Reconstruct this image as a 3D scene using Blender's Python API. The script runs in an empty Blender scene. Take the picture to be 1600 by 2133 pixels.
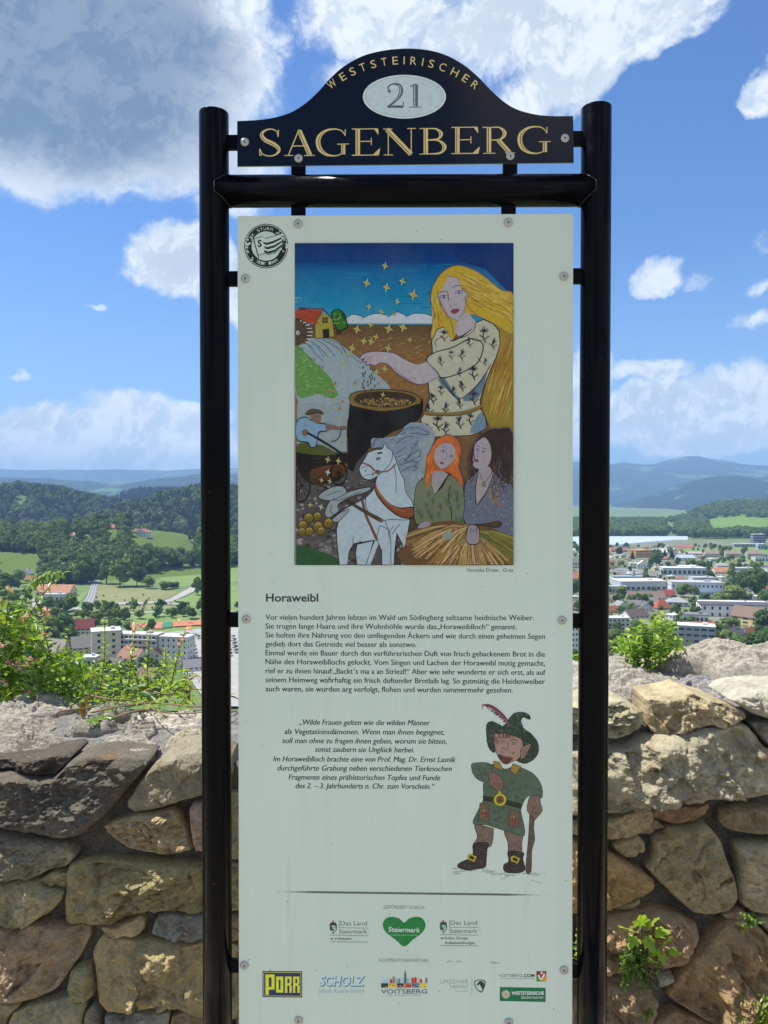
import bpy, math, random
import numpy as np
from mathutils import Vector, Matrix
from mathutils.geometry import tessellate_polygon
random.seed(7); RNG = np.random.default_rng(11)
R = math.radians
scene = bpy.context.scene
col = scene.collection

# ------------------------------------------------------------------ camera
HAZE_DENS = 1.1e-4
CAM = Vector((0.0, 0.0, 1.6)); PITCH = R(1.12)
cam_d = bpy.data.cameras.new('camera'); cam = bpy.data.objects.new('camera', cam_d); col.objects.link(cam)
cam_d.sensor_fit = 'HORIZONTAL'; cam_d.sensor_width = 36; cam_d.lens = 36
cam_d.clip_start = 0.05; cam_d.clip_end = 60000
cam.location = CAM; cam.rotation_euler = (R(90) - PITCH, 0, 0)
scene.camera = cam

# ------------------------------------------------------------------ light
SUN_DIR = Vector((-0.42, 0.118, 0.86)).normalized()      # towards the sun: high, a little beyond the sign and to the left
sun_d = bpy.data.lights.new('sun', 'SUN'); sun = bpy.data.objects.new('sun', sun_d); col.objects.link(sun)
sun_d.energy = 4.3; sun_d.angle = R(0.53); sun_d.color = (1.0, 0.95, 0.86)
sun.location = (0, 0, 50); sun.rotation_euler = SUN_DIR.to_track_quat('Z', 'Y').to_euler()

scene.view_settings.view_transform = 'Standard'; scene.view_settings.look = 'None'
scene.view_settings.exposure = 0.95; scene.view_settings.gamma = 1.0
scene.view_settings.use_curve_mapping = False
scene.render.engine = 'CYCLES'
cy = scene.cycles
cy.max_bounces = 8; cy.diffuse_bounces = 3; cy.glossy_bounces = 3; cy.transmission_bounces = 4
cy.transparent_max_bounces = 8; cy.volume_bounces = 0
cy.use_denoising = True; cy.sample_clamp_indirect = 8
cy.caustics_reflective = False; cy.caustics_refractive = False

def ray(px, py):
    """direction of the photograph's pixel (px, py), scaled to y = 1"""
    x = (px - 800) / 1600; u = (1066.5 - py) / 1600
    y = math.cos(PITCH) + math.sin(PITCH) * u; z = -math.sin(PITCH) + math.cos(PITCH) * u
    return Vector((x / y, 1.0, z / y))
def at(px, py, Y): return CAM + ray(px, py) * Y
ZV = -83.4                                              # valley floor
def gnd(px, py, zg=ZV):
    d = ray(px, py); return CAM + d * ((zg - CAM.z) / d.z)

# ------------------------------------------------------------------ sky
world = bpy.data.worlds.new('World'); scene.world = world; world.use_nodes = True
nt = world.node_tree; N = nt.nodes; L = nt.links; N.clear()
def nd(t, **k):
    n = N.new(t)
    for a, v in k.items(): setattr(n, a, v)
    return n
def mth(op, a, b=None, c=None, clamp=False):
    n = nd('ShaderNodeMath', operation=op); n.use_clamp = clamp
    for i, v in enumerate((a, b, c)):
        if v is None: continue
        if isinstance(v, (int, float)): n.inputs[i].default_value = v
        else: L.new(v, n.inputs[i])
    return n.outputs[0]
def vmth(op, a, b=None, c=None):
    n = nd('ShaderNodeVectorMath', operation=op)
    for i, v in enumerate((a, b, c)):
        if v is None: continue
        if isinstance(v, (tuple, list, Vector)): n.inputs[i].default_value = tuple(v)
        else: L.new(v, n.inputs[i])
    return n.outputs['Value'] if op in ('LENGTH', 'DOT_PRODUCT') else n.outputs[0]
def mixc(f, a, b, mode='MIX'):
    n = nd('ShaderNodeMix', data_type='RGBA', blend_type=mode)
    for s, v in ((0, f), (6, a), (7, b)):
        if isinstance(v, (int, float)): n.inputs[s].default_value = v
        elif isinstance(v, tuple): n.inputs[s].default_value = v + (1,) if len(v) == 3 else v
        else: L.new(v, n.inputs[s])
    return n.outputs[2]
def mrange(v, a, b, c=0.0, d=1.0, smooth=True):
    n = nd('ShaderNodeMapRange'); n.interpolation_type = 'SMOOTHSTEP' if smooth else 'LINEAR'
    L.new(v, n.inputs[0])
    for i, x in enumerate((a, b, c, d)): n.inputs[i + 1].default_value = x
    return n.outputs[0]
def wnoise(vec, scale, detail=8, rough=0.55, dist=0.0):
    n = nd('ShaderNodeTexNoise'); n.inputs['Scale'].default_value = scale
    n.inputs['Detail'].default_value = detail; n.inputs['Roughness'].default_value = rough
    n.inputs['Distortion'].default_value = dist; L.new(vec, n.inputs['Vector'])
    return n
SKY_STRENGTH = 0.088
sky = nd('ShaderNodeTexSky', sky_type='NISHITA'); sky.sun_disc = False
sky.sun_elevation = math.asin(SUN_DIR.z); sky.sun_rotation = math.atan2(SUN_DIR.x, SUN_DIR.y)
sky.altitude = 450; sky.air_density = 1.0; sky.dust_density = 0.6; sky.ozone_density = 2.2
tc = nd('ShaderNodeTexCoord'); D = vmth('NORMALIZE', tc.outputs['Generated'])
# clouds: ragged cumulus, thicker and flatter towards the horizon; a few banks are set by their bearing and height above the horizon
wb = wnoise(D, 7.0, 7, 0.6); warp = vmth('SCALE', vmth('SUBTRACT', wb.outputs['Color'], (0.5, 0.5, 0.5)))
warp.node.inputs['Scale'].default_value = 0.10
Dw = vmth('ADD', D, warp)
def bank(px, py, rx, ry, tilt=0.0, w=1.0):
    """a cloud bank: centre bearing and height, angular half width and half height, peak weight"""
    c = ray(px, py).normalized()
    east = Vector((c.y, -c.x, 0)).normalized(); up = east.cross(c)
    a = east * math.cos(tilt) + up * math.sin(tilt); b = up * math.cos(tilt) - east * math.sin(tilt)
    s = 1600.0
    u = vmth('DOT_PRODUCT', vmth('SUBTRACT', Dw, tuple(c)), tuple(a * (s / rx)))
    v = vmth('DOT_PRODUCT', vmth('SUBTRACT', Dw, tuple(c)), tuple(b * (s / ry)))
    q = mth('ADD', mth('MULTIPLY', u, u), mth('MULTIPLY', v, v))
    g = mth('SUBTRACT', 1.0, q); front = mth('GREATER_THAN', vmth('DOT_PRODUCT', D, tuple(c)), 0.0)
    return mth('MULTIPLY', mth('MULTIPLY', mth('MAXIMUM', g, 0.0), front), w)
BANKS = [(80, 120, 420, 250, 0, 1.7), (340, 90, 230, 160, .3, 1.3), (150, 330, 400, 75, 0, .8), (440, 330, 140, 130, 0, .8),
         (380, 560, 135, 90, -.2, 1.25), (470, 620, 90, 70, 0, .9), (300, 560, 70, 40, .2, .7),
         (1080, 55, 250, 105, .05, 1.0), (790, 30, 190, 85, 0, .72), (1170, 150, 170, 75, .3, .72), (1310, 35, 160, 80, 0, .85), (900, 160, 260, 60, 0, .5),
         (1390, 562, 62, 40, .5, .62), (1465, 572, 40, 28, .5, .45), (1580, 170, 55, 38, .6, .55), (1590, 660, 80, 24, .1, .6), (1580, 590, 45, 24, .1, .5), (1590, 500, 40, 30, .1, .4),
         (1440, 870, 300, 75, .0, 1.5), (1560, 830, 150, 80, 0, 1.2), (1300, 900, 160, 60, 0, 1.0), (1230, 790, 60, 90, 0, .9), (1350, 780, 110, 30, 0, .7),
         (120, 925, 420, 75, 0, 1.5), (320, 870, 190, 70, 0, 1.3), (60, 885, 150, 55, 0, 1.2), (52, 780, 30, 12, 0, .5), (195, 645, 25, 8, 0, .4)]
field = None
for b in BANKS:
    o = bank(*b); field = o if field is None else mth('MAXIMUM', field, o)
sep = nd('ShaderNodeSeparateXYZ'); L.new(D, sep.inputs[0])
elev = sep.outputs[2]
ahead = mrange(sep.outputs[1], 0.55, 0.75)              # the banks stand ahead; elsewhere free cumulus, made whiter behind the camera
# projected on a cloud layer so that the free cumulus flattens towards the horizon
layer = vmth('DIVIDE', D, vmth('SCALE', (1, 1, 1)))
lay_s = layer.node.inputs[1].links[0].from_node; L.new(mth('ADD', mth('MAXIMUM', elev, 0.0), 0.18), lay_s.inputs['Scale'])
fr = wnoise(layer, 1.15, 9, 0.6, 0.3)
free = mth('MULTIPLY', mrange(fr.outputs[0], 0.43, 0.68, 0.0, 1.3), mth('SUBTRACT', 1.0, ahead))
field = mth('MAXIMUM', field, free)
n1 = wnoise(Dw, 9.0, 10, 0.6); n2 = wnoise(Dw, 26.0, 8, 0.65)
rag = mth('ADD', mth('MULTIPLY', mth('SUBTRACT', n1.outputs[0], 0.5), 1.9), mth('MULTIPLY', mth('SUBTRACT', n2.outputs[0], 0.5), 0.9))
gate = mrange(field, 0.0, 0.25)
dens = mth('ADD', field, mth('MULTIPLY', rag, gate))
alpha = mrange(dens, 0.12, 0.66)
lown = wnoise(Dw, 4.5, 3, 0.5)
thick = mrange(mth('ADD', mth('ADD', mth('MULTIPLY', field, 0.85), mth('MULTIPLY', mth('SUBTRACT', lown.outputs[0], 0.5), 1.1)), mth('MULTIPLY', dens, 0.12)), 0.30, 1.25)
# side lighting: compare the ragged field with itself a step towards the sun
Ds = vmth('ADD', Dw, tuple(Vector((-0.35, 0.0, 1.0)).normalized() * 0.018))
n1s = wnoise(Ds, 9.0, 5, 0.6)
n1c = wnoise(Dw, 9.0, 5, 0.6)
n3c = wnoise(Dw, 30.0, 5, 0.6); n3s = wnoise(vmth('ADD', Dw, tuple(Vector((-0.35, 0.0, 1.0)).normalized() * 0.007)), 30.0, 5, 0.6)
relief = mrange(mth('ADD', mth('SUBTRACT', n1c.outputs[0], n1s.outputs[0]), mth('MULTIPLY', mth('SUBTRACT', n3c.outputs[0], n3s.outputs[0]), 0.55)), -0.06, 0.08, 0.0, 1.0)
darkbank = mrange(bank(150, 200, 430, 260), 0.0, 0.6)
thick = mth('MULTIPLY', thick, mth('ADD', mth('MULTIPLY', darkbank, 0.72), 0.28))
thick = mth('MULTIPLY', thick, mrange(sep.outputs[1], -0.3, 0.5, 0.2, 1.0))  # grey cloud bellies faded out behind the camera, for a brighter unseen sky
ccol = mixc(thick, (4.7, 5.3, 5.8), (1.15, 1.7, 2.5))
ccol = mixc(mrange(sep.outputs[1], 0.2, -0.4), ccol, (8.0, 8.0, 7.8))  # unseen clouds behind the camera brightened to lift the shaded sign and wall
ccol = mixc(mth('MULTIPLY', relief, mth('MULTIPLY', mth('SUBTRACT', 0.55, mth('MULTIPLY', thick, 0.30)), mth('SUBTRACT', 1.0, mth('MULTIPLY', darkbank, 0.62)))), ccol, (7.4, 7.6, 7.7))
skyc = mixc(1.0, sky.outputs[0], (0.50, 0.73, 1.02), 'MULTIPLY')
low = mrange(elev, -0.02, 0.34)
skyc = mixc(mth('MULTIPLY', mth('SUBTRACT', 1.0, low), 0.42), skyc, (3.0, 4.1, 5.3))
ccol = mixc(1.0, ccol, mixc(mrange(elev, 0.16, 0.02), (1, 1, 1), (1.35, 1.3, 1.25)), 'MULTIPLY')
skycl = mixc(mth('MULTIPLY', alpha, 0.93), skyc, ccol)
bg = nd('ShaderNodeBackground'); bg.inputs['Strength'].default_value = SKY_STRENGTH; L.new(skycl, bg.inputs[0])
wo = nd('ShaderNodeOutputWorld'); L.new(bg.outputs[0], wo.inputs[0])
world.cycles.sampling_method = 'MANUAL'; world.cycles.sample_map_resolution = 512

# ------------------------------------------------------------------ helpers
def tag(o, label=None, cat=None, group=None, kind=None):
    if label: o['label'] = label
    if cat: o['category'] = cat
    if group: o['group'] = group
    if kind: o['kind'] = kind
    return o
def empty(name, loc=(0, 0, 0), rz=0.0, parent=None):
    o = bpy.data.objects.new(name, None); col.objects.link(o); o.location = loc; o.rotation_euler = (0, 0, rz)
    o.empty_display_size = 0.2
    if parent: o.parent = parent
    return o
def link(name, me, parent=None, loc=None, rot=None, scale=None):
    o = bpy.data.objects.new(name, me); col.objects.link(o)
    if parent: o.parent = parent
    if loc is not None: o.location = loc
    if rot is not None: o.rotation_euler = rot
    if scale is not None: o.scale = scale if hasattr(scale, '__len__') else (scale,) * 3
    return o
class MB:
    """collects shapes into one mesh"""
    def __init__(s): s.v = []; s.f = []; s.m = []
    def add(s, vs, fs, mi=0):
        k = len(s.v); s.v += [tuple(v) for v in vs]; s.f += [tuple(i + k for i in f) for f in fs]; s.m += [mi] * len(fs); return s
    def box(s, x0, x1, y0, y1, z0, z1, mi=0, M=None):
        vs = [Vector((x, y, z)) for x in (x0, x1) for y in (y0, y1) for z in (z0, z1)]
        if M: vs = [M @ v for v in vs]
        return s.add(vs, [(0, 1, 3, 2), (4, 6, 7, 5), (0, 4, 5, 1), (2, 3, 7, 6), (0, 2, 6, 4), (1, 5, 7, 3)], mi)
    def tube(s, pts, rad, n=8, mi=0, cap=True):
        pts = [Vector(p) for p in pts]; vs = []; fs = []
        up = Vector((0.13, 0.31, 0.94)); k = len(pts)
        for i, p in enumerate(pts):
            t = (pts[min(i + 1, k - 1)] - pts[max(i - 1, 0)]).normalized()
            a = t.cross(up).normalized() if abs(t.dot(up)) < .98 else t.cross(Vector((1, 0, 0))).normalized(); b = t.cross(a)
            r = rad[i] if hasattr(rad, '__len__') else rad
            vs += [p + (a * math.cos(q) + b * math.sin(q)) * r for q in (2 * math.pi * j / n for j in range(n))]
        for i in range(k - 1):
            for j in range(n):
                j2 = (j + 1) % n; fs.append((i * n + j, i * n + j2, (i + 1) * n + j2, (i + 1) * n + j))
        if cap: fs += [tuple(range(n))[::-1], tuple((k - 1) * n + j for j in range(n))]
        return s.add(vs, fs, mi)
    def lathe(s, prof, n=24, M=None, mi=0):
        vs = []; fs = []; k = len(prof)
        for r, z in prof:
            for j in range(n):
                q = 2 * math.pi * j / n; v = Vector((r * math.cos(q), r * math.sin(q), z)); vs.append(M @ v if M else v)
        for i in range(k - 1):
            for j in range(n):
                j2 = (j + 1) % n; fs.append((i * n + j, i * n + j2, (i + 1) * n + j2, (i + 1) * n + j))
        fs += [tuple(range(n))[::-1], tuple((k - 1) * n + j for j in range(n))]
        return s.add(vs, fs, mi)
    def slab(s, poly, y0, y1, mi=0):
        """polygon in x,z extruded along y"""
        n = len(poly); vs = [(x, y0, z) for x, z in poly] + [(x, y1, z) for x, z in poly]
        tr = tessellate_polygon([[Vector((x, z, 0)) for x, z in poly]])
        fs = [tuple(t) for t in tr] + [tuple(i + n for i in t[::-1]) for t in tr] + [(i, (i + 1) % n, (i + 1) % n + n, i + n) for i in range(n)]
        return s.add(vs, fs, mi)
    def mesh(s, name, mats, smooth=False):
        me = bpy.data.meshes.new(name); me.from_pydata(s.v, [], s.f)
        for m in (mats if isinstance(mats, (list, tuple)) else [mats]): me.materials.append(m)
        if any(s.m): me.polygons.foreach_set('material_index', s.m)
        if smooth: me.shade_smooth() if hasattr(me, 'shade_smooth') else None
        me.update(); return me
    def build(s, name, mats, parent=None, smooth=False, **k): return link(name, s.mesh(name, mats, smooth), parent, **k)
def np_mesh(name, V, F, mats, smooth=True, colour=None, midx=None):
    """mesh from numpy: V (n,3), F (m,4) or (m,3)"""
    me = bpy.data.meshes.new(name); n = len(V); m, k = F.shape
    me.vertices.add(n); me.vertices.foreach_set('co', np.ascontiguousarray(V, dtype=np.float32).ravel())
    me.loops.add(m * k); me.loops.foreach_set('vertex_index', np.ascontiguousarray(F, dtype=np.int32).ravel())
    me.polygons.add(m); me.polygons.foreach_set('loop_start', np.arange(0, m * k, k, dtype=np.int32))
    for mt in (mats if isinstance(mats, (list, tuple)) else [mats]): me.materials.append(mt)
    if midx is not None: me.polygons.foreach_set('material_index', np.asarray(midx, dtype=np.int32))
    me.polygons.foreach_set('use_smooth', np.full(m, smooth))
    me.update(calc_edges=True); me.validate()
    if colour is not None:
        a = me.color_attributes.new('tint', 'FLOAT_COLOR', 'POINT'); a.data.foreach_set('color', np.ascontiguousarray(colour, dtype=np.float32).ravel())
    return me
def _h(ix, iy, iz, s):
    n = (ix.astype(np.int64) * 374761393 + iy.astype(np.int64) * 668265263 + iz.astype(np.int64) * 2147483647 + s * 974634777) & 0xffffffff
    n = ((n ^ (n >> 13)) * 1274126177) & 0xffffffff; n = ((n ^ (n >> 16)) * 2246822519) & 0xffffffff
    return ((n ^ (n >> 15)) & 0xffffff) / float(0xffffff) * 2 - 1
def vnoise(P, s=0):
    P = np.asarray(P, dtype=float); i = np.floor(P).astype(np.int64); f = P - i; f = f * f * f * (f * (f * 6 - 15) + 10); r = 0
    for dx in (0, 1):
        wx = f[..., 0] if dx else 1 - f[..., 0]
        for dy in (0, 1):
            wy = f[..., 1] if dy else 1 - f[..., 1]
            for dz in (0, 1):
                wz = f[..., 2] if dz else 1 - f[..., 2]
                r = r + _h(i[..., 0] + dx, i[..., 1] + dy, i[..., 2] + dz, s) * wx * wy * wz
    return r
def fbm(P, oct=5, gain=0.5, lac=2.03, s=0):
    P = np.asarray(P, dtype=float); a = 1.0; r = 0
    for o in range(oct): r = r + a * vnoise(P + 17.3 * o, s + o); P = P * lac; a *= gain
    return r
def crom(pts, n=6, closed=False):
    """Catmull-Rom through 2-D or 3-D points"""
    P = [Vector(p) for p in pts]; k = len(P); out = []
    for i in range(k if closed else k - 1):
        a = P[(i - 1) % k] if closed else P[max(i - 1, 0)]; b = P[i]; c = P[(i + 1) % k]; d = P[(i + 2) % k] if closed else P[min(i + 2, k - 1)]
        for j in range(n):
            t = j / n; out.append(0.5 * ((2 * b) + (c - a) * t + (2 * a - 5 * b + 4 * c - d) * t * t + (3 * b - a - 3 * c + d) * t ** 3))
    if not closed: out.append(P[-1])
    return out

# ------------------------------------------------------------------ materials
def srgb(r, g, b):
    f = lambda c: (c / 255 / 12.92) if c <= 10 else ((c / 255 + 0.055) / 1.055) ** 2.4
    return (f(r), f(g), f(b))
class NT:
    def __init__(s, name):
        s.m = bpy.data.materials.new(name); s.m.use_nodes = True; s.t = s.m.node_tree; s.n = s.t.nodes; s.l = s.t.links
        s.b = s.n['Principled BSDF']; s.out = s.n['Material Output']
    def put(s, sock, v):
        if isinstance(v, (int, float)): sock.default_value = v
        elif isinstance(v, (tuple, list, Vector)):
            v = tuple(v); sock.default_value = v + (1,) if len(v) == 3 and len(sock.default_value) == 4 else v
        else: s.l.new(v, sock)
    def node(s, t, ins=None, **k):
        n = s.n.new(t)
        for a, v in k.items(): setattr(n, a, v)
        for i, v in (ins or {}).items(): s.put(n.inputs[i], v)
        return n
    def coord(s, kind='Object', scale=(1, 1, 1)):
        c = s.node('ShaderNodeTexCoord').outputs[kind]
        return s.node('ShaderNodeMapping', {'Vector': c, 'Scale': scale}).outputs[0]
    def noise(s, vec, scale, detail=6, rough=0.6, dist=0.0):
        return s.node('ShaderNodeTexNoise', {'Vector': vec, 'Scale': scale, 'Detail': detail, 'Roughness': rough, 'Distortion': dist}).outputs[0]
    def ramp(s, v, stops):
        n = s.node('ShaderNodeValToRGB', {0: v}); e = n.color_ramp.elements
        while len(e) < len(stops): e.new(0.5)
        for i, (p, c) in enumerate(stops): e[i].position = p; e[i].color = (*c, 1) if hasattr(c, '__len__') else (c, c, c, 1)
        return n.outputs[0]
    def mix(s, f, a, b, mode='MIX'):
        return s.node('ShaderNodeMix', {0: f, 6: a, 7: b}, data_type='RGBA', blend_type=mode).outputs[2]
    def math(s, op, a, b=0.0, clamp=False): return s.node('ShaderNodeMath', {0: a, 1: b}, operation=op, use_clamp=clamp).outputs[0]
    def rng(s, v, a, b, c=0.0, d=1.0): return s.node('ShaderNodeMapRange', {0: v, 1: a, 2: b, 3: c, 4: d}).outputs[0]
    def bump(s, h, strength, dist): 
        o = s.node('ShaderNodeBump', {'Height': h, 'Strength': strength, 'Distance': dist}).outputs[0]; s.l.new(o, s.b.inputs['Normal']); return o
    def col(s, c): s.put(s.b.inputs['Base Color'], c); return s
    def rough(s, v): s.put(s.b.inputs['Roughness'], v); return s
def simple(name, c, rough=0.6, metal=0.0, var=0.12, scale=3.0, bump=0.0, spec=0.5):
    t = NT(name); v = t.coord(); n = t.noise(v, scale, 5)
    t.col(t.mix(n, tuple(x * (1 - var) for x in c), tuple(min(1, x * (1 + var)) for x in c)))
    t.rough(rough); t.b.inputs['Metallic'].default_value = metal; t.b.inputs['Specular IOR Level'].default_value = spec
    if bump: t.bump(n, bump, 0.01)
    return t.m
def obj_tinted(name, rough=0.8, var=0.15, scale=1.0, bump=0.0):
    """colour comes from the object's own colour, with a little wear"""
    t = NT(name); oi = t.node('ShaderNodeObjectInfo'); v = t.coord(); n = t.noise(v, scale, 5)
    t.col(t.mix(1.0, oi.outputs['Color'], t.ramp(n, [(0.25, 1 - var), (0.75, 1.0)]), 'MULTIPLY')); t.rough(rough)
    if bump: t.bump(n, bump, 0.05)
    return t.m
# ================================================================== the information sign
SIGN = empty('information_sign', (0.0, 1.6, 0.0), -math.atan(0.024))
tag(SIGN, 'tall black tubular frame carrying a pale green illustrated panel under a curved dark header board', 'information sign')
bpy.context.view_layer.update()
SIGN_I = (Matrix.Translation((0.0, 1.6, 0.0)) @ Matrix.Rotation(-math.atan(0.024), 4, 'Z')).inverted()
def sp(px, py, y=-0.0102):
    """the photograph's pixel on the sign's plane, as (x, z) of the sign"""
    o = SIGN_I @ CAM; d = (SIGN_I.to_3x3() @ ray(px, py)); t = (y - o.y) / d.y; p = o + d * t
    return (p.x, p.z)
t = NT('black_powder_coat'); v = t.coord(); n = t.noise(v, 40, 4); n2 = t.noise(v, 700, 2)
t.b.inputs['Specular IOR Level'].default_value = .05; t.rough(t.rng(t.noise(v, 14, 6, .7), 0.35, 0.7, 0.07, 0.30)); t.bump(n2, 0.05, 0.0004)
sp_ = t.noise(v, 160, 3); t.col(t.mix(t.rng(sp_, 0.745, 0.765), (0.0035, 0.0038, 0.0050), (0.25, 0.26, 0.25)))
BLACK = t.m
BLACK2 = simple('black_paint_weld', (0.006, 0.006, 0.008), 0.25, var=.3, scale=300, bump=.3)

def post(px, top):
    m = MB(); x, zt = sp(px, top, 0.0)
    m.lathe([(0.0305, -0.35), (0.0305, zt - 0.0015), (0.0300, zt - 0.0004), (0.0290, zt), (0.0285, zt - .0002), (0.001, zt + 0.0002)], 64, Matrix.Translation((x, 0, 0)))
    o = m.build('post', BLACK, SIGN, smooth=True); o['label'] = 'capped black steel post'
    return x
XL = post(445.5, 236); XR = post(1242.5, 225)
zc_l = sp(460, 399, 0.0)[1]; zc_r = sp(1240, 397, 0.0)[1]
m = MB(); m.tube([(XL + 0.004, -0.001, zc_l), (XR - 0.004, -0.001, zc_r)], 0.0322, 48); m.build('crossbar', BLACK, SIGN, smooth=True)
for X, zc, s in ((XL, zc_l, 1), (XR, zc_r, -1)):       # weld beads where the crossbar is coped into the posts
    m = MB(); pts = []
    for k in range(97):
        a = 2 * math.pi * k / 96; z = 0.0322 * math.cos(a); y = -0.0322 * math.sin(a)
        xo = math.sqrt(max(0.0305 ** 2 - min(abs(y), .0302) ** 2, 0)); pts.append((X + s * (xo + 0.0035 + .0006 * math.sin(k * 2.3)), y - 0.001, zc + z))
    m.tube(pts, [0.0012 + 0.0003 * math.sin(i * 1.9) for i in range(97)], 8); m.build('weld_bead', BLACK2, SIGN, smooth=True)

def bracket(pa, pb, vertical=False):
    (x0, z0), (x1, z1) = sp(*pa, 0.0), sp(*pb, 0.0); m = MB()
    m.box(x0, x1, -0.006, 0.004, z1, z0)
    o = m.build('bracket', BLACK, SIGN); md = o.modifiers.new('b', 'BEVEL'); md.width = 0.0012; md.segments = 2
    return o
for a, b in (((466, 283), (512, 313)), ((1180, 275), (1224, 305)), ((466, 566), (512, 597)), ((1180, 560), (1222, 592)),
             ((466, 1275), (512, 1306)), ((1180, 1277), (1222, 1308)), ((466, 1996), (512, 2024)), ((1180, 2005), (1222, 2035)),
             ((607, 330), (637, 385)), ((1047, 330), (1077, 385)), ((607, 412), (637, 470)), ((1044, 412), (1074, 470))):
    bracket(a, b)

# header board
hb = [(494, 252), (540, 249.5), (575, 244), (607, 233.5), (635, 216), (662, 192), (688, 163), (718, 137), (757, 116), (800, 105), (845, 101),
      (890, 104), (930, 115), (966, 135), (996, 160), (1022, 187), (1050, 212), (1080, 229), (1120, 239), (1158, 242)]
hb = [tuple(p) for p in crom(hb, 5)] + [(1194, 241.5), (1195.5, 339), (494.5, 346.5)]
t = NT('header_board_film'); v = t.coord(); n = t.noise(v, 3, 4)
t.col(t.mix(n, (0.0028, 0.0036, 0.008), (0.0036, 0.0048, 0.011))); t.b.inputs['Specular IOR Level'].default_value = .3; t.rough(t.rng(n, .3, .7, .12, .2)); HBM = t.m
m = MB(); m.slab([sp(*p, -0.0100) for p in hb], -0.0100, -0.0062)
HB = m.build('header_board', [HBM], SIGN)
ALU = simple('sheet_edge_metal', (0.55, 0.56, 0.56), 0.35, 0.8)
HB.data.materials.append(ALU)
for p in HB.data.polygons:
    if len(p.vertices) == 4: p.material_index = 1

# info panel
t = NT('weathered_panel'); v = t.coord(); big = t.noise(v, 2.2, 4); st = t.noise(t.coord('Object', (45, 1, 1.2)), 1.0, 5, .6); sp1 = t.noise(v, 260, 3, .6); sp2 = t.noise(v, 38, 5, .7)
c = t.mix(t.rng(big, .3, .7), (0.585, 0.70, 0.595), (0.65, 0.745, 0.645))
c = t.mix(t.rng(st, .40, .75, 0, .18), c, (0.50, 0.575, 0.47))
pz = t.node('ShaderNodeSeparateXYZ', {0: t.node('ShaderNodeTexCoord').outputs['Object']}).outputs[2]
c = t.mix(t.math('MULTIPLY', t.rng(pz, 1.3, 2.2, 0, .55), 1.0), c, (0.56, 0.60, 0.50))
c = t.mix(t.rng(t.noise(t.coord('Object', (28, 1, 2.2)), 1.0, 6, .7), .60, .78, 0, .5), c, (.42, .46, .34)); c = t.mix(t.rng(sp2, .66, .8, 0, .35), c, (0.44, 0.46, 0.34))
c = t.mix(t.rng(sp1, .745, .77, 0, .8), c, (0.16, 0.17, 0.11))
t.col(c); t.rough(t.rng(big, .3, .7, .30, .42)); t.b.inputs['Specular IOR Level'].default_value = 0.4
t.bump(t.noise(v, 5, 3), .08, 0.01); PANELM = t.m
m = MB(); m.slab([sp(495, 450, -.01), sp(1194, 445, -.01), sp(1192, 2168, -.01), sp(498, 2160, -.01)], -0.0100, -0.0062)
PANEL = m.build('info_panel', [PANELM, ALU], SIGN)
for p in PANEL.data.polygons:
    if len(p.vertices) == 4: p.material_index = 1

# rivets
t = NT('rivet_steel'); v = t.coord(); t.col((0.42, 0.43, 0.38)); t.rough(.45); t.b.inputs['Metallic'].default_value = .35; RIV = t.m
PIN = simple('rivet_pin_dark', (0.01, 0.01, 0.012), .5)
m = MB(); Mx = Matrix.Rotation(R(90), 4, 'X')
m.lathe([(.0088, 0), (.0088, .0010), (.0080, .0021), (.0062, .0030), (.0040, .0034), (.0034, .0026), (.0018, .0026)], 32, Mx)
m.lathe([(.0017, .0020), (.0017, .0030), (.0005, .0031)], 12, Mx, 1)
rv = m.mesh('rivet', [RIV, PIN], True)
for p in ((510, 296), (1177, 288), (622, 330), (1063, 325), (621, 466), (1059, 463), (511, 580), (1175, 575), (513, 1290), (1171, 1292),
          (509, 2011), (1175, 2021), (622, 2126), (1060, 2130)):
    x, z = sp(*p, -0.0112); link('rivet', rv, SIGN, (x, -0.0110, z), (0, random.uniform(0, 6), 0))

# ------------------------------------------------------------------ flat print: polygons of ink on the boards
t = NT('printed_ink'); at_ = t.node('ShaderNodeAttribute', attribute_name='ink'); v = t.coord()
nn = t.noise(v, 90, 4, .6); n3 = t.noise(t.coord('Object', (1, 1, 1)), 14, 4)
c = t.mix(1.0, at_.outputs['Color'], t.ramp(t.math('ADD', t.math('MULTIPLY', nn, .5), t.math('MULTIPLY', t.noise(v, 420, 3, .7), .5)), [(.3, .74), (.7, 1.06)]), 'MULTIPLY')
c = t.mix(t.rng(n3, .35, .8, .0, .05), c, (0.5, 0.56, 0.48))
t.col(t.mix(1.0, c, (1, 1, 1), 'MULTIPLY')); t.rough(.30); t.b.inputs['Specular IOR Level'].default_value = .12; INK = t.m
GOLD = srgb(198, 176, 116); DK = srgb(58, 60, 52); NAVY = (0.0030, 0.0040, 0.009)
STEP = 0.000009; RJ = random.Random(1)
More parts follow.
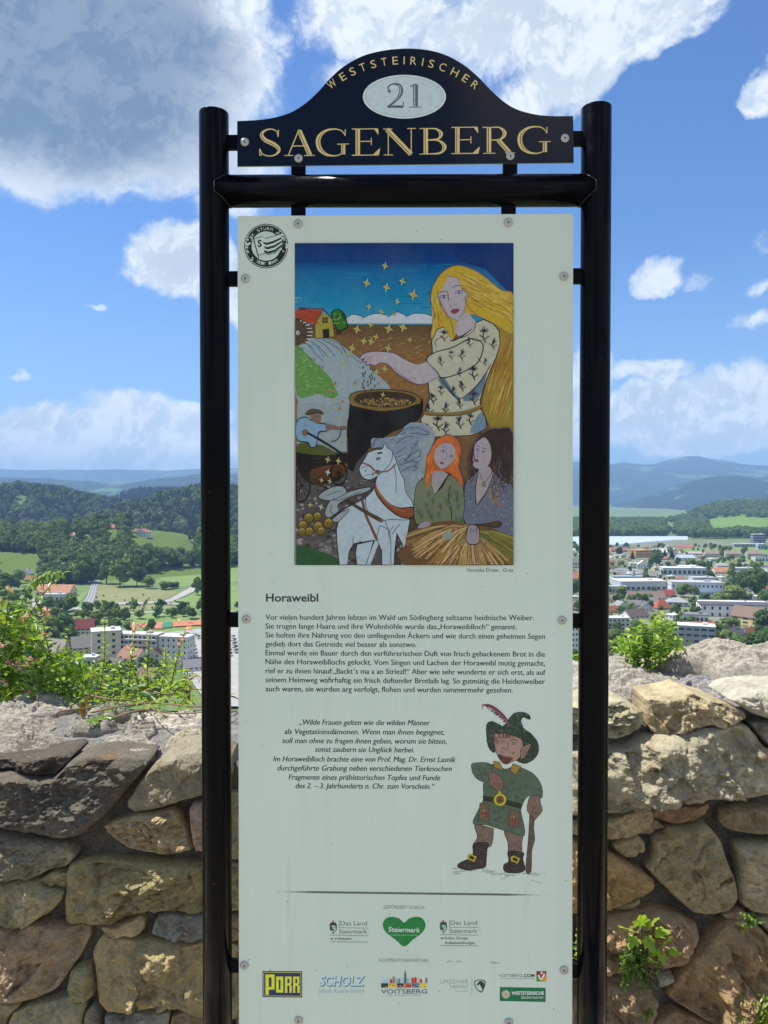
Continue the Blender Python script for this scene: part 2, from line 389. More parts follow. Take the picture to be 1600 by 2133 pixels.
class Ink:
    def __init__(s, base=-0.0100, gain=1.4): s.v = []; s.f = []; s.c = []; s.d = base - 0.00005; s.gain = gain; s.clip = None
    def up(s, k=1): s.d -= STEP * k
    def poly(s, pts, c, smooth=0, up=True, c2=None):
        """filled polygon; c2: colour at its lower end (a printed gradient)"""
        if smooth: pts = [tuple(p) for p in crom(pts, smooth, True)]
        pts = [(p[0], p[1]) for p in pts]
        if s.clip: pts = [(min(max(p[0], s.clip[0]), s.clip[1]), min(max(p[1], s.clip[2]), s.clip[3])) for p in pts]
        if up: s.up()
        dd = s.d - (0 if up else RJ.uniform(.1, .85) * STEP); k = len(s.v); y0 = min(p[1] for p in pts); y1 = max(p[1] for p in pts) + 1e-6
        for p in pts:
            x, z = sp(p[0], p[1], s.d); s.v.append((x, dd, z))
            f = (p[1] - y0) / (y1 - y0); s.c.append(tuple(a + (b - a) * f for a, b in zip(c, c2)) if c2 else c)
        for tr in tessellate_polygon([[Vector((p[0], p[1], 0)) for p in pts]]): s.f.append(tuple(i + k for i in tr))
    def line(s, pts, w, c, smooth=4, up=True, taper=False):
        if smooth and len(pts) > 2: pts = crom(pts, smooth)
        pts = [Vector((p[0], p[1])) for p in pts]
        if up: s.up()
        dd = s.d - (0 if up else RJ.uniform(.1, .85) * STEP); n = len(pts); k = len(s.v)
        for i, p in enumerate(pts):
            tt = pts[min(i + 1, n - 1)] - pts[max(i - 1, 0)]; tt = tt.normalized() if tt.length > 1e-9 else Vector((1, 0))
            nr = Vector((-tt.y, tt.x)); ww = w[min(int(i / max(n - 1, 1) * (len(w) - 1) + .5), len(w) - 1)] if hasattr(w, '__len__') else w
            if hasattr(w, '__len__'):
                f = i / max(n - 1, 1) * (len(w) - 1); a = int(f); b = min(a + 1, len(w) - 1); ww = w[a] + (w[b] - w[a]) * (f - a)
            if taper: ww *= max(.15, 1 - abs(2 * i / max(n - 1, 1) - 1) ** 2)
            for sg in (-.5, .5):
                q = p + nr * ww * sg
                if s.clip: q = Vector((min(max(q.x, s.clip[0]), s.clip[1]), min(max(q.y, s.clip[2]), s.clip[3])))
                x, z = sp(q.x, q.y, s.d); s.v.append((x, dd, z)); s.c.append(c)
        for i in range(n - 1): a = k + 2 * i; s.f += [(a, a + 1, a + 3), (a, a + 3, a + 2)]
    def oval(s, cx, cy, rx, ry, c, n=28, up=True, rot=0, c2=None):
        s.poly([(cx + rx * math.cos(a) * math.cos(rot) - ry * math.sin(a) * math.sin(rot), cy + rx * math.cos(a) * math.sin(rot) + ry * math.sin(a) * math.cos(rot))
                for a in (2 * math.pi * i / n for i in range(n))], c, 0, up, c2)
    def rect(s, x0, y0, x1, y1, c, c2=None, up=True): s.poly([(x0, y0), (x1, y0), (x1, y1), (x0, y1)], c, 0, up, c2)
    def text(s, txt, x, y, h, c, width=None, x1=None, shear=0.0, bold=0.0, align='L', y1=None, rot=0.0, sx=1.0, up=True, heavy=0.0):
        """one line of lettering: x, baseline y, h = capital height in pixels, fitted to width; y1: baseline at its far end"""
        cu = bpy.data.curves.new('t', 'FONT'); cu.body = txt; cu.offset = bold; cu.resolution_u = 3 if h < 22 else 8
        ob = bpy.data.objects.new('t', cu); me = ob.to_mesh()
        n = len(me.vertices); co = np.empty(n * 3); me.vertices.foreach_get('co', co); co = co.reshape(-1, 3)
        fs = [tuple(p.vertices) for p in me.polygons]
        if up: s.up()
        if n:
            k = h / 0.729; xs = co[:, 0] * k * sx; ys = co[:, 1] * k; wd = xs.max() - xs.min()
            if x1 is not None: width = x1 - x
            if width: f = width / wd; xs = xs * f; wd = width
            xs = xs - xs.min()
            if align == 'C': xs = xs - wd / 2
            if align == 'R': xs = xs - wd
            xs = xs + ys * shear; kk = len(s.v); sl = 0 if y1 is None else (y1 - y) / wd
            cr, sr = math.cos(rot), math.sin(rot)
            for a, b in zip(xs, ys):
                px = x + a * cr + b * sr; py = y - b * cr + a * sr + a * sl
                X, Z = sp(px, py, s.d); s.v.append((X, s.d, Z)); s.c.append(c)
            s.f += [tuple(i + kk for i in f) for f in fs]
        ob.to_mesh_clear(); bpy.data.objects.remove(ob); bpy.data.curves.remove(cu)
        if heavy: s.text(txt, x + heavy, y, h, c, width, (x1 + heavy) if x1 is not None else None, shear, bold, align, y1, rot, sx, True)
    def build(s, name, parent, label=None):
        me = bpy.data.meshes.new(name); me.from_pydata(s.v, [], s.f); me.materials.append(INK); me.update()
        a = me.color_attributes.new('ink', 'FLOAT_COLOR', 'POINT')
        a.data.foreach_set('color', np.array([(*(min(.85, v_ * s.gain) for v_ in c), 1) for c in s.c], dtype=np.float32).ravel())
        o = link(name, me, parent)
        if label: o['label'] = label
        return o

# ---- header lettering
def H(x, y): return (400 + x / 1.7778, 60 + y / 1.7778)
ik = Ink()
cx, cy = H(781, 527); Rr = 412 / 1.7778
wds = dict(W=1.25, E=.82, S=.80, T=.84, I=.42, R=.9, C=.98, H=1.06); word = 'WESTSTEIRISCHER'; gap = .20
tot = sum(wds[ch] for ch in word) + gap * (len(word) - 1); a0, a1 = R(-41.5), R(41.2); acc = 0
for ch in word:
    a = a0 + (a1 - a0) * (acc + wds[ch] / 2) / tot; acc += wds[ch] + gap
    ik.text(ch, cx + Rr * math.sin(a) * 1.0, cy - (Rr - 9) * math.cos(a), 17.5, GOLD, width=2.4 if ch == 'I' else 17 * wds[ch] * .82, align='C', rot=a, up=False)
ik.build('lettering', HB, 'gold lettering along the arch')
ik = Ink(); ox, oy = 842.5, 201.3
ik.oval(ox, oy, 86.5, 45.5, srgb(196, 205, 205), 64); ik.oval(ox, oy, 83, 42.5, srgb(150, 162, 162), 64); ik.oval(ox, oy, 81.5, 41, srgb(176, 190, 188), 64)
NUMC = srgb(82, 88, 96); NUMI = srgb(180, 192, 190)
def sstroke(pts, w, c, ci, inl=.30, off=-.14, iw=.10):
    """a thick-and-thin stroke with a lighter line cut into it"""
    ik.line(pts, w, c, 7)
    P = crom(pts, 7) if len(pts) > 2 else [Vector(pts[0]) + (Vector(pts[1]) - Vector(pts[0])) * i / 6 for i in range(7)]
    n = len(P); q = []; iwl = []
    for i, p in enumerate(P):
        f = i / (n - 1) * (len(w) - 1) if hasattr(w, '__len__') else 0; a = int(f); b = min(a + 1, (len(w) - 1) if hasattr(w, '__len__') else 0)
        ww = (w[a] + (w[b] - w[a]) * (f - a)) if hasattr(w, '__len__') else w
        tt = (P[min(i + 1, n - 1)] - P[max(i - 1, 0)]).normalized(); nr = Vector((-tt.y, tt.x))
        if ww > 5.2: q.append(p + nr * ww * off * (1 if True else 1)); iwl.append(min(1.5, ww * .16))
    if len(q) > 2: ik.line([tuple(p) for p in q], iwl, ci, 0)
def HP(*a): return [H(x, y) for x, y in a]
sstroke(HP((727, 232), (728, 214), (745, 204), (766, 208), (775, 224), (770, 246), (750, 270), (728, 286)), [2.2, 3.2, 3, 6, 8, 8, 5, 3], NUMC, NUMI, off=.12)
ik.line(HP((724, 288), (782, 288)), 5.2, NUMC, 0); ik.line(HP((782, 290), (784, 268)), 2.0, NUMC, 0); ik.oval(*H(731, 231), 3.0, 3.2, NUMC)
sstroke(HP((828, 206), (828, 286)), 10, NUMC, NUMI, off=.16); ik.line(HP((806, 290), (849, 289)), 2.0, NUMC, 0); ik.line(HP((808, 214), (830, 204)), 2.4, NUMC, 0)
ik.build('number_plate', HB, 'pale grey oval with the number 21')
ik = Ink(); G = GOLD
def ser(x0, x1, y, w=1.7): ik.line(HP((x0, y), (x1, y - (x1 - x0) * .009)), w, G, 0)
def th(a, b, w=8.6, off=.14): sstroke(HP(a, b), w, G, NAVY, off=off)
def thin(*a, w=1.9): ik.line(HP(*a), w, G, 0 if len(a) == 2 else 6)
# S
sstroke(HP((318, 398), (314, 380), (292, 371), (268, 378), (258, 394), (272, 412), (304, 428), (322, 446), (312, 464), (288, 471), (262, 464), (252, 446)), [1.5, 2, 2.4, 4, 7.5, 8.6, 8.6, 7, 3.6, 2.2, 2.2, 1.6], G, NAVY, off=.13)
thin((320, 374), (319, 400)); thin((251, 444), (251, 470)); thin((251, 470), (258, 464))
# A
thin((396, 373), (357, 468), w=2.2); th((397, 376), (437, 468), 9.4); thin((372, 434), (421, 433)); ser(342, 375, 469); ser(415, 455, 469)
# G
def gee(o, dy=0):
    q = lambda x, y: (x + o, y + dy)
    sstroke(HP(q(566, 392), q(553, 377), q(528, 371), q(496, 377), q(472, 398), q(467, 422), q(476, 448), q(500, 466), q(530, 470), q(552, 464)), [1.8, 2, 2.6, 4.4, 8.6, 9.8, 9.0, 5, 2.4, 2.0], G, NAVY, off=-.13)
    thin(q(568, 372), q(567, 396)); th(q(560, 429), q(560, 465), 8.6); ik.line(HP(q(538, 427), q(581, 426)), 1.8, G, 0)
gee(0, 0)
def eee(o, dy=0):
    q = lambda x, y: (x + o, y + dy)
    th(q(614, 372), q(614, 466), 9.2); ik.line(HP(q(592, 371), q(688, 370)), 1.9, G, 0); ik.line(HP(q(592, 468), q(688, 467)), 1.9, G, 0)
    thin(q(620, 417), q(664, 416)); thin(q(664, 404), q(664, 430)); ik.poly(HP(q(674, 370), q(690, 370), q(691, 392), q(688, 390)), G); ik.poly(HP(q(668, 468), q(692, 468), q(697, 442), q(692, 445)), G)
eee(0); 
# N
ik.line(HP((727, 374), (727, 466)), 2.0, G, 0); th((722, 372), (811, 464), 9.6); ik.line(HP((812, 368), (812, 466)), 2.0, G, 0); ser(708, 742, 371); ser(710, 745, 467); ser(797, 829, 369)
# B
th((866, 370), (866, 462), 9.2); ser(842, 905, 369); ser(842, 912, 464)
sstroke(HP((872, 369), (905, 371), (922, 388), (912, 407), (874, 411)), [1.8, 3, 8.4, 3.5, 1.8], G, NAVY, off=.13)
sstroke(HP((874, 412), (914, 414), (935, 436), (920, 459), (874, 463)), [1.8, 3.4, 9.2, 3.8, 1.8], G, NAVY, off=.13)
eee(369, -6)
# R
th((1100, 366), (1100, 458), 9.2); ser(1076, 1130, 365); ser(1078, 1124, 461)
sstroke(HP((1106, 365), (1140, 366), (1158, 386), (1144, 408), (1108, 412)), [1.8, 3, 8.8, 3.4, 1.8], G, NAVY, off=.13); th((1134, 411), (1176, 458), 9.2); ser(1160, 1196, 459)
gee(747, -9)
ik.build('lettering', HB, 'large gold capitals with an engraved line')

# ---- panel lettering
ik = Ink()
ik.text('Horaweibl', 554, 1253, 17.2, srgb(45, 48, 44), x1=663, bold=.022)
TX = srgb(38, 44, 38)
for tx, x0, x1, y0, y1 in (
    ('Vor vielen hundert Jahren lebten im Wald um Södingberg seltsame heidnische Weiber.', 553, 1112, 1291, 1292),
    ('Sie trugen lange Haare und ihre Wohnhöhle wurde das„Horaweiblloch“ genannt.', 553, 1076, 1309.5, 1311),
    ('Sie holten ihre Nahrung von den umliegenden Äckern und wie durch einen geheimen Segen', 553, 1135, 1328, 1331),
    ('gedieh dort das Getreide viel besser als sonstwo.', 553, 867, 1346.5, 1348),
    ('Einmal wurde ein Bauer durch den verführerischen Duft von frisch gebackenem Brot in die', 553, 1135, 1365, 1368),
    ('Nähe des Horaweibllochs gelockt. Vom Singen und Lachen der Horaweibl mutig gemacht,', 553, 1135, 1383.5, 1387),
    ('rief er zu ihnen hinauf:„Backt´s ma a an Striezl!“ Aber wie sehr wunderte er sich erst, als auf', 553, 1136, 1402.5, 1406),
    ('seinem Heimweg wahrhaftig ein frisch duftender Brotlaib lag. So gutmütig die Heidenweiber', 553, 1135, 1421, 1425),
    ('auch waren, sie wurden arg verfolgt, flohen und wurden nimmermehr gesehen.', 553, 1068, 1440, 1443)):
    ik.text(tx, x0, y0, 11.6, TX, x1=x1, y1=y1, up=False, heavy=.55)
for tx, x0, x1, y in (('„Wilde Frauen gelten wie die wilden Männer', 623, 894, 1509.5), ('als Vegetationsdämonen. Wenn man ihnen begegnet,', 592, 925, 1529),
    ('soll man ohne zu fragen ihnen geben, worum sie bitten,', 588, 930, 1548), ('sonst zaubern sie Unglück herbei.', 656, 862, 1566),
    ('Im Horaweiblloch brachte eine von Prof. Mag. Dr. Ernst Lasnik', 569, 948, 1586), ('durchgeführte Grabung neben verschiedenen Tierknochen', 577, 940, 1605),
    ('Fragmente eines prähistorischen Topfes und Funde', 601, 916, 1624), ('des 2. – 3. Jahrhunderts n. Chr. zum Vorschein.“', 615, 903, 1642)):
    ik.text(tx, x0, y, 11.6, TX, x1=x1, y1=y + 1.5, up=False, shear=.2, heavy=.55)
ik.text('Veronika Dreier,', 972, 1191, 7.6, TX, x1=1042, up=False); ik.text('Graz', 1047, 1191, 7.6, TX, x1=1069, shear=.2, up=False)
GT = srgb(110, 118, 110)
ik.text('GEFÖRDERT DURCH:', 799, 1893, 7.5, GT, x1=885, up=False, y1=1894); ik.text('KOOPERATIONSPARTNER:', 789, 2003.5, 7.5, GT, x1=894, up=False, y1=2004.5)
ik.build('printed_text', PANEL, 'dark grey German story text')
ik = Ink(); P = []
xs = np.linspace(540, 1158, 40)
for i in range(39):
    f = [min(1, (1 - abs(2 * (x - 540) / 618 - 1)) * 3) for x in (xs[i], xs[i + 1])]; y = [1857 + (x - 540) * .0128 for x in (xs[i], xs[i + 1])]
    bgc = (0.55, 0.65, 0.55); cc = srgb(95, 98, 92); g = f[0]; cm = tuple(a + (b - a) * g for a, b in zip(bgc, cc))
    ik.poly([(xs[i], y[0] - 2.2 * f[0]), (xs[i + 1], y[1] - 2.2 * f[1]), (xs[i + 1], y[1] + 2.2 * f[1]), (xs[i], y[0] + 2.2 * f[0])], cm, up=False)
ik.build('printed_rule', PANEL)

# ---- logos
def B(x, y): return (500 + x / 2.2222, 1840 + y / 2.2222)
def BP(*a): return [B(x, y) for x, y in a]
ik = Ink(); NV = srgb(42, 56, 92); YE = srgb(222, 214, 52); OF = srgb(190, 205, 190)
ik.poly(BP((104, 406), (288, 407), (288, 529), (104, 527)), NV); ik.poly(BP((109, 411), (283, 412), (283, 524), (109, 522)), YE); ik.poly(BP((111, 413), (281, 414), (281, 522), (111, 520)), NV)
def blk(*r):
    for x0, y0, x1, y1 in r: ik.poly(BP((x0, y0), (x1, y0), (x1, y1), (x0, y1)), YE, up=False)
for q_, h_ in ((((118, 422), (160, 422), (160, 492), (133, 492), (133, 516), (118, 516)), (133, 435, 146, 480)), (((167, 432), (200, 432), (200, 506), (167, 506)), (179, 446, 188, 492)), (((208, 432), (239, 432), (239, 462), (234, 468), (240, 474), (240, 507), (229, 507), (229, 474), (219, 474), (219, 507), (208, 507)), (219, 443, 229, 462)), (((246, 432), (275, 432), (275, 462), (270, 468), (276, 474), (276, 507), (265, 507), (265, 474), (256, 474), (256, 507), (246, 507)), (256, 443, 265, 462))):
    ik.poly(BP(*q_), YE); ik.poly(BP((h_[0], h_[1]), (h_[2], h_[1]), (h_[2], h_[3]), (h_[0], h_[3])), NV)
ik.build('sponsor_logo', PANEL, 'dark blue box with bold yellow lettering')
ik = Ink(); T1 = srgb(104, 158, 168)
ik.text('SCHOLZ', *B(369, 476), 20.5, srgb(70, 110, 125), x1=B(574, 0)[0] + 1, bold=.05, shear=.12); ik.text('SCHOLZ', *B(367, 473), 20.5, srgb(176, 208, 206), x1=B(571, 0)[0], bold=.02, shear=.12)
ik.text('Scholz Austria GmbH', *B(365, 507), 8.6, srgb(120, 150, 155), x1=B(573, 0)[0]); ik.build('sponsor_logo', PANEL, 'pale blue block lettering in perspective')
ik = Ink()
rr = random.Random(3)
for i in range(17):
    x = 655 + i * 12.6; h = rr.uniform(14, 28); ik.poly(BP((x, 462), (x, 462 - h), (x + 6, 455 - h), (x + 12, 462 - h), (x + 12, 462)), rr.choice([srgb(196, 60, 50), srgb(150, 170, 175), srgb(215, 205, 180), srgb(120, 130, 130), srgb(160, 190, 200)]))
ik.poly(BP((760, 462), (760, 425), (765, 398), (770, 425), (770, 462)), srgb(80, 90, 95))
for i in range(6): ik.poly(BP((653 + i * 36, 463), (686 + i * 36, 463), (686 + i * 36, 483), (653 + i * 36, 483)), [srgb(40, 50, 60), srgb(205, 180, 50), srgb(60, 60, 60), srgb(180, 60, 50), srgb(60, 90, 140), srgb(215, 190, 60)][i])
for i in range(30): ik.oval(*B(657 + i * 7.1, 466 + rr.uniform(0, 14)), 1.1, 1.1, rr.choice([srgb(220, 200, 60), srgb(200, 60, 60), srgb(220, 220, 210), srgb(50, 90, 60)]), 8)
ik.text('VOITSBERG', *B(653, 511), 9.6, srgb(60, 75, 110), x1=B(867, 0)[0]); ik.text('Stadt der Freunde und Partner', *B(681, 521), 2.4, srgb(130, 140, 135), x1=B(842, 0)[0])
ik.build('sponsor_logo', PANEL, 'row of small coloured town houses with a church spire')
ik = Ink(); LG = srgb(128, 142, 134)
ik.text('LIPIZZANER', *B(929, 463), 8.0, LG, x1=B(1058, 0)[0]); ik.text('HEIMAT', *B(973, 487), 8.0, LG, x1=B(1058, 0)[0]); ik.text('Steiermark', *B(996, 502), 3.0, LG, x1=B(1056, 0)[0])
ik.line(BP((1074, 436), (1073, 512)), .9, LG, 0)
ik.poly(BP((1084, 458), (1090, 450), (1110, 446), (1136, 452), (1133, 480), (1118, 506), (1098, 494), (1087, 478)), srgb(38, 62, 46), 4); ik.poly(BP((1088, 460), (1094, 453), (1112, 450), (1131, 455), (1128, 478), (1116, 500), (1100, 490), (1091, 477)), srgb(178, 200, 184), 4)
ik.poly(BP((1096, 470), (1104, 458), (1113, 452), (1127, 458), (1130, 474), (1122, 490), (1115, 478), (1108, 468), (1101, 474)), srgb(38, 62, 46), 3)
ik.build('sponsor_logo', PANEL, 'thin grey lettering beside a shield with a dark horse head')
ik = Ink()
ik.text('VOITSBERG', *B(1198, 434), 6.6, srgb(70, 80, 80), x1=B(1306, 0)[0]); ik.text('.COM', *B(1309, 434), 6.6, srgb(40, 45, 45), x1=B(1364, 0)[0], bold=.03)
ik.text('KULTUR+STADTMARKETING', *B(1208, 444), 2.6, srgb(90, 100, 95), x1=B(1363, 0)[0])
x0, y0 = B(1372, 407); x1, y1 = B(1419, 455)
ik.rect(x0, y0, x1, y1, srgb(110, 40, 30), srgb(180, 90, 40)); ik.poly([(x0, y1), (x0, y0 + 8), (x0 + 11, y1)], srgb(60, 140, 60)); ik.poly([(x0 + 11, y1), (x1, y0 + 5), (x1, y1)], srgb(190, 150, 40)); ik.line(BP((1382, 424), (1394, 446), (1410, 418)), 3.2, srgb(225, 235, 225), 3); ik.oval(*B(1396, 415), 2.4, 2.4, srgb(225, 235, 225))
ik.build('sponsor_logo', PANEL, 'small dark lettering beside a red and green square')
ik = Ink()
ik.poly(BP((1203, 480), (1415, 484), (1415, 550), (1202, 545)), srgb(30, 106, 66))
for i in range(14): a = i * 2 * math.pi / 14; x, y = B(1231, 514); ik.poly([(x + 3 * math.cos(a - .2), y + 3 * math.sin(a - .2)), (x + 9 * math.cos(a - .1), y + 9 * math.sin(a - .1)), (x + 9 * math.cos(a + .1), y + 9 * math.sin(a + .1)), (x + 3 * math.cos(a + .2), y + 3 * math.sin(a + .2))], srgb(205, 205, 190), up=False)
ik.oval(*B(1231, 514), 3.6, 3.6, srgb(200, 130, 110))
ik.text('WESTSTEIRISCHE', *B(1257, 516), 7.2, srgb(215, 228, 215), x1=B(1407, 0)[0], bold=.03); ik.text('Saubermacher', *B(1300, 534), 6.4, srgb(200, 215, 200), x1=B(1406, 0)[0], shear=.35)
ik.build('sponsor_logo', PANEL, 'green box with white lettering and a daisy')
def land(dx, l2, l3=None):
    global ik
    ik = Ink(); q = lambda x, y: B(x + dx, y - dx * .005); TD = srgb(70, 82, 74)
    ik.poly([q(*p) for p in ((414, 190), (449, 190), (448, 215), (431, 236), (416, 215))], srgb(44, 92, 66)); ik.poly([q(*p) for p in ((418, 192), (418, 180), (424, 184), (431, 170), (438, 184), (445, 180), (445, 192))], srgb(50, 56, 50)); ik.oval(*q(431, 178), 2.2, 2.2, srgb(180, 60, 55))
    ik.line([q(*p) for p in ((424, 200), (436, 198), (430, 208), (440, 212), (430, 226), (424, 218))], 1.6, srgb(200, 214, 200)); ik.line([q(*p) for p in ((438, 196), (443, 208), (437, 222))], 1.1, srgb(200, 214, 200))
    ik.line([q(459, 170), q(459, 206)], .9, TD, 0); ik.text('Das Land', *q(465, 195), 9.4, TD, x1=q(588, 0)[0]); ik.text('Steiermark', *q(459, 233), 9.4, TD, x1=q(588, 0)[0])
    ik.line([q(459, 206), q(593, 207), q(593, 243), q(416, 240)], .9, TD, 0); ik.line([q(415, 257), q(430, 257)], 1.4, TD, 0); ik.line([q(424, 252), q(431, 257), q(424, 262)], 1.3, TD, 0)
    ik.text(l2, *q(437, 262), 6.0, TD, x1=q(519 if not l3 else 547, 0)[0], bold=.015)
    if l3: ik.text(l3, *q(437, 284), 6.0, TD, x1=q(577, 0)[0], bold=.015)
    yy = 271 if not l3 else 291; ik.line([q(416, yy), q(593, yy + 1)], .9, TD, 0)
land(0, 'Volkskultur'); ik.build('sponsor_logo', PANEL, 'green crest beside boxed lettering, short caption')
land(510, 'Kultur, Europa,', 'Außenbeziehungen'); ik.build('sponsor_logo', PANEL, 'green crest beside boxed lettering, two caption lines')
ik = Ink(); hp = [(760, 293), (720, 262), (680, 232), (662, 203), (665, 176), (684, 158), (712, 156), (740, 165), (760, 182)]
hp2 = hp + [(1520 - x, y) for x, y in hp[::-1][1:-1]]
ik.poly([B(*p) for p in hp2], srgb(36, 118, 58), 4); ik.text('Steiermark', *B(686, 224), 10.5, srgb(214, 230, 214), x1=B(833, 0)[0], shear=.15, bold=.012, y1=B(0, 228)[1]); ik.text('DAS GRÜNE HERZ ÖSTERREICHS', *B(685, 243), 2.6, srgb(150, 190, 155), x1=B(834, 0)[0])
ik.build('sponsor_logo', PANEL, 'green heart with white script')

# round club badge
ik = Ink(); bx, by = 554.5, 512.5; BKC = srgb(35, 38, 36); PW = srgb(178, 192, 180)
ik.oval(bx, by, 46, 46.5, BKC, 64); ik.oval(bx, by, 44.2, 44.7, PW, 64); ik.oval(bx, by, 43, 43.5, BKC, 64); ik.oval(bx, by, 30.5, 30.5, PW, 48)
for txt, r0, aa, inw in (('SK STURM', 33.5, (-60, 18), 1), ('SEIT 1909', 39.5, (208, 144), -1)):
    n = len(txt)
    for i, ch in enumerate(txt):
        if ch == ' ': continue
        a = R(aa[0] + (aa[1] - aa[0]) * i / (n - 1)); x = bx + r0 * math.sin(a); y = by - r0 * math.cos(a)
        ik.text(ch, x, y, 6.4, PW, width=5.4, align='C', rot=a if inw > 0 else a - math.pi, up=False)
rr = random.Random(5)
for i in range(26): a = rr.uniform(-.3, .9); r_ = rr.uniform(24, 44); ik.oval(bx + r_ * math.cos(-a), by - r_ * math.sin(a) , rr.uniform(1, 4), rr.uniform(.8, 3), PW, 7)
for i in range(20): a = rr.uniform(2.6, 3.9); r_ = rr.uniform(26, 44); ik.oval(bx + r_ * math.cos(a), by - r_ * math.sin(a), rr.uniform(1, 3.4), rr.uniform(.8, 3), PW, 7)
F0 = [(529, 497), (545, 492), (552, 496), (567, 492), (586, 486)]; F1 = [(537, 533), (551, 528), (560, 531), (574, 527), (588, 514)]
ik.poly(F0 + F1[::-1], BKC); ik.poly([(x + .8, y + 1.2) for x, y in F0] + [(x, y - 1.4) for x, y in F1[::-1]], PW)
for k in range(3):
    f0 = .28 + k * .26; f1 = f0 + .13
    ik.poly([(a[0] + (b[0] - a[0]) * f0, a[1] + (b[1] - a[1]) * f0) for a, b in zip(F0[1:], F1[1:])] + [(a[0] + (b[0] - a[0]) * f1, a[1] + (b[1] - a[1]) * f1) for a, b in zip(F0[1:][::-1], F1[1:][::-1])], BKC)
ik.poly([(530, 499), (546, 495), (552, 518), (537, 522)], PW); ik.text('S', 541, 514, 15, BKC, width=9, align='C', bold=.03); ik.line([(527, 494), (539, 537)], 2, BKC, 0)
ik.build('club_badge', PANEL, 'round black and white badge with a striped flag')
# scuffs and insect specks left on the film
ik = Ink(); rr = random.Random(9)
for i in range(60):
    x = rr.uniform(505, 1185); y = rr.uniform(1190, 2125) if rr.random() < .8 else rr.uniform(460, 1180)
    if 610 < x < 1075 and 500 < y < 1180: continue
    ik.oval(x, y, rr.uniform(.5, 1.3), rr.uniform(.5, 1.6), srgb(*rr.choice([(60, 62, 45), (90, 85, 60), (120, 120, 95)])), 7, up=False, rot=rr.uniform(0, 3))
for x, y in ((604, 1290), (672, 1288), (686, 1408), (700, 1303), (590, 1345)):
    ik.line([(x + rr.uniform(-5, 5), y + j * 2.5) for j in range(4)], 1.1, srgb(150, 118, 70), 3, up=False)
for x, y in ((938, 2003), (957, 2003), (1028, 2005), (1036, 2006)): ik.line([(x - 7, y + 2), (x - 2, y - 1), (x + 5, y + 1)], 1.6, srgb(135, 130, 110), 3, up=False)
ik.build('specks', PANEL, 'tiny dirt specks')['kind'] = 'stuff'
# ================================================================== the painted illustration on the panel
def Z2(x, y): return (600 + x / 3.2653, 490 + y / 3.2667)
def Z3(x, y): return (600 + x / 3.2653, 840 + y / 3.2649)
def z2(*a): return [Z2(x, y) for x, y in a]
def z3(*a): return [Z3(x, y) for x, y in a]
ik = Ink(gain=1.08); ra = random.Random(41); BKL = srgb(22, 24, 26)
X0, X1, Y0, Y1 = 613.5, 1070.5, 506, 1177.5; ik.clip = (X0, X1, Y0 - 1.5, Y1)
def band(y0, y1, c0, c1, x0=X0, x1=X1): ik.rect(x0, y0, x1, y1, c0, c1, up=False)
ik.up()
band(Y0, 545, srgb(8, 50, 104), srgb(8, 62, 122)); band(545, 562, srgb(8, 62, 122), srgb(12, 98, 148)); band(562, 620, srgb(12, 98, 150), srgb(22, 128, 168)); band(620, 676, srgb(22, 128, 168), srgb(52, 150, 178)); band(676, 760, srgb(96, 74, 42), srgb(142, 104, 56)); band(760, Y1, srgb(142, 104, 56), srgb(70, 66, 58))
for i in range(260):                                    # brush strokes of the sky
    x = ra.uniform(X0, X1 - 40); y = ra.uniform(Y0 + 1, 672); l = ra.uniform(14, 60); f = (y - Y0) / 170; j = ra.uniform(.88, 1.14)
    c = tuple(min(1, v * j) for v in (srgb(8, 56, 116) if y < 545 else srgb(14, 100 + 40 * f, 150 + 20 * f))); ik.line([(x, y), (x + l / 2, y + ra.uniform(-1, 1)), (min(x + l, X1), y)], ra.uniform(1, 3), c, 0, up=False, taper=True)
ik.up()
ik.poly([(930, Y0), (X1, Y0), (X1, 620), (1050, 600), (1010, 560), (960, 545)], srgb(8, 48, 106), 0)
# snowy mountains
for p in (((395, 600), (400, 560), (440, 540), (480, 545), (520, 560), (560, 600)), ((460, 600), (500, 570), (560, 540), (620, 532), (670, 545), (720, 600)), ((680, 600), (690, 550), (740, 522), (790, 540), (830, 600)), ((750, 600), (800, 555), (860, 532), (930, 535), (990, 555), (990, 600))):
    q = z2(*p); ik.poly(q, srgb(190, 200, 205)); ik.line(q[1:-1] if p[0][0] != 750 else q[1:], 1.2, BKL, 4)
# brown stubble and corn field: many strokes
ik.up()
for i in range(900):
    x = ra.uniform(690, 910); y = ra.uniform(678, 860)
    if x < 690 + (y - 690) * .9 - 10 and y > 700: continue
    l = ra.uniform(5, 14); c = ra.choice([srgb(150, 112, 58), srgb(120, 86, 44), srgb(176, 138, 80), srgb(96, 68, 36), srgb(136, 92, 46), srgb(190, 156, 100)]) if y > 705 else ra.choice([srgb(92, 66, 44), srgb(74, 52, 36), srgb(110, 82, 52)])
    ik.line([(x, y), (x + l * .5, y - l * ra.uniform(-.1, .5)), (x + l, y - l * ra.uniform(0, .6))], ra.uniform(.6, 1.5), c, 0, up=False, taper=True)
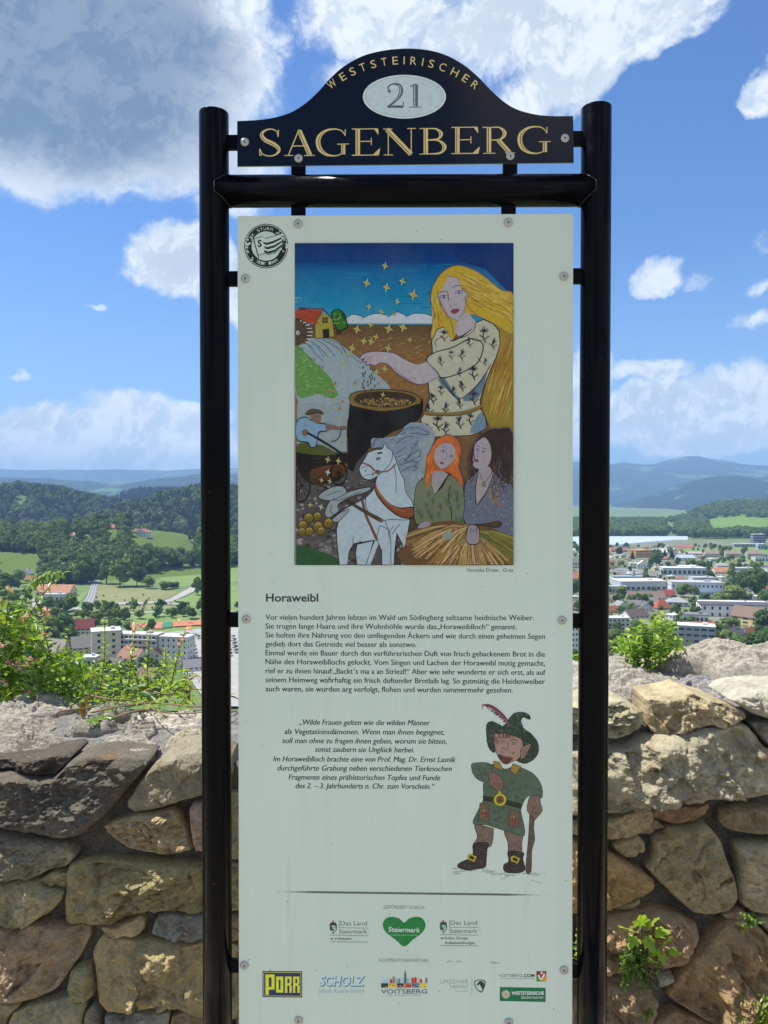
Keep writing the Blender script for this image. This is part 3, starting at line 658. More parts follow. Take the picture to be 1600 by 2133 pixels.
# white stream, green bank
ik.poly(z2((60, 740), (110, 710), (160, 700), (300, 705), (380, 760), (460, 820), (540, 880), (620, 960), (700, 1050), (560, 1070), (430, 1180), (80, 1180)), srgb(150, 166, 168), 3)
ik.poly([Z3(*p) for p in ((60, 0), (420, 0), (430, 60), (400, 120), (400, 330), (60, 330))], srgb(146, 160, 160))
ik.poly(z2((48, 750), (80, 760), (150, 830), (220, 900), (290, 970), (310, 1020), (340, 1080), (300, 1110), (200, 1080), (60, 1090)), srgb(98, 146, 70), 3)
ik.up()
for i in range(240):
    x, y = Z2(ra.uniform(52, 330), ra.uniform(760, 1100)); 
    if x > 618 + (y - 722) * .86: continue
    ik.line([(x, y), (x + ra.uniform(2, 8), y + ra.uniform(-3, 3))], ra.uniform(1, 2.4), ra.choice([srgb(120, 168, 84), srgb(84, 130, 58), srgb(140, 180, 110), srgb(104, 150, 80)]), 0, up=False)
for p in (((110, 730), (160, 760), (180, 800), (240, 855)), ((150, 720), (200, 750), (240, 790), (275, 830)), ((190, 712), (250, 745), (290, 790), (320, 815)), ((230, 708), (290, 740), (350, 780), (370, 812)), ((270, 704), (330, 730), (370, 760), (410, 838))):
    ik.line(z2(*p), 1.1, BKL)
for p in (((130, 745), (180, 790)), ((200, 770), (250, 830)), ((160, 735), (230, 780)), ((300, 800), (325, 835))): ik.line(z2(*p), 2.4, srgb(92, 150, 180), 0)
for x, y in ((90, 780), (170, 850), (230, 905)): ik.line(z2((x - 22, y - 22), (x - 10, y), (x, y - 20), (x + 8, y + 5), (x + 16, y - 14)), 1.2, BKL, 0)
for i in range(14): x, y = Z2(250 + i * 18, 702 + i * 12 + ra.uniform(-6, 6)); ik.line([(x, y), (x + 5, y + 2)], .9, BKL, 0)
# farmhouse, wheel, tree
ik.poly(z2((180, 608), (240, 520), (300, 570), (316, 690), (186, 704)), srgb(160, 148, 60)); ik.poly(z2((46, 512), (90, 496), (240, 500), (232, 520), (182, 608), (120, 598), (46, 570)), srgb(166, 68, 40)); ik.poly(z2((70, 512), (74, 490), (116, 490), (118, 512)), srgb(110, 44, 32))
ik.line(z2((90, 498), (240, 500), (182, 608), (186, 704), (316, 690), (304, 572), (240, 500)), 1.5, BKL, 0); ik.poly(z2((236, 640), (280, 634), (282, 698), (238, 703)), srgb(46, 38, 32)); ik.poly(z2((232, 560), (270, 556), (272, 596), (234, 598)), srgb(60, 56, 36)); ik.line(z2((251, 558), (253, 597)), .9, srgb(160, 148, 60), 0); ik.line(z2((232, 578), (271, 576)), .9, srgb(160, 148, 60), 0)
for i in range(22): x, y = Z2(ra.uniform(60, 220), ra.uniform(510, 590)); ik.line([(x, y), (x + 5, y + 5)], .8, srgb(130, 48, 30), 0, up=False)
ik.poly(z2((46, 575), (90, 572), (130, 600), (150, 650), (145, 700), (120, 735), (70, 745), (46, 740)), srgb(60, 50, 34), 3)
for i in range(9): a = -1.25 + i * .30; cx_, cy_ = Z2(60, 662); ik.line([(cx_ + 22 * math.cos(a), cy_ + 25 * math.sin(a)), (cx_ + 33 * math.cos(a), cy_ + 26 * math.sin(a))], 2.2, srgb(190, 196, 190), 0)
ik.poly(z2((46, 590), (80, 590), (118, 625), (130, 680), (110, 730), (46, 742)), srgb(84, 66, 40), 3); ik.oval(*Z2(68, 664), 4, 5, srgb(185, 190, 188)); ik.line(z2((68, 664), (110, 610)), 1, BKL, 0); ik.line(z2((68, 664), (122, 690)), 1, BKL, 0); ik.line(z2((68, 664), (70, 735)), 1, BKL, 0)
ik.poly(z2((330, 640), (360, 640), (364, 674), (328, 676)), srgb(60, 44, 30)); ik.poly(z2((292, 540), (310, 510), (350, 505), (390, 540), (400, 580), (410, 620), (390, 640), (360, 650), (330, 640), (316, 600)), BKL, 4); ik.poly(z2((297, 542), (314, 515), (348, 511), (384, 544), (394, 584), (402, 618), (386, 633), (358, 643), (334, 633), (322, 598)), srgb(56, 110, 44), 4)
for i in range(22): x, y = Z2(ra.uniform(312, 385), ra.uniform(525, 625)); ik.oval(x, y, 3, 2.2, ra.choice([srgb(96, 146, 62), srgb(36, 78, 34)]), 8, up=False)
for i in range(4): ik.line([Z2(50 + 20 * math.cos(i + a) + i * 8, 440 + 16 * math.sin(i + a)) for a in (0, 1, 2, 3, 4)], .6, srgb(150, 190, 200), 3)
# cobbles and cart at the lower left
ik.poly(z3((55, 330), (600, 330), (600, 1100), (55, 1100)), srgb(82, 78, 76)); ik.up()
for i in range(420):
    x, y = Z3(ra.uniform(58, 800), ra.uniform(480, 1096)); s_ = 2.2 + (y - 985) / 50
    ik.oval(min(max(x, 618), 1060), y, s_ * ra.uniform(.8, 1.6), s_ * ra.uniform(.5, .8), ra.choice([srgb(120, 116, 114), srgb(92, 88, 88), srgb(150, 148, 148), srgb(60, 56, 56), srgb(104, 92, 84)]), 8, up=False, rot=ra.uniform(-.4, .4))
ik.poly(z3((58, 980), (120, 975), (200, 1000), (300, 1040), (345, 1100), (58, 1100)), srgb(44, 84, 50), 3)
for i in range(80): x, y = Z3(ra.uniform(60, 330), ra.uniform(990, 1098)); ik.line([(x, y), (x + ra.uniform(-3, 3), y - ra.uniform(6, 16))], ra.uniform(.7, 1.6), ra.choice([srgb(70, 120, 56), srgb(50, 100, 60), srgb(96, 130, 60)]), 0, up=False, taper=True)
ik.poly(z3((55, 330), (160, 350), (410, 340), (405, 440), (370, 510), (300, 545), (150, 555), (90, 500), (55, 420)), srgb(34, 30, 26), 0); ik.poly(z3((165, 450), (400, 410), (395, 460), (340, 500), (180, 535)), srgb(112, 70, 34), 3, c2=srgb(60, 40, 24)); 
for k in range(5): ik.line(z3((165, 380 + k * 26), (290, 372 + k * 24), (402, 362 + k * 20)), .9, srgb(74, 58, 40))
for cx_, cy_, rx, ry in ((85, 560, 66, 112), (345, 480, 56, 76)):
    q = [(cx_ + rx * math.cos(a), cy_ + ry * math.sin(a)) for a in (i * math.pi / 12 for i in range(25))]; q = [(max(x, 57), y) for x, y in q]; ik.line(z3(*q), 3.4, srgb(24, 22, 20), 0)
    for k in range(7): a = k * math.pi / 7; ik.line(z3((max(cx_ - rx * math.cos(a), 57), cy_ - ry * math.sin(a)), (max(57, cx_ + rx * math.cos(a)), cy_ + ry * math.sin(a))), 1.5, srgb(36, 30, 26), 0)
ik.poly(z3((60, 290), (90, 270), (150, 275), (230, 285), (300, 320), (320, 350), (200, 352), (100, 340), (60, 330)), srgb(78, 88, 36), 3)
ik.poly(z3((58, 120), (120, 90), (150, 110), (210, 130), (262, 140), (268, 190), (215, 200), (200, 260), (190, 300), (150, 300), (130, 270), (60, 250)), BKL, 3); ik.poly(z3((60, 126), (120, 97), (150, 116), (206, 138), (256, 146), (262, 184), (208, 192), (196, 256), (184, 294), (154, 293), (136, 262), (62, 244)), srgb(124, 160, 184), 3)
ik.poly(z3((258, 146), (300, 145), (350, 160), (392, 150), (396, 178), (372, 184), (300, 178), (262, 188)), srgb(120, 98, 84), 2); ik.poly(z3((94, 190), (115, 175), (138, 190), (130, 220), (104, 222)), srgb(120, 98, 84), 3)
ik.poly(z3((152, 80), (180, 66), (222, 72), (224, 110), (208, 140), (176, 130), (158, 108)), srgb(126, 100, 84), 3); ik.poly(z3((118, 70), (140, 45), (180, 36), (225, 50), (242, 66), (238, 76), (190, 68), (150, 80), (126, 80)), srgb(84, 72, 46), 3); ik.line(z3((118, 72), (160, 70), (200, 66), (242, 70)), 1.4, BKL); ik.line(z3((186, 90), (200, 88)), 1, BKL, 0)
ik.line(z3((130, 200), (240, 262), (360, 340), (410, 390)), [4, 5, 4, 3], BKL); ik.line(z3((362, 170), (352, 220), (330, 250), (290, 262)), 1.8, BKL)
ik.line(z3((150, 520), (300, 600), (500, 720), (630, 795)), [5, 5, 7, 9], srgb(58, 46, 36)); 
# gold coins
for x, y, r_ in ((140, 780, 36), (200, 770, 30), (100, 830, 34), (205, 840, 38), (275, 815, 36), (95, 875, 28), (145, 872, 30), (225, 870, 28)):
    cx_, cy_ = Z3(x, y); ik.oval(cx_, cy_, r_ / 3.2, r_ / 3.0, srgb(36, 30, 18)); ik.oval(cx_, cy_, r_ / 3.7, r_ / 3.4, srgb(138, 118, 46), c2=srgb(96, 78, 28)); ik.line([(cx_ - 5, cy_ - 3), (cx_, cy_ - 7), (cx_ + 5, cy_ - 4)], 1.2, srgb(200, 184, 110))
# cauldron
ik.poly([Z2(*p) for p in ((418, 1120), (560, 1180), (800, 1180), (915, 1110))] + [Z3(*p) for p in ((920, 10), (918, 60), (890, 110), (830, 150), (700, 200), (560, 300), (470, 400), (440, 470), (405, 440), (410, 350), (400, 200), (415, 60), (420, 0))], srgb(24, 22, 22))
ik.poly([Z2(*p) for p in ((416, 1115), (430, 1080), (500, 1060), (650, 1050), (800, 1062), (880, 1090), (905, 1120), (890, 1150))] + [Z3(*p) for p in ((880, 5), (760, 40), (620, 52), (500, 30), (430, 10))], srgb(126, 100, 50), 3); ik.poly(z2((450, 1110), (480, 1080), (560, 1066), (660, 1062), (790, 1074), (858, 1100), (866, 1128), (800, 1160), (660, 1172), (520, 1158), (458, 1132)), srgb(58, 44, 26), 3)
ik.line([Z2(*p) for p in ((416, 1115), (430, 1080), (500, 1060), (650, 1050), (800, 1062), (880, 1090), (916, 1130))], 1.6, BKL); ik.up()
for i in range(150): a = ra.uniform(0, 6.28); r_ = ra.random() ** .5; x, y = Z2(662 + 170 * r_ * math.cos(a), 1135 + 28 * r_ * math.sin(a)); ik.oval(x, y, 2.2, 1.2, ra.choice([srgb(150, 122, 64), srgb(110, 84, 40), srgb(176, 150, 90)]), 6, up=False, rot=ra.uniform(0, 3))
# long golden hair behind the woman
ik.poly([Z2(*p) for p in ((1340, 560), (1536, 420), (1536, 1180))] + [Z3(*p) for p in ((1536, 200), (1460, 180), (1380, 170), (1330, 60), (1320, 0))] + [Z2(*p) for p in ((1350, 1000), (1440, 720))], srgb(150, 128, 44))
ik.poly(z2((968, 420), (985, 340), (1040, 255), (1110, 210), (1190, 205), (1300, 250), (1380, 310), (1460, 370), (1538, 405), (1538, 640), (1440, 620), (1320, 560), (1250, 540), (1180, 600), (1120, 720), (1080, 700), (1040, 640), (990, 720), (965, 690), (985, 600), (1000, 540), (975, 480)), srgb(112, 84, 96), 3)
ik.poly(z2((974, 420), (990, 345), (1045, 260), (1112, 216), (1190, 211), (1298, 256), (1376, 316), (1456, 376), (1536, 412), (1536, 660), (1440, 620), (1320, 560), (1250, 540), (1180, 600), (1120, 712), (1084, 690), (1040, 630), (994, 706), (972, 680), (990, 600), (1006, 540), (981, 478)), srgb(190, 160, 44), 3)
ik.up()
for i in range(210):
    t0 = ra.random(); x = 1100 + 430 * t0; y = 225 + 170 * t0 + ra.uniform(0, 190); l = ra.uniform(50, 130)
    x1 = min(x + l, 1534); ik.line(z2((x, y), ((x + x1) / 2, y + l * .18), (x1, y + l * .5)), ra.uniform(.8, 2.2), ra.choice([srgb(206, 178, 66), srgb(160, 128, 34), srgb(214, 192, 96), srgb(150, 104, 60), srgb(184, 146, 40)]), 3, up=False, taper=True)
for i in range(150):
    x = ra.uniform(1400, 1530); y = ra.uniform(640, 1120); ik.line(z2((x, y), (x - 20, y + 70), (x - 44, y + 150)), ra.uniform(1, 2.6), ra.choice([srgb(166, 140, 52), srgb(176, 116, 40), srgb(128, 112, 48), srgb(190, 170, 80), srgb(140, 92, 40)]), 3, up=False, taper=True)
for i in range(60):
    x = ra.uniform(985, 1080); y = ra.uniform(400, 640); ik.line(z2((x, y), (x - 8, y + 40), (x + 8, y + 90)), ra.uniform(.8, 1.8), ra.choice([srgb(206, 178, 66), srgb(160, 128, 34), srgb(214, 192, 96), srgb(190, 120, 50)]), 3, up=False, taper=True)
# dress
DR = srgb(184, 182, 156); SKN = srgb(176, 166, 168); SKL = srgb(104, 78, 118)
ik.poly([Z2(*p) for p in ((1010, 640), (1060, 620), (1120, 720), (1180, 690), (1240, 640), (1280, 590), (1330, 570), (1400, 600), (1440, 650), (1446, 740), (1420, 830), (1380, 920), (1340, 1020), (1310, 1120), (1310, 1180))] + [Z3(*p) for p in ((1330, 60), (1360, 150), (1300, 200), (1240, 220), (1000, 230), (910, 160), (900, 110), (930, 60))] + [Z2(*p) for p in ((940, 1176), (960, 1100), (950, 1000), (940, 850), (980, 800), (975, 720))], BKL)
ik.poly([Z2(*p) for p in ((1014, 644), (1060, 626), (1120, 724), (1184, 696), (1244, 646), (1284, 596), (1330, 576), (1396, 606), (1434, 654), (1440, 740), (1414, 828), (1374, 918), (1334, 1018), (1304, 1118), (1304, 1180))] + [Z3(*p) for p in ((1322, 60), (1350, 148), (1300, 196), (1240, 216), (1000, 226), (916, 158), (906, 110), (936, 60))] + [Z2(*p) for p in ((946, 1176), (966, 1100), (956, 1000), (946, 850), (986, 800), (981, 720))], DR)
ik.poly(z2((1020, 985), (1060, 960), (1120, 1060), (1170, 1110), (1150, 1120), (1080, 1050)), srgb(96, 116, 126), 2); ik.poly(z2((1190, 1110), (1280, 1020), (1350, 930), (1340, 1000), (1300, 1100), (1230, 1130)), srgb(100, 122, 134), 3)
# neck, face
ik.poly(z2((1160, 570), (1220, 520), (1250, 560), (1280, 600), (1230, 650), (1160, 690), (1140, 640)), SKN, 2); ik.line(z2((1278, 600), (1260, 650), (1200, 690), (1100, 720)), 1.4, BKL)
FC = ((1020, 380), (1060, 290), (1110, 280), (1160, 300), (1185, 370), (1222, 400), (1210, 450), (1200, 510), (1165, 575), (1150, 580), (1095, 550), (1050, 480), (1030, 430))
ik.poly(z2(*FC), SKL, 4); cxf = 1122; cyf = 430; ik.poly(z2(*[(cxf + (x - cxf) * .97, cyf + (y - cyf) * .975) for x, y in FC]), SKN, 4)
ik.poly(z2((1020, 390), (1040, 310), (1090, 280), (1060, 340), (1040, 380)), srgb(190, 160, 44), 3)
ik.line(z2((1030, 395), (1050, 382), (1085, 388), (1092, 445)), 1.3, BKL); ik.line(z2((1120, 358), (1145, 342), (1176, 345)), 1.3, BKL)
for ex, ey in ((1058, 416), (1160, 386)):
    ik.poly(z2((ex - 26, ey + 4), (ex - 6, ey - 11), (ex + 18, ey - 8), (ex + 27, ey - 2), (ex + 8, ey + 12), (ex - 14, ey + 12)), srgb(70, 60, 90), 3); ik.poly(z2((ex - 21, ey + 4), (ex - 4, ey - 7), (ex + 16, ey - 5), (ex + 22, ey), (ex + 6, ey + 8), (ex - 12, ey + 8)), srgb(178, 178, 190), 3); ik.oval(*Z2(ex + 2, ey), 2.3, 2.5, srgb(88, 84, 128)); ik.oval(*Z2(ex + 2, ey), 1.0, 1.1, BKL)
ik.line(z2((1096, 470), (1104, 484), (1112, 482)), 1.2, SKL); ik.line(z2((1128, 472), (1148, 474), (1152, 460)), 1.2, SKL); ik.line(z2((1118, 490), (1120, 502)), .9, SKL, 0)
ik.poly(z2((1106, 520), (1118, 504), (1134, 500), (1160, 500), (1166, 512), (1148, 530), (1124, 534)), srgb(132, 62, 84), 3); ik.line(z2((1108, 519), (1134, 514), (1164, 510)), .9, srgb(80, 30, 50))
ik.line(z2((1018, 380), (1030, 450), (1070, 530), (1110, 590), (1126, 680)), 1.6, SKL); ik.line(z2((1205, 410), (1220, 480), (1300, 560)), 2, srgb(150, 110, 70))
# arm
AR = ((1050, 880), (1000, 850), (930, 860), (880, 885), (800, 845), (720, 800), (640, 790), (560, 790), (500, 812), (484, 838), (520, 830), (500, 860), (530, 850), (525, 885), (556, 880), (590, 890), (620, 862), (680, 880), (740, 940), (820, 990), (880, 1015), (940, 1010), (1010, 975), (1050, 960))
ik.poly(z2(*AR), SKL, 3); ik.poly([(p[0] + 0, p[1] + 0) for p in z2(*[(x + (6 if x < 560 else 0), y + (5 if y < 880 else -5)) for x, y in AR])], SKN, 3); ik.line(z2((720, 900), (780, 955), (840, 985)), 1.2, SKL); ik.line(z2((840, 968), (870, 975)), 1, SKL, 0)
for x in (505, 528, 548): ik.line(z2((x + 30, 820), (x + 8, 850), (x + 12, 872)), 1, SKL)
# sleeve over the arm
ik.poly(z2((940, 845), (1010, 790), (1120, 760), (1240, 700), (1330, 740), (1300, 860), (1200, 930), (1050, 975), (1010, 930)), BKL, 3); ik.poly(z2((946, 847), (1012, 796), (1122, 767), (1240, 708), (1322, 742), (1294, 856), (1196, 924), (1053, 967), (1016, 926)), DR, 3)
ik.line(z2((1040, 975), (1090, 1040), (1170, 1112), (1290, 1020), (1380, 880)), 1.5, BKL)
def flower(x, y, Z, s=1.0, a0=-1.57, stem=True):
    x, y = Z(x, y)
    if stem: ik.line([(x, y), (x - 2 * s, y + 9 * s), (x + 3 * s, y + 20 * s)], 2.0 * s, srgb(40, 44, 30)); ik.line([(x - 1, y + 12 * s), (x - 9 * s, y + 6 * s)], 1.7 * s, srgb(40, 44, 30), 0); ik.line([(x + 1, y + 14 * s), (x + 9 * s, y + 8 * s)], 1.7 * s, srgb(40, 44, 30), 0)
    for k in range(9):
        a = a0 + (k - 4) * .42; r_ = (8 + 2 * math.sin(k * 2.2)) * s; ik.line([(x, y), (x + r_ * math.cos(a), y + r_ * math.sin(a))], [1.4 * s, 3.2 * s, 1.2 * s], ra.choice([srgb(40, 40, 66), srgb(56, 54, 88), BKL]), 0, up=False)
for x, y, s_, a in ((1060, 665, .9, -1.2), (1335, 655, 1.15, -1.5), (1235, 712, .8, 3.2), (1395, 720, .9, .3), (1180, 795, .9, .2), (1040, 840, .8, 3.0), (1110, 800, .7, -1.5), (1340, 850, .6, 0), (1262, 915, 1.1, -1.5), (1165, 915, .7, .2), (1185, 1005, .9, 2.6), (985, 1085, 1.0, 2.2), (1040, 1040, .8, -1.2), (1120, 1045, .8, 0), (1265, 1085, 1.1, -1.5), (1170, 1130, .8, 3.0)): flower(x, y, Z2, s_, a)
for x, y, s_, a in ((960, 20, 1, 3), (1020, 110, 1.2, -1.5), (950, 160, 1, 3), (1070, 150, 1, 0), (1170, 110, 1, -2.5), (1240, 90, .9, -1.2), (1300, 140, 1.1, 0), (1070, 15, .9, 0)): flower(x, y, Z3, s_, a)
for p in (((1290, 830), (1310, 860)), ((1230, 700), (1290, 720), (1330, 710)), ((1010, 760), (1000, 720), (1050, 690))): ik.line(z2(*p), 1, BKL)
ik.poly(z3((930, 55), (1000, 62), (1130, 60), (1240, 40), (1316, 8), (1318, 30), (1240, 66), (1120, 84), (980, 84), (932, 76)), srgb(132, 108, 58), 3); ik.line(z3((930, 78), (1120, 85), (1240, 66), (1320, 30)), 1.2, BKL)
ik.poly(z3((1270, 120), (1320, 60), (1350, 150), (1310, 190), (1240, 200)), srgb(110, 136, 152), 2)
# falling seeds
for i in range(24): x, y = Z2(ra.uniform(500, 590) + 10 * ra.random(), 900 + i * 7); ik.oval(x, y, 1.3, 2.9, BKL, 8); ik.oval(x, y, .6, 1.8, srgb(110, 90, 60), 8)
def spark(x, y, Z, s, c, rot=0.0):
    x, y = Z(x, y); o = []
    for k in range(8): a = rot + k * math.pi / 4 - math.pi / 2; r_ = (s if k % 2 == 0 else s * .38) ; o.append((x + r_ * .8 * math.cos(a), y + r_ * math.sin(a)))
    ik.poly([(x + (p[0] - x) * 1.3, y + (p[1] - y) * 1.3) for p in o], srgb(190, 190, 150)); ik.poly(o, c)
YS = srgb(176, 164, 44)
for x, y, s_ in ((536, 325, 8), (670, 355, 8), (778, 314, 7), (853, 405, 10), (743, 450, 6), (551, 487, 6), (633, 520, 6), (563, 608, 6), (470, 640, 8), (685, 636, 9), (782, 626, 9), (600, 692, 6), (516, 720, 7), (565, 722, 7), (435, 768, 8), (682, 770, 7), (660, 208, 7), (405, 810, 5), (602, 930, 6), (657, 908, 6), (386, 862, 4), (645, 1085, 5), (312, 1120, 5), (828, 712, 5)): spark(x, y, Z2, s_, YS, .25)
for x, y, s_ in ((722, 535, 5), (320, 1008, 6), (290, 1055, 5), (457, 1004, 5), (617, 1004, 4), (372, 1130, 5)): spark(x, y, Z2, s_, srgb(160, 90, 60), .2)
for x, y, s_ in ((271, 383, 6), (343, 393, 6), (228, 523, 5), (284, 530, 5), (185, 648, 4), (150, 692, 5), (360, 98, 5), (290, 245, 4), (392, 245, 5)): spark(x, y, Z3, s_, YS, .2)
spark(271, 470, Z3, 6, srgb(180, 186, 186), .2); spark(225, 705, Z3, 6, srgb(170, 180, 176), .3); spark(349, 33, Z3, 5, srgb(160, 90, 60))
# white horse
ik.poly(z3((790, 160), (930, 140), (1000, 225), (960, 330), (930, 480), (870, 560), (860, 700), (800, 600), (740, 420)), srgb(142, 158, 160), 3)
for i in range(60): x, y = Z3(ra.uniform(800, 930), ra.uniform(200, 560)); ik.line([(x, y), (x + 4, y + 9), (x + 3, y + 18)], 2.4, ra.choice([srgb(126, 150, 158), srgb(160, 172, 170), srgb(134, 146, 150)]), 3, up=False, taper=True)
HW = srgb(176, 192, 197)
def shape(p, c=HW, Z=z3, k=3, o=.011, w=None): q = Z(*p); cx_ = sum(a[0] for a in q) / len(q); cy_ = sum(a[1] for a in q) / len(q); ik.poly(q, c, k); ik.line(q + q[:1], 1.3, BKL, k)
MN = srgb(128, 142, 156)
ik.poly(z3((570, 240), (640, 235), (740, 215), (820, 145), (930, 150), (968, 212), (900, 240), (890, 300), (860, 380), (885, 400), (878, 440), (800, 470), (760, 460), (700, 340), (640, 300), (570, 300)), MN, 3)
for p in (((700, 250), (790, 180), (880, 165), (960, 205)), ((720, 290), (800, 230), (880, 240), (860, 300)), ((740, 340), (800, 300), (850, 310), (790, 400)), ((790, 400), (850, 340), (900, 320), (880, 370), (800, 400)), ((760, 420), (830, 400), (885, 395), (860, 430)), ((780, 460), (840, 430), (880, 440), (850, 460)), ((770, 215), (800, 200), (900, 210), (965, 215))): ik.line(z3(*p), 1.1, BKL)
for i in range(40): x, y = Z3(ra.uniform(640, 880), ra.uniform(190, 430)); ik.line([(x, y), (x + 8, y - 4), (x + 17, y - 5)], 1.6, ra.choice([srgb(96, 110, 140), srgb(166, 176, 184), srgb(140, 152, 168)]), 3, up=False, taper=True)
shape(((345, 800), (330, 860), (335, 960), (350, 1098), (405, 1098), (415, 1010), (445, 955), (560, 935), (590, 930), (560, 1010), (530, 1098), (570, 1098), (600, 1000), (625, 940), (690, 960), (690, 1098), (720, 1098), (730, 960), (740, 880), (780, 960), (770, 1098), (800, 1098), (800, 960), (825, 820), (830, 780), (700, 740), (560, 700), (520, 650), (420, 700), (370, 730)), k=0)
ik.poly(z3((620, 940), (655, 880), (690, 950), (690, 1050), (640, 1098), (560, 1098), (600, 1000)), srgb(84, 78, 78)); shape(((470, 960), (580, 935), (560, 1010), (530, 1098), (470, 1098), (460, 1020)), k=0); shape(((625, 830), (690, 860), (700, 960), (700, 1098), (640, 1098), (638, 1000), (600, 920)), k=0)
shape(((530, 640), (580, 590), (600, 520), (610, 470), (560, 400), (600, 320), (700, 325), (740, 400), (760, 460), (790, 520), (800, 600), (840, 660), (855, 720), (825, 790), (700, 790), (620, 800), (560, 760), (530, 700)), k=3)
shape(((545, 335), (600, 315), (640, 310), (660, 265), (672, 300), (710, 330), (700, 400), (650, 460), (600, 500), (555, 520), (510, 505), (486, 460), (490, 430), (520, 380)), k=3)
ik.line(z3((498, 445), (540, 425), (575, 450), (575, 500)), 1.1, BKL); ik.oval(*Z3(527, 458), 1.8, 2.6, BKL); ik.oval(*Z3(527, 458), .9, 1.4, HW); ik.line(z3((510, 500), (545, 485), (580, 480)), 1.1, BKL); ik.poly(z3((600, 376), (612, 366), (630, 370), (622, 384), (606, 388)), BKL, 2); ik.oval(*Z3(615, 377), 1.6, 1.5, srgb(190, 196, 196)); ik.poly(z3((605, 335), (640, 330), (642, 342), (610, 346)), BKL)
ik.line(z3((505, 405), (560, 425), (600, 462), (680, 460), (735, 410)), 3.0, srgb(134, 80, 60)); ik.line(z3((575, 490), (600, 465)), 2.4, srgb(134, 80, 60), 0); ik.oval(*Z3(611, 468), 4.4, 4.8, BKL); ik.oval(*Z3(611, 468), 2.6, 2.9, srgb(130, 110, 84))
ik.line(z3((570, 290), (560, 262), (552, 240)), 1.3, BKL); ik.line(z3((580, 290), (600, 240), (650, 236)), 1.3, BKL); ik.line(z3((720, 420), (735, 500), (733, 610)), 1.1, BKL)
ik.poly(z3((590, 530), (620, 600), (690, 680), (770, 710), (855, 705), (850, 780), (760, 775), (660, 700), (600, 620), (585, 560)), BKL, 3); ik.poly(z3((593, 538), (624, 606), (694, 686), (772, 716), (849, 712), (844, 772), (764, 768), (666, 694), (606, 614), (590, 560)), srgb(136, 72, 42), 3); ik.line(z3((600, 570), (640, 640), (720, 710), (800, 735)), 2, srgb(168, 104, 54))
ik.line(z3((505, 660), (530, 760), (570, 850), (606, 932)), 5.4, BKL); ik.line(z3((505, 660), (530, 760), (570, 850), (606, 932)), 4.2, srgb(128, 72, 44)); ik.line(z3((390, 655), (520, 735), (640, 800)), [5.5, 7.5, 9], BKL); ik.line(z3((390, 655), (520, 735), (638, 798)), [4, 6, 7.4], srgb(76, 58, 42)); ik.oval(*Z3(636, 797), 4, 4.6, srgb(110, 90, 66))
# tail swirls
for p in (((350, 730), (280, 780), (250, 740), (300, 650), (420, 600), (555, 570), (540, 600), (420, 640), (340, 690)), ((380, 620), (300, 660), (220, 650), (215, 620), (300, 570), (370, 565), (400, 600)), ((360, 740), (300, 790), (330, 810), (370, 780), (420, 720))):
    shape(p, srgb(146, 158, 160))
ik.line(z3((300, 650), (340, 660), (400, 640), (500, 600)), 1, BKL); ik.line(z3((265, 630), (330, 600), (370, 600)), 1, BKL); ik.line(z3((300, 690), (290, 740), (330, 770)), 1, BKL)
for p in (((660, 800), (680, 860), (690, 920)), ((720, 830), (700, 860)), ((760, 820), (730, 860), (710, 890)), ((445, 905), (445, 955), (500, 940))): ik.line(z3(*p), 1.1, BKL)
# two women and sheaves
def woman(hair, hc_, face, fl, body, bc, dots):
    ik.poly(z3(*hair), srgb(96, 70, 100), 3); cx_ = sum(x for x, y in hair) / len(hair); cy_ = sum(y for x, y in hair) / len(hair)
    ik.poly(z3(*[(cx_ + (x - cx_) * .975, cy_ + (y - cy_) * .98) for x, y in hair]), hc_, 3)
    q = z3(*body); ik.poly(q, BKL, 2); cx_ = sum(x for x, y in body) / len(body); cy_ = sum(y for x, y in body) / len(body); ik.poly(z3(*[(cx_ + (x - cx_) * .98, cy_ + (y - cy_) * .985) for x, y in body]), bc, 2)
    ik.poly(z3(*face), SKL, 3); cx_ = sum(x for x, y in face) / len(face); cy_ = sum(y for x, y in face) / len(face); ik.poly(z3(*[(cx_ + (x - cx_) * .96, cy_ + (y - cy_) * .97) for x, y in face]), srgb(166, 156, 158), 3)
woman(((1010, 250), (1080, 212), (1150, 240), (1180, 320), (1160, 420), (1190, 520), (1190, 585), (1140, 520), (1090, 470), (1000, 470), (970, 560), (930, 585), (935, 450), (950, 350)), srgb(190, 96, 36), ((1005, 300), (1030, 280), (1090, 265), (1130, 290), (1145, 340), (1120, 400), (1050, 450), (1010, 420), (990, 370)), None,
      ((870, 560), (920, 510), (985, 480), (1000, 600), (1060, 560), (1090, 485), (1150, 520), (1195, 580), (1200, 830), (1130, 870), (1110, 800), (980, 830), (870, 820), (855, 700)), srgb(112, 120, 92), 0)
ik.poly(z3((985, 460), (1050, 460), (1090, 480), (1000, 620), (975, 560)), srgb(160, 150, 150)); ik.line(z3((975, 560), (1000, 622), (1095, 490)), 1.6, BKL, 0); ik.line(z3((1105, 560), (1090, 640), (1110, 720), (1115, 800)), 1.6, BKL)
ik.poly(z3((1010, 250), (1080, 225), (1140, 260), (1110, 275), (1080, 250), (1040, 280), (1000, 320), (975, 430), (960, 540), (935, 560), (945, 400)), srgb(200, 106, 40), 2); ik.poly(z3((1130, 270), (1170, 330), (1155, 420), (1182, 560), (1130, 480), (1090, 440), (1120, 400), (1145, 340)), srgb(200, 106, 40), 2)
for i in range(30): x = ra.uniform(945, 985); y = ra.uniform(330, 520); ik.line(z3((x, y), (x - 6, y + 30), (x - 8, y + 55)), 1.3, ra.choice([srgb(220, 130, 50), srgb(160, 70, 30)]), 2, up=False, taper=True)
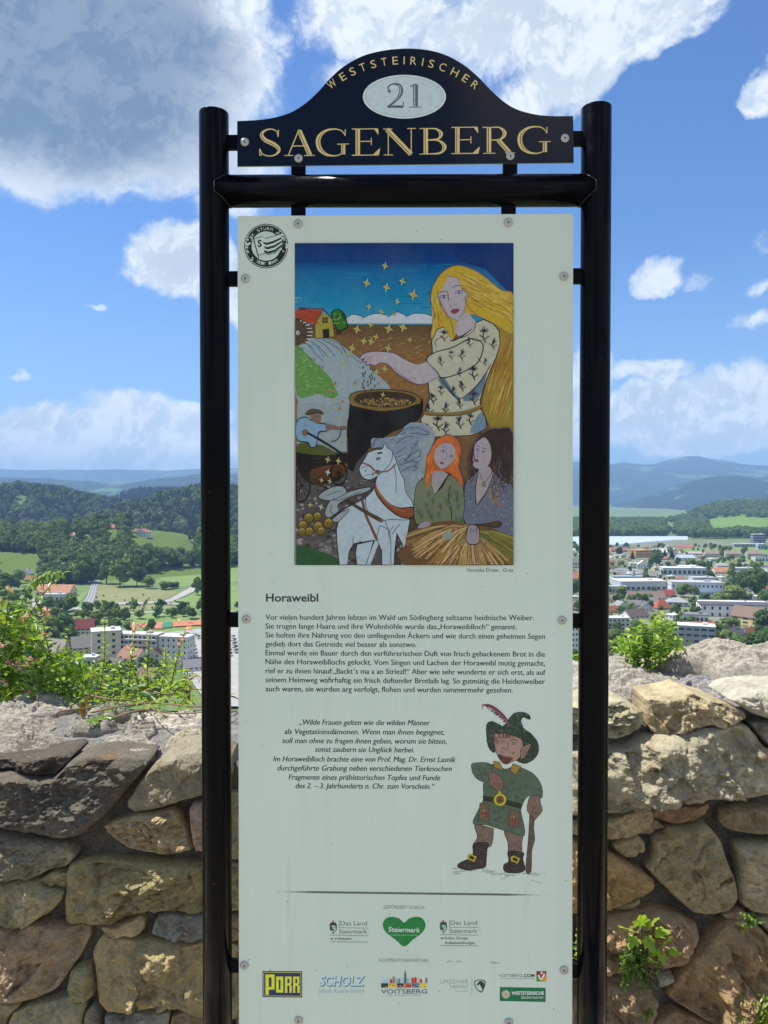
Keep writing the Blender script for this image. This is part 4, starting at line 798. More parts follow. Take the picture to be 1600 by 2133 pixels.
for i in range(22): x = ra.uniform(1135, 1165); y = ra.uniform(300, 500); ik.line(z3((x, y), (x + 2, y + 30), (x + 8, y + 50)), 1.3, ra.choice([srgb(220, 130, 50), srgb(160, 70, 30)]), 2, up=False, taper=True)
for ex, ey in ((1058, 324), (1112, 358)): ik.oval(*Z3(ex, ey), 4.6, 2.9, srgb(80, 66, 96)); ik.oval(*Z3(ex, ey), 3.4, 1.9, srgb(176, 176, 186)); ik.oval(*Z3(ex, ey), 1.6, 1.6, srgb(60, 56, 90))
ik.line(z3((1040, 300), (1066, 296), (1080, 312)), 1, SKL); ik.line(z3((1080, 330), (1078, 370), (1060, 378)), 1, SKL); ik.poly(z3((1030, 402), (1048, 398), (1062, 410), (1046, 416)), srgb(120, 70, 76), 2)
for i in range(22):
    x = ra.uniform(880, 1190); y = ra.uniform(590, 790)
    if abs(x - 1020) < 50 and y < 630: continue
    X_, Y_ = Z3(x, y); ik.line([(X_, Y_), (X_, Y_ + 14)], 1.2, srgb(60, 92, 50), 0); 
    for k in (3, 7, 11): ik.line([(X_ - 4, Y_ + k - 3), (X_, Y_ + k), (X_ + 4, Y_ + k - 3)], 1.3, srgb(66, 104, 56), 0, up=False)
    ik.oval(X_, Y_, 2.2, 2, srgb(110, 108, 140), 8)
woman(((1300, 230), (1360, 180), (1440, 170), (1530, 200), (1532, 560), (1470, 540), (1430, 560), (1450, 700), (1390, 660), (1370, 500), (1280, 460), (1240, 500), (1235, 380), (1260, 280)), srgb(52, 38, 30), ((1270, 280), (1300, 250), (1340, 230), (1375, 280), (1385, 360), (1360, 430), (1310, 450), (1260, 430), (1258, 370), (1265, 330)), None,
      ((1200, 560), (1240, 510), (1300, 460), (1280, 600), (1285, 690), (1350, 600), (1400, 480), (1440, 520), (1500, 550), (1532, 580), (1532, 970), (1300, 935), (1300, 850), (1440, 850), (1440, 800), (1210, 830), (1200, 700)), srgb(102, 108, 122), 0)
ik.poly(z3((1300, 440), (1370, 430), (1400, 480), (1350, 600), (1285, 690), (1275, 600), (1290, 500)), srgb(160, 150, 150)); ik.line(z3((1290, 480), (1275, 600), (1285, 690), (1350, 600), (1395, 490)), 1.5, BKL); ik.line(z3((1300, 470), (1335, 535), (1385, 480)), .9, BKL); ik.oval(*Z3(1334, 552), 5, 5.4, srgb(70, 64, 60)); ik.oval(*Z3(1334, 552), 3.6, 4, srgb(150, 146, 140)); ik.oval(*Z3(1334, 552), 1.6, 1.6, BKL)
for ex, ey in ((1288, 314), (1330, 328)): ik.oval(*Z3(ex, ey), 3.8, 2.4, srgb(60, 56, 70)); ik.oval(*Z3(ex, ey), 2.7, 1.5, srgb(176, 176, 186)); ik.oval(*Z3(ex, ey), 1.3, 1.3, srgb(50, 70, 60))
ik.line(z3((1282, 290), (1304, 294)), 1.2, BKL, 0); ik.line(z3((1318, 302), (1350, 312)), 1.2, BKL); ik.line(z3((1300, 320), (1288, 360), (1300, 366)), 1, SKL); ik.poly(z3((1268, 388), (1284, 378), (1300, 392), (1282, 402)), srgb(126, 66, 72), 2)
for i in range(46):
    x = ra.uniform(1385, 1525); y = ra.uniform(200, 520); ik.line(z3((x, y), (x + 20, y + 20), (x + 16, y + 60), (x + 34, y + 90)), 1.5, ra.choice([srgb(84, 62, 44), srgb(40, 30, 26), srgb(66, 44, 40)]), 3, up=False, taper=True)
for x0 in (1240, 1262, 1395, 1415, 1440):
    ik.line(z3(*[(x0 + 9 * math.sin(k * 1.5 + x0), 330 + k * 26 + (60 if x0 > 1300 else 0)) for k in range(9 if x0 < 1300 else 11)]), 2, ra.choice([srgb(92, 58, 60), srgb(112, 80, 100)]))
ik.line(z3((1380, 580), (1375, 640), (1400, 690)), 3, srgb(160, 130, 50)); ik.line(z3((1425, 600), (1410, 650), (1450, 700)), 3, srgb(170, 110, 50))
ik.up()
for i in range(260):
    x = ra.uniform(1205, 1528); y = ra.uniform(500, 945)
    if (1275 < x < 1400 and y < 690) or (y > 850 and x < 1300) or (y > 690 and x < 1440 and y > 820): continue
    X_, Y_ = Z3(x, y); ik.oval(X_, Y_, ra.uniform(.6, 1.7), ra.uniform(.6, 1.5), ra.choice([srgb(150, 152, 176), srgb(70, 76, 100), srgb(66, 96, 60), srgb(170, 174, 190), srgb(96, 92, 140)]), 7, up=False)
ik.poly(z3((780, 1096), (800, 960), (830, 870), (960, 820), (1120, 800), (1250, 830), (1400, 850), (1531, 960), (1531, 1096)), srgb(104, 76, 44), 2); ik.poly(z3((1300, 930), (1531, 965), (1531, 1096), (1400, 1096)), srgb(86, 80, 38), 0)
ik.up()
for i in range(900):                                    # sheaves of wheat fanning out from the hands
    if i % 2: cx_, cy_ = 1230, 830; a = ra.uniform(1.25, 2.95)
    else: cx_, cy_ = 1250, 880; a = ra.uniform(.12, 2.2)
    l = ra.uniform(120, 470); r0 = ra.uniform(0, 40); x1 = cx_ + math.cos(a) * l; y1 = cy_ + math.sin(a) * l * .75
    if y1 > 1096: f = (1096 - cy_) / (y1 - cy_); x1 = cx_ + (x1 - cx_) * f; y1 = 1096
    x1 = min(max(x1, 782), 1530); xm = (cx_ + x1) / 2; ym = (cy_ + y1) / 2 - 26 * abs(math.cos(a))
    ik.line(z3((cx_ + r0 * math.cos(a), cy_ + r0 * math.sin(a)), (xm, ym), (x1, y1)), ra.uniform(.7, 2.0), ra.choice([srgb(160, 118, 66), srgb(126, 90, 48), srgb(190, 152, 96), srgb(92, 68, 40), srgb(148, 128, 58), srgb(206, 176, 128)]) if a > .7 else ra.choice([srgb(120, 116, 50), srgb(96, 90, 42), srgb(150, 142, 70)]), 4, up=False, taper=False)
for i in range(26):
    a = ra.uniform(1.0, 2.8); l = ra.uniform(180, 400); x = 1230 + math.cos(a) * l; y = min(850 + math.sin(a) * l * .7, 1080)
    if x < 800: continue
    for k in range(6): X_, Y_ = Z3(x - math.cos(a) * k * 12, y - math.sin(a) * k * 9); ik.oval(X_, Y_, 2.0, 1.1, srgb(196, 158, 100), 7, up=False, rot=a + .5 * (-1) ** k)
ik.poly(z3((1230, 830), (1262, 822), (1300, 850), (1308, 930), (1290, 960), (1230, 960), (1208, 930), (1215, 870)), BKL, 3); ik.poly(z3((1232, 836), (1262, 828), (1295, 853), (1302, 928), (1286, 954), (1232, 954), (1213, 928), (1220, 872)), srgb(150, 140, 144), 3)
for x in (1246, 1266, 1284): ik.line(z3((x, 845), (x - 4, 885)), 1.1, BKL, 0)
ik.poly(z3((1050, 900), (1080, 870), (1130, 880), (1110, 920), (1070, 930)), srgb(140, 150, 130), 3); ik.poly(z3((885, 835), (930, 805), (970, 812), (950, 840), (890, 850)), srgb(150, 140, 140), 3)
ik.line([(X0, Y0), (X1, Y0 - 1.5), (X1 - 1, Y1), (X0 + 2.5, Y1), (X0, Y0)], 1.6, srgb(150, 160, 158), 0)
ILL = ik.build('illustration', PANEL, 'painted scene of a long-haired woman at a cauldron, a white horse and two women')

# ------------------------------------------------------------------ the printed gnome
def G5(x, y): return (520 + x / 2.4242, 1460 + y / 2.4231)
def g5(*a): return [G5(x, y) for x, y in a]
ik = Ink(gain=1.0); rg_ = random.Random(12)
def hatch(poly, c, n, ln=7, ang=.8, w=.85):
    q = g5(*poly); x0 = min(p[0] for p in q); x1 = max(p[0] for p in q); y0 = min(p[1] for p in q); y1 = max(p[1] for p in q); ik.up(); k = 0
    def inside(x, y):
        f = False; j = len(q) - 1
        for i in range(len(q)):
            if (q[i][1] > y) != (q[j][1] > y) and x < (q[j][0] - q[i][0]) * (y - q[i][1]) / (q[j][1] - q[i][1]) + q[i][0]: f = not f
            j = i
        return f
    for _ in range(n * 3):
        if k >= n: break
        x = rg_.uniform(x0, x1); y = rg_.uniform(y0, y1)
        if inside(x, y):
            a = ang + rg_.uniform(-.35, .35); l = rg_.uniform(.4, 1) * ln; xe, ye = x + l * math.cos(a), y + l * math.sin(a)
            if inside(xe, ye): ik.line([(x, y), (xe, ye)], w * rg_.uniform(.6, 1.3), rg_.choice(c), 0, up=False); k += 1
def fig(poly, c, hc_=None, n=0, k=3, line=1.0, ang=.8, oc=None):
    q = g5(*poly); ik.poly(q, c, k)
    if hc_: hatch(poly, hc_, n, ang=ang)
    if line: ik.line(q + q[:1], line, oc or srgb(44, 46, 40), k)
GD = [srgb(36, 52, 40), srgb(104, 128, 100), srgb(70, 94, 70), srgb(44, 58, 46)]; BD = [srgb(84, 64, 54), srgb(150, 124, 108), srgb(106, 84, 72)]; KD = [srgb(40, 36, 36), srgb(96, 88, 88), srgb(66, 60, 60)]
for i in range(34): x = rg_.uniform(1010, 1450); y = 862 + rg_.gauss(0, 8) + (x - 1010) * .03; ik.line(g5((x, y), (x + rg_.uniform(15, 60), y + rg_.uniform(-5, 4))), .7, srgb(110, 122, 112), 0, up=False)
ik.line(g5((1420, 905), (1450, 915), (1480, 922)), .8, srgb(100, 110, 100)); ik.line(g5((1262, 885), (1275, 870), (1295, 880), (1290, 895), (1265, 900)), .9, srgb(90, 100, 92)); ik.line(g5((1300, 870), (1305, 890), (1312, 870)), .8, srgb(90, 100, 92))
fig(((1415, 560), (1440, 570), (1435, 640), (1440, 700), (1425, 760), (1422, 862), (1395, 862), (1402, 760), (1408, 690), (1412, 620)), srgb(104, 82, 70), BD, 60, ang=1.5)
fig(((1135, 620), (1215, 640), (1232, 650), (1225, 720), (1200, 740), (1128, 730), (1150, 690)), srgb(132, 112, 98), BD, 90); fig(((1285, 650), (1375, 660), (1375, 720), (1370, 770), (1310, 775), (1305, 720)), srgb(132, 112, 98), BD, 90)
fig(((1130, 720), (1205, 715), (1200, 750), (1196, 800), (1190, 840), (1150, 848), (1100, 856), (1052, 840), (1060, 818), (1110, 795), (1128, 770)), srgb(62, 56, 54), KD, 130, ang=.2); fig(((1305, 758), (1382, 765), (1380, 800), (1392, 850), (1360, 868), (1300, 866), (1282, 850), (1285, 825), (1308, 810)), srgb(62, 56, 54), KD, 120, ang=.2)
for x, y in ((1123, 793), (1342, 802)):
    ik.poly(g5((x - 24, y - 14), (x - 8, y - 22), (x + 24, y - 6), (x + 12, y + 20), (x - 22, y + 6)), srgb(190, 178, 40)); ik.poly(g5((x - 14, y - 8), (x - 4, y - 13), (x + 14, y - 2), (x + 7, y + 11), (x - 13, y + 2)), srgb(60, 56, 50))
TU = ((1200, 330), (1250, 320), (1290, 345), (1340, 330), (1390, 345), (1440, 375), (1475, 430), (1476, 490), (1440, 485), (1410, 480), (1390, 500), (1370, 550), (1380, 600), (1388, 680), (1320, 665), (1240, 640), (1190, 625), (1128, 620), (1150, 560), (1180, 500), (1180, 420), (1195, 400))
fig(TU, srgb(92, 110, 90), GD, 420); fig(((1120, 320), (1150, 312), (1210, 315), (1225, 350), (1215, 390), (1190, 410), (1150, 395), (1125, 360)), srgb(96, 114, 94), GD, 70)
fig(((1205, 370), (1240, 360), (1280, 400), (1282, 435), (1265, 455), (1240, 450), (1215, 420)), srgb(140, 108, 100), BD, 40)
for k_ in range(4): ik.line(g5((1236 + k_ * 12, 415), (1240 + k_ * 12, 448)), .8, srgb(70, 50, 46), 0)
fig(((1178, 480), (1240, 488), (1300, 500), (1375, 520), (1372, 545), (1300, 525), (1240, 510), (1180, 505)), srgb(52, 50, 42), KD, 30, k=0)
for (x, y, s_) in ((1185, 560, 1), (1335, 595, 1)):
    fig(((x - 22, y - 45), (x + 28, y - 38), (x + 22, y + 48), (x - 28, y + 42)), srgb(120, 96, 80), BD, 40, k=0); ik.poly(g5((x - 24, y + 2), (x + 24, y + 8), (x + 22, y + 20), (x - 25, y + 14)), srgb(140, 74, 56)); ik.oval(*G5(x, y - 8), 1.6, 2.2, srgb(190, 180, 50))
ik.oval(*G5(1265, 499), 13.5, 13.5, srgb(120, 110, 30)); ik.oval(*G5(1265, 499), 12.5, 12.5, srgb(206, 196, 50)); ik.oval(*G5(1265, 499), 8.6, 8.6, srgb(128, 88, 66)); ik.line(g5((1265, 484), (1263, 500), (1252, 510)), 1.4, srgb(50, 40, 36), 0); ik.line(g5((1263, 500), (1275, 506)), 1.2, srgb(50, 40, 36), 0); ik.oval(*G5(1262, 462), 3, 3.4, srgb(190, 180, 50))
fig(((1415, 485), (1460, 480), (1470, 520), (1478, 555), (1450, 590), (1440, 600), (1425, 580), (1405, 560), (1402, 530)), srgb(136, 108, 98), BD, 50)
for k_ in range(3): ik.line(g5((1425 + k_ * 14, 535), (1432 + k_ * 14, 575)), .8, srgb(70, 50, 46), 0)
# hat brim, face, ears, beard, crown, feather
fig(((1195, 150), (1200, 115), (1225, 104), (1260, 120), (1300, 140), (1350, 150), (1410, 165), (1450, 200), (1460, 250), (1440, 290), (1400, 315), (1370, 312), (1340, 290), (1300, 200), (1250, 170), (1240, 260), (1205, 230)), srgb(58, 70, 58), GD, 300)
fig(((1232, 170), (1262, 160), (1300, 165), (1345, 170), (1375, 200), (1380, 250), (1360, 290), (1320, 310), (1290, 318), (1260, 290), (1243, 250), (1236, 210)), srgb(176, 142, 128), [srgb(150, 112, 100), srgb(190, 158, 142)], 40)
fig(((1370, 240), (1398, 222), (1422, 220), (1405, 255), (1385, 290), (1368, 285)), srgb(158, 124, 112), BD, 14); fig(((1246, 215), (1232, 175), (1240, 178), (1256, 205)), srgb(150, 116, 106), None)
fig(((1255, 270), (1290, 280), (1330, 288), (1310, 312), (1288, 320), (1265, 300)), srgb(98, 58, 50), [srgb(64, 32, 28), srgb(130, 84, 70)], 90, ang=1.4, line=0); ik.line(g5((1272, 255), (1300, 270), (1340, 262)), 1.6, srgb(90, 36, 36)); ik.line(g5((1278, 262), (1300, 270), (1325, 267)), 1.0, srgb(200, 196, 186))
ik.line(g5((1300, 205), (1308, 235), (1296, 246), (1282, 240)), 1.0, srgb(84, 56, 50))
for ex, ey in ((1278, 203), (1335, 215)): ik.oval(*G5(ex, ey), 4.4, 2.8, srgb(60, 44, 40)); ik.oval(*G5(ex, ey), 3, 1.8, srgb(196, 190, 184)); ik.oval(*G5(ex, ey), 1.3, 1.5, srgb(30, 30, 26)); ik.line(g5((ex - 18, ey - 14), (ex, ey - 20), (ex + 18, ey - 12)), 1.4, srgb(70, 40, 36))
for i in range(24): x = rg_.uniform(1255, 1350); ik.line(g5((x, 160), (x + rg_.uniform(-8, 8), 186)), 1.1, srgb(110, 50, 44), 0, up=False)
fig(((1232, 305), (1262, 310), (1282, 352), (1262, 345), (1236, 335)), srgb(172, 138, 60), None, k=0); fig(((1330, 318), (1370, 330), (1345, 372), (1315, 352)), srgb(172, 138, 60), None, k=0)
fig(((1245, 165), (1262, 140), (1290, 120), (1310, 90), (1340, 62), (1380, 58), (1410, 70), (1418, 92), (1400, 90), (1385, 82), (1370, 100), (1385, 140), (1420, 165), (1440, 195), (1400, 200), (1340, 178), (1290, 165)), srgb(56, 74, 56), GD, 220)
ik.line(g5((1310, 128), (1290, 90), (1250, 50), (1210, 25), (1175, 20)), [3, 7, 8, 6, 1], srgb(122, 52, 66)); ik.line(g5((1310, 128), (1288, 92), (1248, 52), (1208, 28)), 1, srgb(190, 150, 160)); ik.line(g5((1180, 18), (1172, 44)), [2.5, .6], srgb(122, 52, 66), 0)
for i in range(40): t_ = rg_.random(); x = 1310 - 120 * t_; y = 128 - 108 * t_ ** .75; ik.line(g5((x, y), (x - 10, y + 10 * (rg_.random() - .2))), .8, srgb(90, 30, 46), 0, up=False)
ik.build('printed_gnome', PANEL, 'ink drawing of a gnome in green hat and tunic with a walking stick')
# ================================================================== ground under the camera and beyond
def sstep(a, b, x): t = np.clip((x - a) / (b - a), 0, 1); return t * t * (3 - 2 * t)
def gz(x, y):
    d = np.maximum.reduce([(y - 3.3) / 95.0, (-y - 45) / 90.0, (np.abs(x) - 60) / 90.0])
    d = np.clip(d, 0, 1); return ZV * np.where(d < .04, d * d / .04 * .55, np.minimum(1, (d - .018) / .982))
rad = np.concatenate([[0.0], np.geomspace(0.5, 16500, 150)]); ang = np.linspace(0, 2 * np.pi, 193)[:-1]
RR, AA = np.meshgrid(rad, ang, indexing='ij'); X = RR * np.sin(AA); Y = RR * np.cos(AA)
Z = gz(X, Y); near = np.exp(-RR / 40) * (Y < 3.2)
Z = Z + (fbm(np.stack([X * .35, Y * .35, X * 0], -1), 4, s=3) * .05 - .03) * near
nr_, na_ = RR.shape; idx = np.arange(nr_ * na_).reshape(nr_, na_)
F = np.stack([idx[:-1], np.roll(idx, -1, 1)[:-1], np.roll(idx, -1, 1)[1:], idx[1:]], -1).reshape(-1, 4)
t = NT('ground_cover'); v = t.coord(); P_ = t.node('ShaderNodeSeparateXYZ', {0: v})
n1 = t.noise(v, .012, 6, .6); n2 = t.noise(v, .12, 6, .6); n3 = t.noise(v, 9, 8, .65)
meadow = t.ramp(n1, [(.38, (.055, .105, .022)), (.5, (.09, .155, .034)), (.62, (.075, .11, .032))])
meadow = t.mix(t.rng(n2, .3, .7, 0, .4), meadow, (.17, .21, .08))
gravel = t.ramp(n3, [(.3, (.22, .185, .13)), (.6, (.40, .35, .26)), (.8, (.48, .42, .33))])
gravel = t.mix(t.rng(t.noise(v, 1.3, 5), .56, .7), gravel, (.10, .13, .04))
t.col(t.mix(t.rng(P_.outputs[2], -3.0, -.8), meadow, gravel)); t.rough(.95); t.bump(n3, .4, .02); GROUNDM = t.m
g = link('ground', np_mesh('ground', np.stack([X.ravel(), Y.ravel(), Z.ravel()], 1), F, GROUNDM)); tag(g, kind='structure')

# ================================================================== the rubble wall
t = NT('rubble_stone'); v = t.coord(); oi = t.node('ShaderNodeObjectInfo')
rnd = oi.outputs['Random']; off = t.node('ShaderNodeCombineXYZ', {0: t.math('MULTIPLY', rnd, 37.0), 1: t.math('MULTIPLY', rnd, 11.0), 2: 0.0}).outputs[0]
vv = t.node('ShaderNodeVectorMath', {0: v, 1: off}, operation='ADD').outputs[0]
vs = t.node('ShaderNodeMapping', {'Vector': vv, 'Scale': (1, 1, 2.6)}).outputs[0]
a = t.noise(vv, 7, 8, .62); b = t.noise(vv, 26, 10, .68, .3); c_ = t.noise(vv, 130, 8, .7); lay = t.noise(vs, 18, 8, .65, .6)
base = oi.outputs['Color']
c = t.mix(t.rng(a, .32, .68), t.mix(1, base, (.80, .78, .74), 'MULTIPLY'), t.mix(1, base, (1.30, 1.28, 1.22), 'MULTIPLY'))
stain = t.math('MULTIPLY', t.rng(lay, .50, .68), t.rng(t.noise(vv, 5, 3), .42, .62))
c = t.mix(t.math('MULTIPLY', stain, .75), c, (.33, .175, .055))
c = t.mix(t.math('MULTIPLY', t.rng(b, .56, .72), .5), c, (.42, .39, .31))
c = t.mix(t.math('MULTIPLY', t.rng(t.noise(vv, 9, 6, .6), .56, .70), .62), c, (.055, .058, .045))
c = t.mix(t.math('MULTIPLY', t.rng(c_, .35, .7), .55), t.mix(1, c, (.75, .73, .70), 'MULTIPLY'), c)
c = t.mix(t.rng(c_, .30, .36), t.mix(1, c, (.45, .43, .40), 'MULTIPLY'), c)
c = t.mix(t.math('MULTIPLY', t.rng(t.noise(vv, 44, 4, .6), .66, .72), .55), c, (.50, .50, .44))
grn = t.noise(vv, 85, 5, .75, .4); c = t.mix(t.rng(grn, .36, .46, .55, 0), c, t.mix(1, c, (.42, .40, .36), 'MULTIPLY')); c = t.mix(t.rng(grn, .56, .68, 0, .45), c, t.mix(1, c, (1.6, 1.55, 1.45), 'MULTIPLY'))
t.col(c); t.rough(.88); t.b.inputs['Specular IOR Level'].default_value = .3
grit = t.noise(vv, 75, 6, .75); hgt = t.math('ADD', t.math('MULTIPLY', grit, .8), b); hgt = t.math('ADD', hgt, t.math('ADD', t.math('MULTIPLY', c_, .32), t.math('MULTIPLY', t.noise(vs, 60, 8, .7, .8), .7)))
t.bump(hgt, 1.0, .013); STONE = t.m
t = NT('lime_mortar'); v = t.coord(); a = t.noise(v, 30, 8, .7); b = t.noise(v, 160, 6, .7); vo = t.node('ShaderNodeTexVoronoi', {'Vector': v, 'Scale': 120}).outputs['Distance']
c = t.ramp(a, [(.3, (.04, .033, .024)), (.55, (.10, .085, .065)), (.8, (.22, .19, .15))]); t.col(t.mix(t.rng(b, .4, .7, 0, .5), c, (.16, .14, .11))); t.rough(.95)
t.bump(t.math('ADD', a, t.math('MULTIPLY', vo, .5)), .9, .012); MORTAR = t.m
t = NT('mortar_painted_sunlit'); v = t.coord(); a = t.noise(v, 22, 8, .75); b = t.noise(v, 140, 6, .7)
t.col(t.mix(t.rng(b, .4, .65, 0, .5), t.ramp(a, [(.3, (.06, .055, .05)), (.5, (.17, .16, .145)), (.7, (.32, .30, .265))]), (.45, .43, .39))); t.rough(.95); t.bump(t.math('ADD', a, b), 1.0, .012); MORTARL = t.m  # bed mortar: a lighter copy of the joint mortar with sunlight painted in
t = NT('weathered_top_stone'); v = t.coord(); oi = t.node('ShaderNodeObjectInfo')
vl = t.node('ShaderNodeMapping', {'Vector': v, 'Scale': (1, 3.2, 5), 'Rotation': (0, 0, .12)}).outputs[0]
a = t.noise(vl, 9, 10, .7, .8); b = t.noise(v, 30, 8, .7); c_ = t.noise(v, 150, 8, .72); lay = t.noise(vl, 38, 8, .7, 1.0)
c = t.mix(1, oi.outputs['Color'], t.ramp(a, [(.32, .42), (.5, .85), (.66, 1.12)]), 'MULTIPLY')
c = t.mix(t.math('MULTIPLY', t.rng(lay, .46, .62), .6), c, t.mix(1, c, (.45, .43, .42), 'MULTIPLY'))
c = t.mix(t.math('MULTIPLY', t.rng(b, .55, .68), .55), c, (.11, .105, .10))
c = t.mix(t.math('MULTIPLY', t.rng(c_, .52, .62), .5), c, (.58, .56, .52))
c = t.mix(t.rng(t.noise(vl, 5, 4), .56, .7, 0, .45), c, (.33, .255, .16))
t.col(c); t.rough(.85); t.bump(t.math('ADD', t.math('ADD', lay, t.math('MULTIPLY', c_, .5)), b), .9, .007); TOPST = t.m

BAT = .15
WALL = empty('stone_wall', (0, 2.3, 0)); tag(WALL, 'waist-high rubble stone wall running behind the sign along the hilltop edge', 'wall')
WY = 2.3
def stone(poly, tint, frame='front', w0=0.0, depth=.16, bulge=.035, seed=0, name='stone', mat=None, amp=1.0, rings=26, nb=110, mortarless=False, layer=0.0, facets=6, taper=.94):
    """an irregular stone: poly is its outline in the wall's face (or bed); it swells outwards by bulge, with chipped planes and a rough skin"""
    rg = np.random.default_rng(seed * 7 + 5); P = np.array(poly, float)
    # resample the outline evenly, rounding its corners a little
    Q = np.vstack([P, P[:1]]); seg = np.hypot(*np.diff(Q, axis=0).T); s = np.concatenate([[0], np.cumsum(seg)]); u = np.linspace(0, s[-1], nb, endpoint=False)
    B = np.stack([np.interp(u, s, Q[:, 0]), np.interp(u, s, Q[:, 1])], 1)
    for _ in range(1): B = B * .6 + .2 * (np.roll(B, 1, 0) + np.roll(B, -1, 0))
    size = math.sqrt(abs(np.dot(B[:, 0], np.roll(B[:, 1], 1)) - np.dot(B[:, 1], np.roll(B[:, 0], 1))) / 2)
    A = np.dot(B[:, 0], np.roll(B[:, 1], -1)) - np.dot(B[:, 1], np.roll(B[:, 0], -1)); cr = B[:, 0] * np.roll(B[:, 1], -1) - np.roll(B[:, 0], -1) * B[:, 1]
    c = np.array([np.sum((B[:, 0] + np.roll(B[:, 0], -1)) * cr), np.sum((B[:, 1] + np.roll(B[:, 1], -1)) * cr)]) / (3 * A)
    d = B - c; L_ = np.hypot(d[:, 0], d[:, 1]); en = fbm(np.stack([B[:, 0] * 22, B[:, 1] * 22, np.full(nb, seed * 3.1)], 1), 4)
    B = c + d * (1 + np.clip(en, -1, 1)[:, None] * .026 * min(1, .12 / max(size, .05)) * 1.5)
    tt = 1 - (1 - np.linspace(0, 1, rings + 1)[1:]) ** 1.25
    V = [np.array([[c[0], c[1]]])]; T = [np.zeros(1)]
    for t_ in tt: V.append(c + (B - c) * t_); T.append(np.full(nb, t_))
    V = np.vstack(V); T = np.concatenate(T)
    edge = (1 - T ** 8) ** .5; W = bulge * edge
    h = np.full(len(V), 1e9)
    for k in range(facets):                             # chipped planes
        th_ = rg.uniform(0, 2 * np.pi); sl = rg.uniform(.08, .75); o_ = rg.uniform(.1, .42) * size
        h = np.minimum(h, bulge * 1.05 + (o_ - ((V - c) @ np.array([np.cos(th_), np.sin(th_)]))) * sl)
    W = np.minimum(W, np.maximum(h, -.01) + .25 * (W - h).clip(0) )
    q = np.stack([V[:, 0], V[:, 1], np.full(len(V), seed * 1.7)], 1)
    q2 = q * np.array([1, 1 + layer, 1])
    fade = np.clip((1 - T) * 6, .25, 1)
    nk = int(rg.integers(7, 15)); sd_ = np.stack([rg.choice(V[:, 0], nk), rg.choice(V[:, 1], nk)], 1); wv = V + np.stack([vnoise(q * 14, 31), vnoise(q * 14, 57)], 1) * .018
    dd = np.hypot(wv[:, None, 0] - sd_[None, :, 0], wv[:, None, 1] - sd_[None, :, 1]); ki = dd.argmin(1); ta = rg.uniform(-.28, .28, nk); tb = rg.uniform(-.28, .28, nk); tc_ = rg.uniform(-.006, .007, nk)
    chip = tc_[ki] + ta[ki] * (V[:, 0] - sd_[ki, 0]) + tb[ki] * (V[:, 1] - sd_[ki, 1]); W = W + np.clip(chip, -.02, .02) * fade * amp * min(1, size / .2)
    W = W + amp * fade * (fbm(q2 * 7, 3, s=seed) * .015 + (np.abs(fbm(q2 * 17, 4, s=seed + 3)) - .35) * -.017 + fbm(q2 * 48, 4, .65, s=seed + 9) * .0062)
    if layer: W = W + (amp * .006 if frame == 'front' else .0085) * np.round(fbm(q2 * 8, 5, s=seed + 4) * 2.4) * fade
    # sides
    VV = [V]; WW = [W]; E = V[-nb:]; we = W[-nb:]
    for k, f in enumerate((.12, .45, 1.0)):
        sc_ = 1 - (1 - taper) * f * 1.0; VV.append(c + (E - c) * sc_ * (1 + .006 * rg.normal(size=(nb, 1)))); WW.append(we - depth * f)
    V = np.vstack(VV); W = np.concatenate(WW) + w0
    if frame == 'front': P3 = np.stack([V[:, 0], -W + BAT * (V[:, 1] - .85), V[:, 1]], 1)
    else: P3 = np.stack([V[:, 0], V[:, 1] - WY, W], 1)
    n = nb; f = []; nr = rings + 3
    j = np.arange(n); j2 = (j + 1) % n
    quads = []
    for r in range(nr - 1):
        a_ = 1 + r * n; quads.append(np.stack([a_ + j, a_ + n + j, a_ + n + j2, a_ + j2], 1))
    Fq = np.vstack(quads); tri = np.stack([np.zeros(n, int), 1 + j, 1 + j2, np.zeros(n, int)], 1)
    flip = (A > 0) != (frame == 'top')
    # winding: outward is -y for the face, +z for the bed
    me = bpy.data.meshes.new(name); faces = [tuple(x) for x in Fq.tolist()] + [tuple(x[:3]) for x in tri.tolist()]
    if frame == 'front' and A < 0 or frame == 'top' and A < 0: faces = [x[::-1] for x in faces]
    me.from_pydata(P3.tolist(), [], faces); me.materials.append(mat or STONE); me.polygons.foreach_set('use_smooth', np.ones(len(me.polygons), bool)); me.update()
    o = link(name, me, WALL); o.color = (*(min(.66, v_ * (1.5 if frame == 'front' else 1.0)) for v_ in tint), 1); return o
def LZ(p): return (p[0] / 2.91, 1400 + p[1] / 2.91)
def RZ(p): return (1180 + p[0] / 2.657, 1330 + p[1] / 2.657)
BAT = .15
def on_face(px, py, out=0.0):
    """where the line of sight meets the wall's battered face"""
    d = ray(px, py); return CAM + d * ((WY - out + BAT * (CAM.z - .85)) / (1 - BAT * d.z))
def face(poly, fn, yy=WY): 
    out = []
    for p in poly: q = on_face(*fn(p)); out.append((q.x, q.z))
    return out
GR = (.27, .25, .185); OL = (.34, .30, .17); TAN = (.43, .34, .20); BR = (.35, .25, .14); DKS = (.13, .12, .10); BL = (.30, .30, .26); LT = (.46, .42, .32); PK = (.36, .27, .20)
